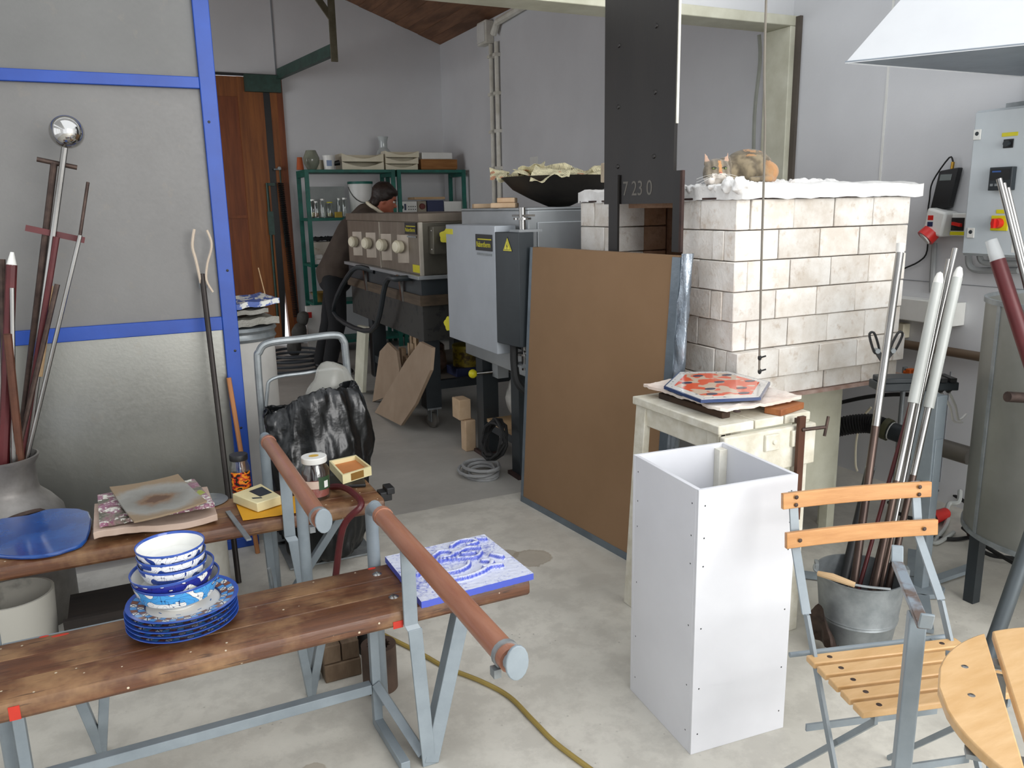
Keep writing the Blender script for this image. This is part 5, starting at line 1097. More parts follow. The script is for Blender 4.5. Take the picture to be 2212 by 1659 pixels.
# ---- milk can with tools
cc = V((-.47, 3.38, 0)); alum = mat('dull_aluminium', hx('8d8a86'), .5, .5, col2=hx('726e6a'), scale=8, bump=.15)
mc = thing('milk_can', 'dull aluminium milk can holding long tools at the left edge', 'milk can', cc)
part('body', MB().lathe([(0, .0), (.185, 0), (.19, .02), (.19, .37), (.183, .42), (.15, .465), (.115, .50), (.11, .52), (.11, .60), (.125, .625), (.127, .635), (.12, .637), (.10, .60), (.10, .52), (.17, .42), (.175, .05), (0, .04)], cc, 40), alum, mc)
hdl = V((.35, -.94, 0)); sdl = V((.94, .35, 0)); hc0 = cc+hdl*.165+V((0, 0, .40))
part('handle', MB().tube([hc0-sdl*.06, hc0-sdl*.065+hdl*.04+V((0, 0, .03)), hc0-sdl*.05+hdl*.05+V((0, 0, .065)), hc0+sdl*.05+hdl*.05+V((0, 0, .07)), hc0+sdl*.065+hdl*.04+V((0, 0, .03)), hc0+sdl*.06], .0085, 8, sub=5), dsteel, mc)
for i in range(5): p = cc+(hdl+sdl*(-.35+.17*i)).normalized()*.189+V((0, 0, .33)); part('rivet', MB().ell(p, .007, 8, 6), dsteel, mc)
def toolpts(top, rim, yt, yr=3.38, zb=.07):
    a = py(top[0], top[1], yt); b = py(rim[0], rim[1], yr); t_ = (b.z-zb)/(a.z-b.z)
    for k in range(60):        # the foot stays inside the can
        c = b-(a-b)*t_; q = V((c.x-cc.x, c.y-cc.y, 0))
        if q.length < .15: break
        t_ *= .95
    return a, b, c
def tool(name, lb, top, rim, yr, r, m, cat='tool', yt=None):
    a, b, c = toolpts(top, rim, (yr+.05) if yt is None else yt, yr); t = thing(name, lb, cat, c, 'tools in the milk can'); part('rod', MB().tube([c, b, a], r, 8), m, t); return t, a, b, c
t, a, b, c = tool('ball_tool', 'polished steel rod with a large steel ball at its top', (140, 318), (52, 972), 3.405, .011, steel); d = (a-b).normalized()
part('ball', MB().ell(a+d*.055, .0585, 28, 18), chrome, t, 'polished steel ball')
t, a, b, c = tool('t_bar_tool', 'dark T-handled iron rod beside the ball rod', (117, 352), (42, 975), 3.435, .012, dsteel); part('cross_bar', MB().cyl(a+(py(80, 342, 3.525)-py(117, 350, 3.525)), a+(py(166, 360, 3.525)-py(117, 350, 3.525)), .009), dsteel, t)
t, a, b, c = tool('flat_t_tool', 'maroon rod with a wide flat crossbar in the milk can', (122, 512), (48, 975), 3.37, .011, maroon); l_, r__ = py(55, 492, 3.46), py(183, 519, 3.46); dv = (r__-l_).normalized()
part('cross_bar', MB().bar(l_, r__, V((dv.z, 0, -dv.x)).normalized()*.011, (0, .004, 0)), maroon, t)
t, a, b, c = tool('thin_rod', 'thin steel rod with a dark tip leaning farthest right in the milk can', (173, 508), (62, 975), 3.345, .0075, steel); part('tip', MB().cyl(a, py(190, 394, 3.455), .006), dsteel, t)
tool('dark_rod', 'short dark rod in front of the wooden handle in the can', (124, 614), (40, 970), 3.335, .009, dsteel)
t, a, b, c = tool('wooden_handle_tool', 'tool with a pale wooden handle in the milk can', (107, 620), (60, 975), 3.405, .009, steel); part('wooden_handle', MB().tube([a+(a-b)*.01, a+(b-a)*.22, a+(b-a)*.54], .0155, 10, rr=[.012, .017, .016]), pale_wood, t)
t, a, b, c = tool('capped_tube', 'maroon tube with a white plastic tip in the milk can', (25, 572), (8, 985), 3.36, .018, maroon); d = (a-b).normalized(); part('cap', MB().cyl(a-d*.002, a+d*.045, .017, .006), white_plastic, t)
tool('steel_tube', 'short bright steel tube beside the maroon tube in the can', (26, 622), (30, 972), 3.33, .008, steel)
tool('brown_pipe', 'rust brown tapered pipe leaning to the right in the can', (16, 722), (42, 975), 3.335, .014, mat('rust_brown_pipe', hx('6b4432'), .6, .2, col2=hx('523224'), scale=9), yt=3.30)
tool('dark_bar', 'dark iron bar at the far left of the milk can', (4, 560), (14, 985), 3.44, .012, dsteel)
t, a, b, c = tool('white_capped_rod', 'steel rod with a white square cap near the T bars', (96, 572), (56, 970), 3.435, .009, steel); d = (a-b).normalized(); part('cap', MB().cyl(a-d*.001, a+d*.018, .012), white_plastic, t)
# fork rod and broom stick against the partition
fr = thing('fork_rod', 'black iron rod with two pale forked twigs leaning on the partition', 'rod', (.308, 3.28, 0))
ft_ = py(436, 592, 3.665); part('rod', MB().tube([(.303, 3.29, .0), ft_], .0115, 10), mat('blackened_rod', hx('37312e'), .5, .4, col2=hx('2a2522'), scale=9), fr)
part('collar', MB().cyl(ft_-V((0, 0, .06)), ft_-V((0, 0, .035)), .017), galv, fr)
tw = mat('bare_twig', hx('cdbdaa'), .8); g = lambda x, y: py(x, y, 3.655)
part('twig', MB().tube([g(434, 612), g(424, 565), g(416, 535), g(417, 512), g(420, 495)], .006, 7, sub=4), tw, fr); part('twig', MB().tube([g(460, 631), g(446, 605), g(448, 570), g(456, 540), g(456, 520), g(447, 497)], .005, 7, sub=4), tw, fr)
solo('broom_stick', MB().tube([py(494, 816, 3.67), (.42, 3.56, .0)], .0105, 8), mat('stick_wood', hx('b57a4c'), .6, scale=9, stretch=(5, 5, .5)), 'bare wooden broom stick standing beside the blue partition post', 'stick')
# under the benches
wbk = thing('plaster_bucket', 'white plaster-smeared bucket under the rear bench at the left', 'bucket', (-.42, 2.83, 0)); 
part('body', MB().lathe([(0, 0), (.105, 0), (.12, .33), (.112, .33), (.097, .02), (0, .02)], (-.42, 2.83, 0), 32), mat('smeared_white', hx('b5b2a8'), .8, col2=hx('2c2a28'), scale=4, lo=.28, hi=.42), wbk)
crt = thing('dark_crate', 'dark wooden crate under the rear bench behind the plates', 'crate', (-.15, 2.84, 0)); dk = mat('dark_crate_wood', hx('2a211b'), .8, col2=hx('17120f'), scale=7, stretch=(.4, 3, 6))
part('body', MB().box(-.27, -.03, 2.735, 2.94, 0, .24), dk, crt); part('slat', MB().box(-.28, -.02, 2.715, 2.735, .16, .25), dk, crt); part('slat', MB().box(-.28, -.02, 2.715, 2.735, .02, .12), dk, crt)
wj = solo('white_jerrycan', MB().lathe([(0, 0), (.11, 0), (.12, .02), (.12, .30), (.10, .33), (0, .33)], (.15, 3.24, 0), 24), white_paint, 'cream plastic tub on the floor behind the rear bench', 'tub')
# timber blocks and rollers on the floor behind the front bench
dw = mat('dirty_timber', hx('7d6a55'), .8, col2=hx('5a4836'), scale=6, stretch=(3, .6, 1))
for i, (x0, x1) in enumerate(((.455, .512), (.515, .572))): solo('timber_block', MB().box(x0, x1, 2.40, 2.66, .062, .125), dw, ['left', 'right'][i]+' upper timber block on the floor behind the front bench', 'wood block', bev=.004)
solo('timber_block', MB().box(.455, .575, 2.395, 2.66, 0, .061), dw, 'lower timber block lying under the two upper blocks', 'wood block', bev=.004)
def gear_roll(c, R, h, lb, m):
    n = 48; P = []; inn = []
    for i in range(n): a = 2*pi*i/n; P.append((cos(a)*R, sin(a)*R)); k = R*(.62+.07*cos(12*a)); inn.append((cos(a)*k, sin(a)*k))
    mb = MB(); V_ = []
    for z_ in (0, h): V_ += [V(c)+V((x, y, z_)) for x, y in P]+[V(c)+V((x, y, z_)) for x, y in inn]
    fs = []
    for i in range(n):
        j = (i+1) % n; fs += [(i, j, 2*n+j, 2*n+i), (n+j, n+i, 3*n+i, 3*n+j), (2*n+i, 2*n+j, 3*n+j, 3*n+i), (j, i, n+i, n+j)]
    return solo('ribbed_mould', mb.add(V_, fs), m, lb, 'mould', 'ribbed moulds')
gear_roll((.61, 2.30, 0), .055, .15, 'brown ribbed iron mould standing nearest on the floor by the blocks', mat('iron_brown', hx('5f4c40'), .6, .3, col2=hx('3f3129'), scale=9))
gear_roll((.645, 2.53, 0), .045, .14, 'dark grey ribbed mould standing behind the brown one', mat('graphite', hx('3a3a3a'), .5, .2))
solo('yellow_hose', MB().tube([(.60, 2.96, .008), (.66, 2.62+.1, .008), (.78, 2.43, .008)]+[pz(x, y, .008) for x, y in ((960, 1440), (1040, 1472), (1100, 1505), (1150, 1555), (1200, 1605), (1280, 1665))], .0075, 8, sub=6), mat('yellow_hose', hx('a08a48'), .5, scale=9), 'thin yellow hose winding over the floor to the front edge', 'hose')
# ================================================================== WHITE PLINTH BOX
wbx = mat('white_laminate', hx('dedfe3'), .35, col2=hx('d6d7db'), scale=3, bump=.03)
bN, bL, bR = V((1.282, 1.581, 0)), V((1.343, 1.918, 0)), V((1.597, 1.556, 0))
ex, ey = (bR-bN).normalized(), (bL-bN); ey = (ey-ex*ey.dot(ex)); WX, WY = (bR-bN).length, ey.length; ey.normalize()
bx = thing('plinth_box', 'tall open white wooden box standing in the middle of the floor', 'box', bN+ex*WX/2+ey*WY/2)
Hb, tb_ = .775, .012
def bpanel(nm, u0, u1, v0, v1, z0, z1, m=wbx):
    return part(nm, MB().prism([bN+ex*u0+ey*v0+V((0,0,z0)), bN+ex*u1+ey*v0+V((0,0,z0)), bN+ex*u1+ey*v1+V((0,0,z0)), bN+ex*u0+ey*v1+V((0,0,z0))], (0, 0, z1-z0)), m, bx, bev=.0012)
fp = bpanel('front_panel', 0, WX, 0, tb_, 0, Hb); bpanel('back_panel', 0, WX, WY-tb_, WY, 0, Hb)
lp = bpanel('side_panel', 0, tb_, tb_, WY-tb_, 0, Hb); bpanel('side_panel', WX-tb_, WX, tb_, WY-tb_, 0, Hb)
bpanel('bottom_panel', tb_, WX-tb_, tb_, WY-tb_, .05, .062)
bpanel('corner_batten', WX-tb_-.028, WX-tb_, WY-tb_-.028, WY-tb_, .45, Hb-.012, white_paint)
for zz in (.06, .2, .38, .56, .64, .73):
    for u in (.02, WX-.02): part('screw', MB().lathe([(0, .0008), (.0025, 0)], bN+ex*u+V((0, 0, zz)), 8, -ey), charcoal, fp)
    for v in (.03, WY-.03): part('screw', MB().lathe([(0, .0008), (.0025, 0)], bN+ey*v+V((0, 0, zz)), 8, -ex), charcoal, lp)

# ================================================================== WHITE TRESTLE WITH THE HEXAGONAL TILE
TZ = .805; tx0, tx1, ty0, ty1 = 1.665, 2.045, 1.965, 2.43
ts = thing('work_trestle', 'small white painted wooden work stand with thick flaking planks', 'stand', ((tx0+tx1)/2, (ty0+ty1)/2, 0))
wp = mat('flaking_white_paint', hx('e2dfd2'), .7, col2=hx('c7c1ae'), scale=14, bump=.6, bscale=40)
for a, b in ((tx0-.01, tx0+.135), (tx0+.14, tx0+.262), (tx0+.268, tx1)): part('top_plank', MB().box(a, b, ty0-.01, ty1+.01, TZ-.03, TZ), wp, ts, bev=.004)
part('apron', MB().box(tx0-.005, tx1+.004, ty0-.035, ty0-.008, TZ-.175, TZ-.034), wp, ts, bev=.005)
part('apron', MB().box(tx0+.006, tx0+.028, ty0, ty1, TZ-.10, TZ-.031), wp, ts, bev=.003)
part('leg', MB().prism([(tx0, ty1-.06, TZ-.03), (tx0, ty1, TZ-.03), (tx0-.055, ty1-.015, 0), (tx0-.055, ty1-.075, 0)], (.028, 0, 0)), wp, ts, bev=.003)
part('leg', MB().prism([(tx0, ty0, TZ-.03), (tx0, ty0+.06, TZ-.03), (tx0+.02, ty0+.06, 0), (tx0+.02, ty0, 0)], (.028, 0, 0)), wp, ts, bev=.003)
part('leg', MB().box(tx1-.05, tx1, ty0-.007, ty0+.022, 0, TZ-.03), wp, ts, bev=.003); part('leg', MB().box(tx1-.05, tx1, ty1-.14, ty1-.11, 0, TZ-.03), wp, ts, bev=.003)
part('rung', MB().box(tx0-.035, tx1, ty1-.20, ty1-.08, .15, .175), wp, ts, bev=.003)
hb = part('hinge_block', MB().box(tx0+.155, tx0+.215, ty0-.047, ty0-.034, TZ-.10, TZ-.045), wp, ts, bev=.003); part('bolt', MB().lathe([(0, .008), (.008, .006), (.010, 0)], (tx0+.19, ty0-.047, TZ-.07), 10, (0, -1, 0)), wp, hb)
hb = part('hinge_block', MB().box(tx0+.268, tx0+.30, ty0-.047, ty0-.034, TZ-.10, TZ-.045), wp, ts, bev=.003)
burnt = mat('burnt_wood', hx('4a3422'), .8, col2=hx('241811'), scale=9, stretch=(4, .6, 2)); rawwood = mat('raw_orange_wood', hx('a4683c'), .7, col2=hx('824a26'), scale=8, stretch=(.6, 4, 2))
solo('scorched_batten', MB().ob((1.735, 2.19, TZ+.0115), (.017, 0, 0), (-.004, .17, 0), (0, 0, .0105)), burnt, 'scorched dark batten under the fibre pad on the white stand', 'batten', bev=.003)
solo('scorched_batten', MB().ob((1.875, 2.30, TZ+.0115), (.017, 0, 0), (-.004, .20, 0), (0, 0, .0105)), burnt, 'brown batten whose end sticks out behind the fibre pad', 'batten', bev=.003)
solo('wedge_block', MB().ob((1.97, 2.00, TZ+.012), (.07, .02, 0), (-.01, .03, 0), (0, 0, .0115)), rawwood, 'orange brown wood wedge under the front edge of the fibre pad', 'wood block', bev=.003)
def padfn(u, v):
    x, y = 1.70+.36*u, 2.005+.43*v; s = .5+.5*min(1, 8*min(u, 1-u, v, 1-v))
    x += .02*noise.noise(V((u*5, v*5, 2))); y += .03*noise.noise(V((u*5, v*5, 8)))-.02*(1-v)*sin(u*pi)
    return V((min(x, 2.05), y, TZ+.043+.005*noise.noise(V((x*20, y*20, 0)))+.004*noise.noise(V((x*60, y*60, 0)))))
fpd = mat('pinkish_fibre', hx('e9e0d6'), .95, col2=hx('d9c4b6'), scale=7, bump=.7, bscale=50)
solo('fibre_pad', MB().slabgrid(padfn, .010, 30, 34), fpd, 'ragged cream ceramic fibre pad on the white stand', 'pad')
ZH = TZ+.053
hexp = [V((min(p.x, 2.05), p.y, ZH)) for p in (pz(a, b, ZH+.012) for a, b in ((1434, 833), (1467, 802), (1585, 799), (1670, 823), (1644, 857), (1514, 863)))]
hcn = sum(hexp, V((0, 0, 0)))/6
ht_ = thing('hexagon_tile', 'hexagonal glass panel with orange pattern and dark blue ovals on the stand', 'glass panel', hcn)
hr_ = lambda k, z: [hcn+(p-hcn)*k+V((0, 0, z)) for p in hexp]
part('rim', MB().prism(hr_(1, 0), (0, 0, .010)), mat('hex_blue', hx('2c416e'), .2, coat=.4), ht_)
def hexmat(name, a, b, sc, lo):
    m, t, bs = nt(name); vec = mapped(t, (1, 1, 1), False); vo = nd(t, 'ShaderNodeTexVoronoi'); vo.feature = 'DISTANCE_TO_EDGE'; vo.inputs['Scale'].default_value = sc; t.links.new(vec, vo.inputs['Vector'])
    t.links.new(ramp(t, vo.outputs['Distance'], [(lo, a), (lo+.03, b)]), bs.inputs['Base Color']); bs.inputs['Roughness'].default_value = .15; return m
part('border', MB().prism(hr_(.965, .010), (0, 0, .001)), hexmat('hex_border', hx('d3cfc9'), hx('4a4a58'), 60, .34), ht_, 'pale border with small dark marks')
m, t, bs = nt('hex_field'); vec = mapped(t, (1, 1, 1), False); n1 = noisen(t, vec, 22, 1, .4); t.links.new(ramp(t, n1, [(.46, hx('c9b29c')), (.50, hx('d9532c'))]), bs.inputs['Base Color']); bs.inputs['Roughness'].default_value = .15
part('field', MB().prism(hr_(.80, .011), (0, 0, .001)), m, ht_, 'orange patterned field')
ovm = mat('oval_blue', hx('2a3350'), .2); rr_ = (hexp[3]-hexp[0]).normalized(); ff_ = V((-rr_.y, rr_.x, 0))
for a, b in ((1508, 812), (1570, 810), (1484, 827), (1554, 825), (1620, 823), (1534, 840), (1602, 838), (1538, 851), (1607, 849)):
    p = pz(a, b, ZH+.012); part('oval', MB().lathe([(0, .0009), (1, .0006), (1, 0)], (p.x, p.y, ZH+.012), 18, sx=.021, sy=.014), ovm, ht_)
solo('washer', MB().lathe([(0, 0), (.012, 0), (.012, .003), (0, .003)], (pz(1592, 884, TZ+.05).x, pz(1592, 884, TZ+.05).y, TZ+.042), 16), rust, 'round rusty disc lying on the front of the fibre pad', 'disc')
cpx = pX(1672, 900, 1.97); cl_ = thing('bar_clamp', 'brown steel bar clamp hanging on the front of the white stand', 'clamp', (1.96, ty0-.06, .3))
part('bar', MB().box(1.945, 1.972, ty0-.062, ty0-.049, .45, TZ+.004), mat('brown_bar', hx('5a3522'), .6, .2, col2=hx('46281a'), scale=9), cl_)
part('jaw', MB().box(1.947, 1.970, ty0-.049, ty0-.036, TZ-.02, TZ-.004), dsteel, cl_)
part('screw', MB().cyl((1.958, ty0-.062, TZ-.04), (2.02, ty0-.10, TZ-.03), .006).cyl((2.018, ty0-.10, TZ-.06), (2.03, ty0-.10, TZ+.005), .005), dsteel, cl_)

# ================================================================== CHAIR
slat_w = mat('oiled_slat_wood', hx('c28f58'), .4, col2=hx('ad7842'), scale=5, stretch=(1.5, 1.5, 12), bump=.08, coat=.25)
seat_w = mat('pale_slat_wood', hx('dab482'), .4, col2=hx('caa06a'), scale=4, stretch=(2, 9, 2), bump=.06, coat=.25)
ch = thing('folding_chair', 'folding chair with two wooden back slats and a grey steel frame', 'chair', (1.53, 1.2, 0))
cr_ = V((.962, -.273, 0)).normalized(); cf = V((-cr_.y*-1, 0, 0)); cf = V((-.273, -.962, 0)).normalized()
TL = V((1.416, 1.428, 0)); WB = .408
bkn = V((0, 0, 1))
def slatbox(nm, o, wdt, zc, hgt, th_, m, root, off=V((0,0,0)), lean_=.1):
    up_ = (V((0, 0, 1))-cf*lean_).normalized(); n_ = cr_.cross(up_)
    P = []; mb = MB(); n = 10; fs = []
    for i in range(n+1):
        u = i/n; p = o+cr_*wdt*u-cf*(.010*(1-(2*u-1)**2))*-1*-1+V((0, 0, zc))
        for a, b in ((-1, -1), (1, -1), (1, 1), (-1, 1)): P.append(p+up_*hgt/2*a+n_*th_/2*b)
    for i in range(n): fs += [(4*i+k, 4*i+(k+1) % 4, 4*i+4+(k+1) % 4, 4*i+4+k) for k in range(4)]
    fs += [(3, 2, 1, 0), tuple(4*n+k for k in range(4))]
    fs = [q[::-1] for q in fs]
    return part(nm, mb.add(P, fs), m, root, bev=.002)
s1_ = slatbox('back_slat', TL, WB, .772, .04, .013, slat_w, ch); s2_ = slatbox('back_slat', pz(1697, 1168, .685)*1+V((0, 0, -.685)), .412, .685, .04, .013, slat_w, ch)
for u in (.035, WB-.035):
    for dz in (-.01, .01): part('rivet', MB().lathe([(0, .003), (.004, .002), (.0055, 0)], TL+cr_*u+V((0, 0, .772+dz))+cf*.007, 10, cf), dsteel, s1_)
    p2 = pz(1697, 1168, .685); part('rivet', MB().lathe([(0, .003), (.004, .002), (.0055, 0)], V((p2.x, p2.y, .685))+cr_*u+cf*.007, 10, cf), dsteel, s2_)
SB = V((1.371, 1.287, .43)); WS = .395
for i in range(5):
    o = SB+cf*(.012+i*.048); part('seat_slat', MB().prism([o, o+cr_*WS, o+cr_*WS+cf*.037, o+cf*.037], (0, 0, .016)), seat_w, ch, bev=.003)
    for u in (.05, WS-.05): part('rivet', MB().lathe([(0, .0015), (.005, .001), (.0065, 0)], o+cf*.0185+cr_*u+V((0, 0, .016)), 10), dsteel, ch)
for s, u in ((0, .018), (1, WS-.018)):
    up0 = TL+cr_*(.035 if s == 0 else WB-.035)-cf*.008; A = up0+V((0, 0, .795)); B = SB+cr_*u-cf*.028+V((0, 0, .0)); C_ = SB+cr_*u+cf*.25; C_.z = 0
    C2 = SB+cr_*(u+(.02 if s == 0 else -.02))-cf*.14; C2.z = 0; Fr = SB+cr_*(u+(.02 if s == 0 else -.02))+cf*.235+V((0, 0, -.012))
    p2_ = pz(1697, 1168, .685); M2 = V((p2_.x, p2_.y, .66))+cr_*(.035 if s == 0 else WB-.035)-cf*.0135; A = TL+cr_*(.035 if s == 0 else WB-.035)-cf*.0135+V((0, 0, .79)); part('upright', MB().bar(A, M2, cr_*.011, cf*.003), grey_paint, ch); part('upright', MB().bar(M2, B+V((0, 0, .10)), cr_*.011, cf*.003), grey_paint, ch); part('upright', MB().bar(B+V((0, 0, .10)), C_, cr_*.004, cf*.010), grey_paint, ch)
    part('leg', MB().bar(Fr, C2, cr_*.004, V((0, 0, .010))), grey_paint, ch)
    part('seat_rail', MB().bar(SB+cr_*(u+(.02 if s == 0 else -.02))-cf*.02+V((0, 0, -.008)), Fr+V((0, 0, .004)), cr_*.004, V((0, 0, .008))), grey_paint, ch)
part('cross_rod', MB().cyl(SB-cf*.026+V((0, 0, -.004))-cr_*.02, SB-cf*.026+V((0, 0, -.004))+cr_*(WS+.02), .0065), grey_paint, ch)
for q, zz in ((.12, .19), (.0, .24)): part('cross_rod', MB().bar(SB+cf*q+cr_*.02+V((0, 0, zz-.43)), SB+cf*q+cr_*(WS-.02)+V((0, 0, zz-.43)), V((0, 0, .009)), cf*.003), grey_paint, ch)
# ================================================================== YOKE STAND IN FRONT OF IT
worn = mat('worn_yoke_paint', hx('8d98a2'), .4, .3, col2=hx('6a5a52'), scale=26, stretch=(.5, .5, 2), lo=.42, hi=.55)
yk = thing('pipe_yoke', 'grey steel post with a worn top bar in front of the chair', 'stand', (1.285, .955, 0))
ya_, yb__ = V((1.462, 1.125, .72)), V((1.277, .915, .72)); dv = (ya_-yb__).normalized(); wv_ = V((-dv.y, dv.x, 0))
part('top_bar', MB().bar(yb__, ya_, wv_*.012, (0, 0, .006)), worn, yk, 'bar with rubbed off paint', bev=.003)
part('end_lip', MB().bar(yb__-dv*.004, yb__-dv*.018+V((0, 0, .035)), wv_*.012, dv*.004), grey_paint, yk, bev=.002); part('end_lip', MB().bar(ya_+dv*.004, ya_+dv*.018+V((0, 0, .035)), wv_*.012, dv*.004), grey_paint, yk, bev=.002)
pm_ = yb__*.78+ya_*.22; part('post', MB().bar(pm_+V((0, 0, -.006)), V((pm_.x-.02, pm_.y-.01, 0)), wv_*.016, dv*.016), grey_paint, yk, bev=.003)
part('foot', MB().box(pm_.x-.13, pm_.x+.09, pm_.y-.03, pm_.y+.01, 0, .01), grey_paint, yk)
# ================================================================== ROUND SLATTED TABLE
tcn, tr__, tzt = V((1.365, .565, 0)), .308, .70
sdv = V((.745, .667, 0)).normalized(); snv = V((-sdv.y, sdv.x, 0))
tbl = thing('round_table', 'round table of pale wooden slats at the right front corner', 'table', tcn)
edges = [-.308, -.212, -.198, -.104, -.090, .0, .014, .104, .118, .212, .226, .308]
for i in range(6):
    a, b = edges[2*i], edges[2*i+1]; P = []; n = 14
    for k in range(n+1):
        s = b+(a-b)*k/n; P.append((s, sqrt(max(0, tr__**2-s*s))))
    pts = [tcn-snv*s+sdv*h+V((0, 0, tzt-.018)) for s, h in P]+[tcn-snv*s-sdv*h+V((0, 0, tzt-.018)) for s, h in P[::-1]]
    q = []; [q.append(p) for p in pts if not q or (p-q[-1]).length > 1e-4]
    if (q[0]-q[-1]).length < 1e-4: q.pop()
    sl = part('table_slat', MB().prism(q, (0, 0, .018)), seat_w, tbl, bev=.003); mid = (a+b)/2; hh = sqrt(tr__**2-mid*mid)
    for sg in (.62, -.62) if i not in (0, 5) else (.5, -.05):
        part('rivet', MB().lathe([(0, .0015), (.0045, .001), (.006, 0)], tcn-snv*mid+sdv*hh*sg+V((0, 0, tzt)), 10), steel, sl)
for sg in (.16, -.13): part('under_rail', MB().bar(tcn-snv*.28+sdv*sg*1.0+V((0, 0, tzt-.026)), tcn+snv*.28+sdv*sg*1.0+V((0, 0, tzt-.026)), sdv*.012, (0, 0, .004)), galv, tbl)
for sa, sb_ in ((1, -1), (-1, 1)):
    for e_ in (.2, -.2): part('leg', MB().bar(tcn+snv*e_+sdv*.13*sa+V((0, 0, tzt-.03)), V((tcn.x, tcn.y, 0))+snv*e_*1.1+sdv*.28*sb_, snv*.012, sdv*.004), grey_paint, tbl)

# ================================================================== BUCKET WITH PIPES
bc = V((2.16, 1.80, 0)); Rb = .142; hbk = .262
gb = thing('zinc_bucket', 'galvanised bucket full of blowing pipes behind the chair', 'bucket', bc)
part('body', MB().lathe([(0, .0), (.105, .0), (.11, .01), (.123, .10), (.1265, .104), (.1245, .11), (.1285, .114), (.1265, .12), (.141, hbk-.006), (.146, hbk-.003), (.146, hbk), (.140, hbk), (.121, .11), (.104, .015), (0, .012)], bc, 48), galv, gb)
for s in (1, -1): part('ear', MB().ob(bc+V((Rb*s*.8, -Rb*s*.62, hbk+.008)), V((.014*s, -.011*s, 0))*.3, V((.011, .014, 0)), (0, 0, .018)), galv, gb)
e1 = bc+V((-Rb*.72, Rb*.72, hbk+.012)); e2 = bc+V((-Rb*.2, -Rb*1.0, hbk+.005)); mdp = bc+V((-Rb*1.22, -Rb*.18, hbk+.025))
part('bail', MB().tube([e1, e1*.5+mdp*.5+V((-.03, .01, .012)), mdp+V((0, .04, 0)), mdp+V((.05, -.06, -.008)), e2], .004, 6, sub=5), galv, gb)
part('grip', MB().tube([mdp+V((-.005, .045, .0)), mdp+V((.012, .0, .003)), mdp+V((.045, -.062, -.006))], .011, 10, rr=[.009, .012, .009]), pale_wood, gb, 'turned wooden grip')
solo('old_glove', MB().slabgrid(lambda u, v: V((1.985+.05*v+.015*noise.noise(V((u*4, v*4, 5))), 1.86-.14*u, .02+.16*(1-v)*abs(sin(u*3+.5))+.012*noise.noise(V((u*7, v*7, 0))))), .010, 12, 10), dsteel, 'crumpled dark leather glove leaning against the zinc bucket', 'glove')
def pipe(lb, top, rim, D, r, m, yb_=None, name='blow_pipe', foot=None):
    a = pd(top[0], top[1], D); c = V((bc.x+rim[0], bc.y+rim[1], .03)); t = thing(name, lb, 'pipe', c, 'pipes in the zinc bucket'); return t, a, c
heat = mat('heat_tinted_steel', hx('6a5a52'), .35, .8, col2=hx('463a36'), scale=5, stretch=(2, 2, .4))
pearl = mat('grey_plastic_sleeve', hx('b9bcb8'), .4, col2=hx('a9aca8'), scale=5)
def pipe2(lb, top, rim, D, r, tip=None, split=.5, upper=None, lower=None, sleeve=0):
    t, a, c = pipe(lb, top, rim, D, r, steel); mdl = c+(a-c)*split; d = (a-c).normalized()
    part('lower_tube', MB().cyl(c, mdl, r, r, 12), lower or heat, t); part('upper_tube', MB().cyl(mdl, a, r, r, 12), upper or steel, t)
    if sleeve: part('sleeve', MB().cyl(a-d*sleeve, a, r*1.55, r*1.45, 12), pearl, t, 'grey plastic sleeve')
    if tip == 'cap': part('cap', MB().cyl(a-d*.002, a+d*.03, r*1.0, r*1.15, 12), white_plastic, t, 'white cap')
    if tip == 'cone': part('cap', MB().lathe([(r*1.35, 0), (r*1.3, .015), (r*.8, .035), (0, .042)], a, 12, d), white_plastic, t, 'white rounded cap')
    return t
pipe2('thick pipe with a white cap leaning in front of the bricks', (1944, 545), (-.07, -.02), 2.80, .0135, 'cap', .55)
pipe2('pipe with grey plastic sleeve and white tip, left of the bunch', (2026, 612), (-.035, -.06), 2.78, .0115, 'cone', .45, sleeve=.42)
pipe2('thin bright rod second from the left in the pipe bunch', (2049, 560), (.015, -.05), 2.84, .007, None, .3)
pipe2('longest bright steel pipe rising above the bunch', (2064, 537), (.03, -.015), 2.88, .0095, None, .35)
pipe2('thin steel rod just behind the longest pipe', (2052, 566), (.03, .012), 2.92, .006, None, .3)
pipe2('pipe with grey plastic sleeve and white tip, right of the bunch', (2068, 600), (.045, -.05), 2.80, .0115, 'cone', .45, sleeve=.46)
pipe2('maroon rod hidden among the steel pipes', (2044, 600), (-.01, .03), 2.95, .007, None, .4, maroon, maroon)
fk = thing('fork_pole', 'black pole with two slotted fork ears standing in the bucket', 'pole', V((2.10, 1.86, .02)))
ft2 = py(1909, 775, 2.02); mid2 = py(1880, 1010, 1.95); lo2 = V((2.115, 1.86, .025))
part('lower_tube', MB().cyl(lo2, mid2, .0165), black, fk); part('upper_tube', MB().cyl(mid2, ft2, .011), black, fk); part('collar', MB().cyl(mid2-V((0,0,.006)), mid2+V((0,0,.004)), .018), galv, fk)
for s in (1, -1):
    r__ = V((cos(YAW), -sin(YAW), 0)); base = ft2; j0 = base+r__*s*.028+V((0, 0, .03)); j1 = base+r__*s*(.055 if s < 0 else .058)+V((0, 0, .105)); dd_ = (j1-j0).normalized(); ww = V((0, 0, 1)).cross(r__).normalized(); sd2 = dd_.cross(ww)
    part('arm', MB().bar(base-V((0,0,.01)), j0, sd2*.009, ww*.006), black, fk)
    part('slotted_ear', MB().tube([j0-sd2*.010, j0-dd_*.008, j0+sd2*.010, j0+dd_*.06+sd2*.010, j0+dd_*.072, j0+dd_*.06-sd2*.010], .0045, 6, closed=True, sub=3), black, fk)
    part('bolt', MB().cyl(j0-ww*.012, j0+ww*.012, .009), galv, fk)
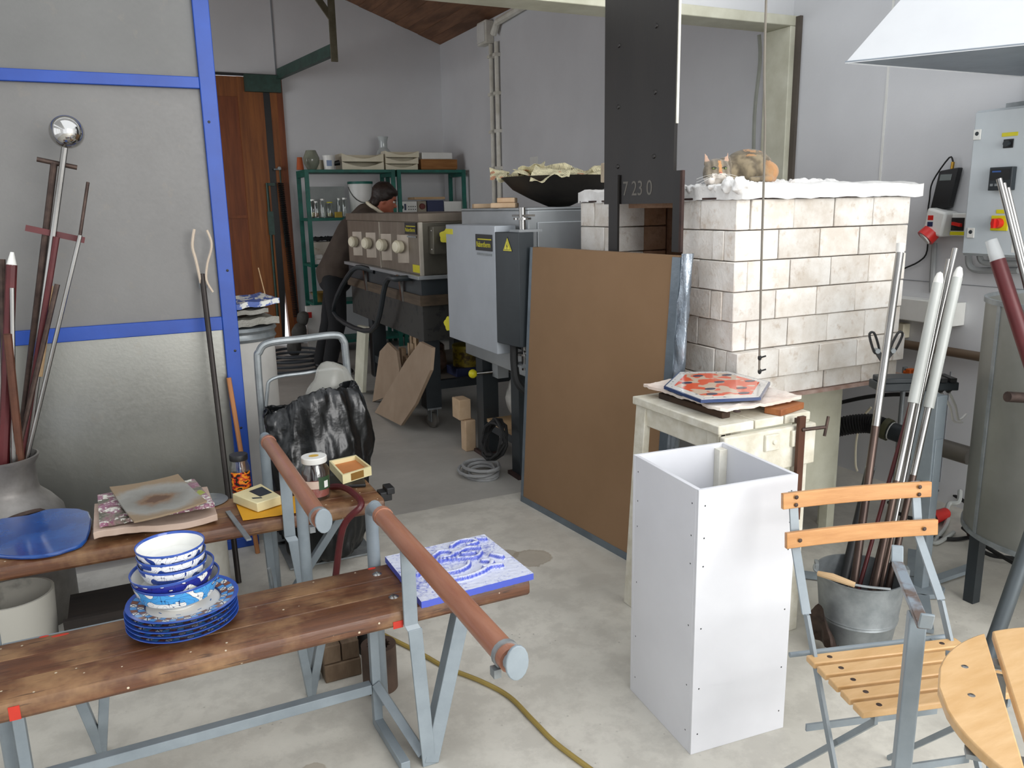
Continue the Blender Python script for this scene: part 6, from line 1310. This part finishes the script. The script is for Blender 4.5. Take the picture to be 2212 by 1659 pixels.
# pedestal with foot switch behind
pe = thing('pedestal', 'grey steel pedestal on flat floor bars behind the zinc bucket', 'stand', (2.69, 1.955, 0))
part('post', MB().box(2.665, 2.705, 1.935, 1.975, .02, .62), grey_paint, pe, bev=.002); part('sleeve', MB().box(2.657, 2.713, 1.94, 2.03, .45, .784), grey_paint, pe, bev=.002)
part('hub', MB().lathe([(0, 0), (.085, 0), (.085, .018), (0, .018)], (2.685, 1.955, .004), 8), grey_paint, pe)
for a, b in (((2.62, 2.0), (2.34, 2.28)), ((2.75, 1.97), (3.05, 1.98)), ((2.72, 2.02), (2.95, 2.2)), ((2.63, 1.9), (2.42, 1.72))):
    part('floor_bar', MB().bar(V((a[0], a[1], .014)), V((b[0], b[1], .014)), (V((b[1]-a[1], a[0]-b[0], 0)).normalized())*.02, (0, 0, .008)), grey_paint, pe)
sw = part('switch_tray', MB().ob((2.70, 2.08, .80), r__*.15, V((.15, .31, 0)).normalized()*.05, (0, 0, .016)), charcoal, pe, bev=.004)
part('switch_lid', MB().ob((2.64, 2.10, .826), r__*.08, V((.15, .31, 0)).normalized()*.045, (0, 0, .010)), charcoal, sw, bev=.004)
for k in range(4): part('rib', MB().ob(V((2.71, 2.06, .826))+r__*.035*k*1.0, r__*.012, V((.15, .31, 0)).normalized()*.045, (0, 0, .008)), black, sw)
for k in (0, 1): p = V((2.80, 2.03, .775))+r__*.03*k; part('gland', MB().cyl(p, p+V((0, 0, .02))-r__*.02, .014), black, sw)
for k in (0, 1): solo('white_cable', MB().tube([V((2.80, 2.03, .765))+r__*.03*k, V((2.86+.03*k, 2.03, .70)), V((2.93+.03*k, 2.06, .63)), V((3.04+.02*k, 2.10, .60+.03*k))], .005, 6, sub=4), white_plastic, ['lower', 'upper'][k]+' white cable running from the switch tray to the tank', 'cable')

# ================================================================== RIGHT WALL
def wbx_(nm, x0, y0, x1, y1, dep, m, root=None, lb=None, cat=None, bev=.004, base=0.0):
    A, B = pX(x0, (y0+y1)/2, XR), pX(x1, (y0+y1)/2, XR); zt_, zb_ = pX((x0+x1)/2, y0, XR).z, pX((x0+x1)/2, y1, XR).z
    mb = MB().box(XR-base-dep, XR-base-.0005, min(A.y, B.y), max(A.y, B.y), zb_, zt_)
    return part(nm, mb, m, root, lb, bev) if root else solo(nm, mb, m, lb, cat, bev=bev)
cabm = mat('pale_grey_cabinet', hx('c9d0d4'), .45, col2=hx('c0c8cc'), scale=3)
XC = XR-.18; cA = pX(2090, 400, XC).y; cz0, cz1 = pX(2085, 552, XC).z, pX(2100, 240, XC).z
cbt = thing('control_cabinet', 'pale grey electrical control cabinet on the right wall', 'cabinet', (XR-.09, cA-.35, cz0))
part('case', MB().box(XC+.012, XR-.001, cA-.72, cA, cz0, cz1), cabm, cbt, bev=.006); dcb = part('door', MB().box(XC, XC+.011, cA-.715, cA-.005, cz0+.008, cz1-.008), cabm, cbt, bev=.004)
def onc(x, y, hw, hh, dep, m, nm, root=dcb, lb=None): p = pX(x, y, XC); return part(nm, MB().box(XC-dep, XC-.0004, p.y-hw, p.y+hw, p.z-hh, p.z+hh), m, root, lb, bev=.002), p
for x, y in ((2112, 291), (2098, 503)): l, p = onc(x, y, .017, .022, .006, white_plastic, 'lock'); part('lock_slot', MB().lathe([(0, .003), (.009, 0)], (XC-.006, p.y, p.z+.004), 12, (-1, 0, 0)), charcoal, l)
onc(2182, 290, .035, .008, .002, yellow, 'sticker'); l, p = onc(2179, 310, .022, .018, .004, black, 'switch_plate'); part('switch_knob', MB().cyl((XC-.004, p.y, p.z), (XC-.022, p.y, p.z), .012), charcoal, l)
l, p = onc(2170, 386, .05, .048, .03, charcoal, 'controller', lb='dark temperature controller with display'); part('display', MB().box(XC-.032, XC-.03, p.y-.042, p.y+.042, p.z-.005, p.z+.04), black, l); part('blue_strip', MB().box(XC-.0328, XC-.032, p.y-.002, p.y+.036, p.z+.027, p.z+.033), mat('display_blue', hx('3a62a8'), .5), l)
for k in range(4): part('button', MB().box(XC-.033, XC-.03, p.y-.032+.02*k, p.y-.02+.02*k, p.z-.03, p.z-.02), galv, l)
onc(2162, 457, .02, .008, .002, yellow, 'sticker'); l, p = onc(2160, 482, .038, .032, .006, yellow, 'main_switch_plate', lb='yellow main switch plate'); part('main_switch', MB().lathe([(0, .03), (.02, .028), (.022, 0)], (XC-.006, p.y, p.z), 16, (-1, 0, 0)).box(XC-.05, XC-.03, p.y-.006, p.y+.006, p.z-.02, p.z+.02), red, l)
onc(2200, 535, .03, .022, .001, white_plastic, 'rating_label')
for i, (x0, lb) in enumerate(((XC+.02, 'grey flat bar'), (XC+.06, 'blue folder'))):
    solo('flat_bar' if i == 0 else 'blue_folder', MB().ob((x0+.05, cA-.42, cz1+.012+.026*i), (.03, 0, 0), (.03, .33-.14*i, 0), (0, 0, .011)), galv if i == 0 else navy, ['grey metal channel lying on top of the control cabinet', 'blue folder lying on the channel above the control cabinet'][i], ['channel', 'folder'][i], bev=.002)
mtr = thing('hand_meter', 'black hand-held thermometer hung on the wall left of the cabinet', 'meter', pX(2040, 450, XR-.03))
p = pX(2044, 409, XR-.03); part('case', MB().ob(p, V((0, -.05, 0))+V((0, 0, .006)), V((.018, 0, 0)), V((0, -.016, .092))), black, mtr, bev=.006); part('display', MB().ob(p+V((-.019, -.006, .055)), V((0, -.03, 0)), V((.001, 0, 0)), V((0, -.002, .014))), mat('lcd', hx('55605c'), .3), mtr)
part('probe_plug', MB().cyl(p+V((0, -.02, .09)), p+V((0, -.022, .125)), .008), mat('brass', hx('b98f3a'), .3, .8), mtr)
solo('probe_cable', MB().tube([p+V((0, -.022, .125)), p+V((0, .0, .145)), pX(2015, 392, XR-.03), pX(2008, 430, XR-.02), pX(2004, 465, XR-.02), pX(2003, 540, XR-.01), pX(1985, 565, XR-.01), pX(1950, 582, XR-.01), pX(1930, 600, XR-.01)], .004, 6, sub=4), rubber, 'thin black cable looping down from the thermometer', 'cable')
sk = thing('power_socket', 'white industrial wall socket with a red flap under the thermometer', 'socket', pX(2028, 510, XR)); p = pX(2032, 480, XR-.05)
part('body', MB().ob(p, V((0, -.052, -.012)), V((.049, 0, 0)), V((0, -.010, .058))), white_plastic, sk, bev=.012); part('flap', MB().cyl(p+V((-.03, .02, -.045)), p+V((-.055, .035, -.075)), .042, .044, 20), red, sk, 'red hinged flap'); part('flap_inner', MB().cyl(p+V((-.054, .034, -.074)), p+V((-.058, .037, -.078)), .032, .032, 18), white_plastic, sk)
for k, mm in ((0, red), (1, navy)): part('sticker', MB().ob(p+V((-.050, .018, .022-.03*k)), V((0, .014, 0)), V((.001, 0, 0)), V((0, 0, .011))), mm, sk)
es = thing('rotary_switch', 'black and red rotary switch between socket and cabinet', 'switch', pX(2066, 510, XR)); p = pX(2066, 484, XR-.03)-V((0, .03, 0))
part('body', MB().box(XR-.05, XR-.001, p.y-.03, p.y+.045, p.z-.055, p.z+.05), white_plastic, es, bev=.004); part('face', MB().box(XR-.053, XR-.05, p.y-.025, p.y+.04, p.z-.03, p.z+.03), black, es); part('handle', MB().ob((XR-.062, p.y+.005, p.z), (.008, 0, 0), (0, .022, .004), (0, 0, .007)), red, es); part('warning_strip', MB().box(XR-.0525, XR-.05, p.y-.028, p.y+.043, p.z-.05, p.z-.034), yellow, es)
cdt = mat('grey_conduit', hx('a3a6a6'), .5)
solo('wall_conduit', MB().tube([pX(2018, 525, XR-.02), pX(2014, 600, XR-.02), pX(2013, 632, XR-.02)], .013, 8), cdt, 'grey conduit running down from the white socket', 'pipe')
solo('cabinet_conduit', MB().tube([pX(2092, 552, XR-.05), pX(2094, 572, XR-.05), pX(2108, 583, XR-.05), pX(2150, 584, XR-.05), pX(2200, 584, XR-.05)], .015, 8, sub=4), cdt, 'outer bent grey conduit below the control cabinet', 'pipe')
solo('cabinet_conduit', MB().tube([pX(2116, 552, XR-.10), pX(2119, 562, XR-.10), pX(2132, 568, XR-.10), pX(2200, 569, XR-.10)], .013, 8, sub=4), cdt, 'inner bent grey conduit below the control cabinet', 'pipe')
a, b = pX(1950, 662, XR), pX(2085, 682, XR); dct = thing('cable_duct', 'white plastic cable duct along the right wall', 'duct', (XR-.04, (a.y+b.y)/2, b.z)); part('channel', MB().box(XR-.085, XR-.001, b.y, 3.3, a.z-.055, a.z+.055), white_plastic, dct, bev=.003); part('cover', MB().box(XR-.09, XR-.0855, b.y+.001, 3.299, a.z-.05, a.z+.05), white_plastic, dct)
wbx_('socket_outlet', 1946, 697, 1966, 728, .05, ivory, lb='small ivory socket box on the wall beside the bricks', cat='socket')
a, b = pX(1943, 741, XR-.05), pX(2112, 772, XR-.05); solo('brown_pipe', MB().cyl((XR-.05, 3.4, a.z), (XR-.05, 1.9, (a.z+b.z)/2), .022), mat('painted_brown_pipe', hx('6c5a48'), .5, scale=6), 'brown water pipe running along the right wall', 'pipe')
# low pipework
a = pX(1812, 868, XR-.06); solo('dark_cable', MB().tube([pX(1805, 872, XR-.05), pX(1870, 858, XR-.05), pX(1930, 852, XR-.05), pX(1990, 853, XR-.05)], .011, 8, sub=4), rubber, 'dark cable sagging along the wall above the ribbed hose', 'cable')
h0 = [V((3.02, 3.0, .58)), V((3.1, 2.9, .66)), V((3.18, 2.72, .70)), V((3.24, 2.55, .70))]
rh = thing('ribbed_hose', 'thick black ribbed suction hose behind the kiln stand', 'hose', h0[-1]); hp2 = [pd(1800, 925, 3.95), pd(1840, 917, 3.9), pd(1880, 915, 3.85), pd(1910, 925, 3.8)]
hq = smooth(hp2, 14); part('hose', MB().tube(hq, .045, 14, rr=[.042 if i % 2 else .048 for i in range(len(hq))]), rubber, rh)
vp = thing('valve_pipe', 'grey flanged pipe with a valve in front of the right wall', 'pipe', pd(1990, 965, 3.65)); v0, v1, v2, v3 = pd(1910, 925, 3.8), pd(1960, 945, 3.72), pd(2005, 958, 3.65), pd(2095, 985, 3.5)
part('hose_end', MB().cyl(v0, v0+(v1-v0)*.25, .052), mat('olive_clamp', hx('55553a'), .6), vp); part('tube', MB().cyl(v0+(v1-v0)*.2, v2, .042), charcoal, vp); part('tube', MB().cyl(v2, v3, .040), mat('dull_pipe', hx('6f6a62'), .5, .4), vp)
dvp = (v3-v0).normalized()
for q in (pd(1972, 955, 3.70), pd(2000, 962, 3.66)): part('flange', MB().cyl(q-dvp*.008, q+dvp*.008, .085, .085, 24), mat('rusty_flange', hx('6d5a52'), .6, .4), vp)
part('support', MB().bar(V((v2.x, v2.y, 0)), v2-V((0, 0, .03)), V((.02, 0, 0)), V((0, .006, 0))), galv, vp)
part('clip', MB().cyl(v0+(v1-v0)*.3, v0+(v1-v0)*.34, .0445), white_plastic, vp)
vr = thing('valve_riser', 'thin pipe with two orange valve handles behind the pipe bunch', 'pipe', (XR-.05, pX(1980, 812, XR-.05).y, 0)); vy = pX(1980, 812, XR-.05).y
part('riser', MB().cyl((XR-.14, vy, 0), (XR-.14, vy, .68), .012), galv, vr)
for xx, yy in ((1966, 812), (1994, 808)):
    q = pX(xx, yy, XR-.17); part('valve_handle', MB().ob(q, (.02, 0, 0), (0, .014, 0), (0, 0, .036)).ob(q, (.012, 0, 0), (0, .034, .012), (0, 0, .011)), orange, vr, 'orange valve handle', bev=.003); part('stem', MB().cyl(q, (XR-.14, vy, q.z), .009), galv, vr)
solo('cream_cable', MB().tube([pX(1882, 880, XR-.03), pX(1862, 905, XR-.03), pX(1850, 950, XR-.03), pX(1848, 1000, XR-.04), pX(1852, 1018, XR-.05)], .006, 6, sub=4), ivory, 'cream cable hanging down the wall behind the kiln stand', 'cable')
# tank
tkc = V((2.985, 1.62, 0)); tkr = .33
tk_ = thing('steel_tank', 'large grey zinc cylinder tank at the right edge', 'tank', tkc)
tkm = mat('dull_zinc', hx('8e8f8a'), .45, .5, col2=hx('7c7d77'), scale=3, bump=.05)
part('shell', MB().lathe([(0, .30), (tkr*.96, .30), (tkr, .305), (tkr, 1.14), (tkr*.985, 1.14), (tkr*.985, .32), (0, .32)], tkc, 64), tkm, tk_); part('rim', MB().lathe([(tkr-.004, 1.135), (tkr+.006, 1.135), (tkr+.006, 1.152), (tkr-.004, 1.152), (tkr-.004, 1.135)], tkc, 64), galv, tk_); part('bottom_rim', MB().lathe([(tkr-.003, .295), (tkr+.006, .295), (tkr+.006, .312), (tkr-.003, .312), (tkr-.003, .295)], tkc, 64), galv, tk_)
ts_ = V((-.9, .44, 0)).normalized(); part('seam', MB().bar(tkc+ts_*(tkr+.001)+V((0, 0, .31)), tkc+ts_*(tkr+.001)+V((0, 0, 1.135)), V((-ts_.y, ts_.x, 0))*.008, ts_*.003), galv, tk_)
for a in (2.4, 3.6, 4.8, .6): q = tkc+V((cos(a), sin(a), 0))*(tkr-.05); part('leg', MB().box(q.x-.02, q.x+.02, q.y-.02, q.y+.02, 0, .3), charcoal, tk_)
hd_ = pd(2180, 858, 2.62); part('side_handle', MB().cyl(pd(2176, 857, 2.58), pd(2260, 862, 2.62), .017), dsteel, tk_)
# tools leaning over the tank
lt = thing('maroon_pipe', 'maroon pipe with a clear plastic end leaning over the tank', 'pipe', (2.335, .945, 0)); a, b = pd(2155, 562, 2.3), V((2.335, .945, 0)); part('tube', MB().cyl(b, a, .021), maroon, lt); d = (a-b).normalized()
cp, t_, b_ = nt('clear_tube'); b_.inputs['Base Color'].default_value = c4(hx('c9cccc')); b_.inputs['Roughness'].default_value = .2; b_.inputs['Alpha'].default_value = .55
part('clear_end', MB().cyl(a, a+d*.06, .020, .016), cp, lt, 'clear plastic end')
for k in range(3):
    a, b = pd(2158+9*k, 386+10*k, 2.25+.03*k), V((2.40+.03*k, 1.03+.02*k, 0)); solo('steel_tube', MB().cyl(b, a, .0075), steel, ['left', 'middle', 'right'][k]+' one of three thin steel tubes leaning in front of the cabinet', 'tube', 'thin tubes before the cabinet')
solo('dark_tube', MB().cyl(pz(2128, 1440, .012), pd(2262, 1060, 2.60), .024), mat('dull_dark_tube', hx('5f666a'), .4, .6), 'dull grey steel tube slanting up behind the round table', 'tube')
# floor cables and plug
pg = thing('red_plug', 'red power plug on the floor beside the pedestal', 'plug', pz(2030, 1118, .03)); a, b = pz(2013, 1120, .035), pz(2043, 1108, .035); part('body', MB().cyl(a, b, .032, .026, 16), red, pg, bev=.003); part('pin_collar', MB().cyl(a-(b-a).normalized()*.012, a, .026), charcoal, pg)
part('grey_lead', MB().tube([b, pz(2050, 1088, .05), pz(2070, 1085, .06), pz(2074, 1060, .10)], .011, 8, sub=4), pearl, pg)
solo('grey_lead', MB().tube([pz(2048, 1120, .015), pz(2040, 1140, .012), pz(2025, 1160, .012), pz(2018, 1172, .012), pz(2030, 1170, .012), pz(2060, 1150, .012)], .010, 8, sub=5), pearl, 'short light grey lead curling on the floor below the red plug', 'cable')
for i, pts in enumerate((((2005, 1160), (2060, 1165), (2110, 1160), (2160, 1165), (2230, 1185)), ((2085, 1110), (2095, 1160), (2130, 1195), (2180, 1205), (2230, 1208)), ((2080, 1140), (2130, 1180), (2170, 1205), (2205, 1225)), ((2010, 1060), (2040, 1060), (2070, 1075), (2085, 1085)), ((1920, 1085), (1935, 1105), (1970, 1120), (2010, 1118)))):
    solo('floor_cable', MB().tube([pz(x, y, .010+.014*i) for x, y in pts], .009, 7, sub=5), rubber, ['black cable lying straight from the pedestal to the tank', 'black cable bending from the tank to the right edge', 'black cable crossing two others beside the tank', 'black cable curving along the wall base', 'black cable looping behind the chair back slats'][i], 'cable')

# ================================================================== EXTRACTOR HOOD
hz = 2.0; h1 = pz(1825, 137, hz); hn = pz(2212, 98, hz); hfx = pz(2212, 167, hz)
lv = (hn-h1); h4 = h1+lv*2.1; h2_ = V((XR-.02, h1.y, hz)); h3 = V((XR-.02, h4.y, hz))
ek = py(1945, 0, 2.32); sl_ = (ek-h1); top_l = h1+sl_*4.2
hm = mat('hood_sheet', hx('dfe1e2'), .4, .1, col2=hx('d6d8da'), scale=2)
hd = thing('extractor_hood', 'large white sheet metal extractor hood at the top right', 'hood', (3.1, 1.9, hz))
t1_ = V((top_l.x, top_l.y, top_l.z)); t4 = V((XR-.35, h4.y+.2, t1_.z)); t2_ = V((XR-.1, t1_.y, t1_.z)); t3 = V((XR-.1, t4.y, t1_.z))
part('canopy', MB().add([h1, h2_, h3, h4, t1_, t2_, t3, t4], [(0, 1, 5, 4), (1, 2, 6, 5), (2, 3, 7, 6), (3, 0, 4, 7), (4, 5, 6, 7)]), hm, hd, ang=10)
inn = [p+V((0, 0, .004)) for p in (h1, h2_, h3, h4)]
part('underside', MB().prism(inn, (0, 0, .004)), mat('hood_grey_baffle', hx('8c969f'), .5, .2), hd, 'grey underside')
part('duct', MB().cyl((t1_+t3)/2-V((0, 0, .01)), (t1_+t3)/2+V((0, 0, .9)), .16, .16, 24), galv, hd)

# ================================================================== CAT
co = py(1548, 368, 2.55); R3 = V((cos(YAW), -sin(YAW), 0)); C3 = V((-sin(YAW), -cos(YAW), 0)); U3 = V((0, 0, 1)); zw = KT+.060
def cl3(a, b, z): return co+R3*a+C3*b+U3*z
MX = Matrix((R3, C3, U3)).transposed()
cm = MB()
cm.ell(cl3(0, .0, 0), (.050, .045, .043), 18, 14, MX).ell(cl3(-.022, .018, -.018), (.028, .026, .02), 12, 10, MX).ell(cl3(.022, .018, -.018), (.028, .026, .02), 12, 10, MX)
cm.ell(cl3(.002, .042, -.018), (.02, .016, .015), 12, 10, MX).ell(cl3(0, .036, -.004), (.011, .016, .014), 10, 8, MX)
bz = zw-co.z
cm.ell(cl3(.0, -.02, bz+.04), (.048, .05, .055), 16, 12, MX).ell(cl3(.06, -.055, bz+.045), (.075, .06, .058), 16, 12, MX).ell(cl3(.135, -.06, bz+.055), (.10, .075, .075), 20, 14, MX).ell(cl3(.185, -.045, bz+.04), (.065, .07, .05), 16, 12, MX).ell(cl3(.125, -.02, bz+.045), (.045, .05, .047), 14, 10, MX)
cm.cap(cl3(-.03, .0, bz+.012), cl3(-.03, .045, bz+.010), .017, .014).cap(cl3(.04, .0, bz+.012), cl3(.035, .045, bz+.010), .017, .014)
cm.cap(cl3(.235, -.06, bz+.018), cl3(.20, .02, bz+.014), .016, .013).cap(cl3(.20, .02, bz+.014), cl3(.12, .05, bz+.012), .013, .010)
for s in (-1, 1):
    e0, e1, e2, e3 = cl3(s*.018, -.004, .030), cl3(s*.052, -.006, .020), cl3(s*.046, -.004, .074), cl3(s*.034, -.022, .026)
    cm.add([e0, e1, e2, e3], [(0, 1, 2), (1, 3, 2), (3, 0, 2), (0, 3, 1)] if s < 0 else [(1, 0, 2), (3, 1, 2), (0, 3, 2), (3, 0, 1)])
cmb = fuse(cm, .0042, 2)
cat = thing('cat', 'tabby cat with white chest and orange blaze crouching on the fibre blanket', 'cat', cl3(.1, 0, bz))
cb2 = part('body', cmb, None or white_plastic, cat, ang=180)
at = cb2.data.color_attributes.new('fur', 'FLOAT_COLOR', 'POINT')
tab, drk, org, wht, inn_ = V(hx('877a62')), V(hx('463d31')), V(hx('bd8a58')), V(hx('e6dfd6')), V(hx('b99a86'))
for i, p in enumerate(cmb.v):
    q = p-co; a, b, z = q.dot(R3), q.dot(C3), q.z; n = noise.noise(p*38)*.5+noise.noise(p*90)*.25
    st = .5+.5*sin(a*95+z*40+n*5); c = tab.lerp(drk, min(1, max(0, st*.75+n*.3)))
    if z > bz+.105: c = c.lerp(drk, .5)
    if a > .165 and z < bz+.075+.06*n: c = c.lerp(org, min(.85, (a-.165)*16*(1+n)))
    if .11 < a < .2 and z > bz+.10 and n > .05: c = c.lerp(org, .6)
    if a < .058 and z > -.06 and abs(a) < .07 and b > -.05:            # head
        st = .5+.5*sin(abs(a)*260+1.0); c = V(hx('8d8270')).lerp(drk, st*.55)
        if z > .012: c = c.lerp(drk, .35*(.5+.5*sin(a*420)))
        if abs(a-.003+.004*n) < .006+.005*max(0, -z*20) and -.022 < z < .035 and b > .0: c = org.copy()
        if z < -.014+.004*n and b > .02 and abs(a) < .026: c = wht.lerp(tab, .25)
        if z < -.028: c = wht.copy()
        if z > .034 and b > -.008 and abs(abs(a)-.038) < .010: c = inn_.copy()
    if -.035 < a < .03 and z <= -.03 and b > -.03: c = wht.copy()
    at.data[i].color = (c.x, c.y, c.z, 1)
fm2, t_, b_ = nt('cat_fur'); an = nd(t_, 'ShaderNodeAttribute'); an.attribute_name = 'fur'; t_.links.new(an.outputs['Color'], b_.inputs['Base Color']); b_.inputs['Roughness'].default_value = .9; b_.inputs['Sheen Weight'].default_value = .2
bumpn(t_, b_, noisen(t_, mapped(t_, (1, 1, 1)), 160, 2), .4, .003); cb2.data.materials.clear(); cb2.data.materials.append(fm2)
eym = mat('cat_eye', hx('7d8a52'), .1)
for s in (-1, 1):
    e = part('eye', MB().ell(cl3(s*.019+.001, .0385, .006), (.0095, .006, .0048), 12, 8, MX), eym, cat, 'green eye'); part('pupil', MB().ell(cl3(s*.018+.001, .0435, .006), (.0022, .002, .0042), 8, 6, MX), black, e)
    part('eyelid', MB().tube([cl3(s*.009, .043, .006), cl3(s*.019, .0435, .0112), cl3(s*.029, .038, .008)], .0016, 5, sub=3), charcoal, cat)
part('nose', MB().ell(cl3(.002, .054, -.010), (.0055, .004, .004), 10, 8, MX), mat('cat_nose', hx('c07a66'), .5), cat)
part('mouth', MB().tube([cl3(-.009, .053, -.022), cl3(.002, .0565, -.018), cl3(.012, .053, -.022)], .0011, 5, sub=3), charcoal, cat)
for s in (-1, 1):
    for k in range(3): part('whisker', MB().tube([cl3(s*.018, .05, -.016), cl3(s*.05, .05, -.020-.008*k), cl3(s*.085, .04, -.032-.012*k)], .0005, 4, sub=3), white_plastic, cat)
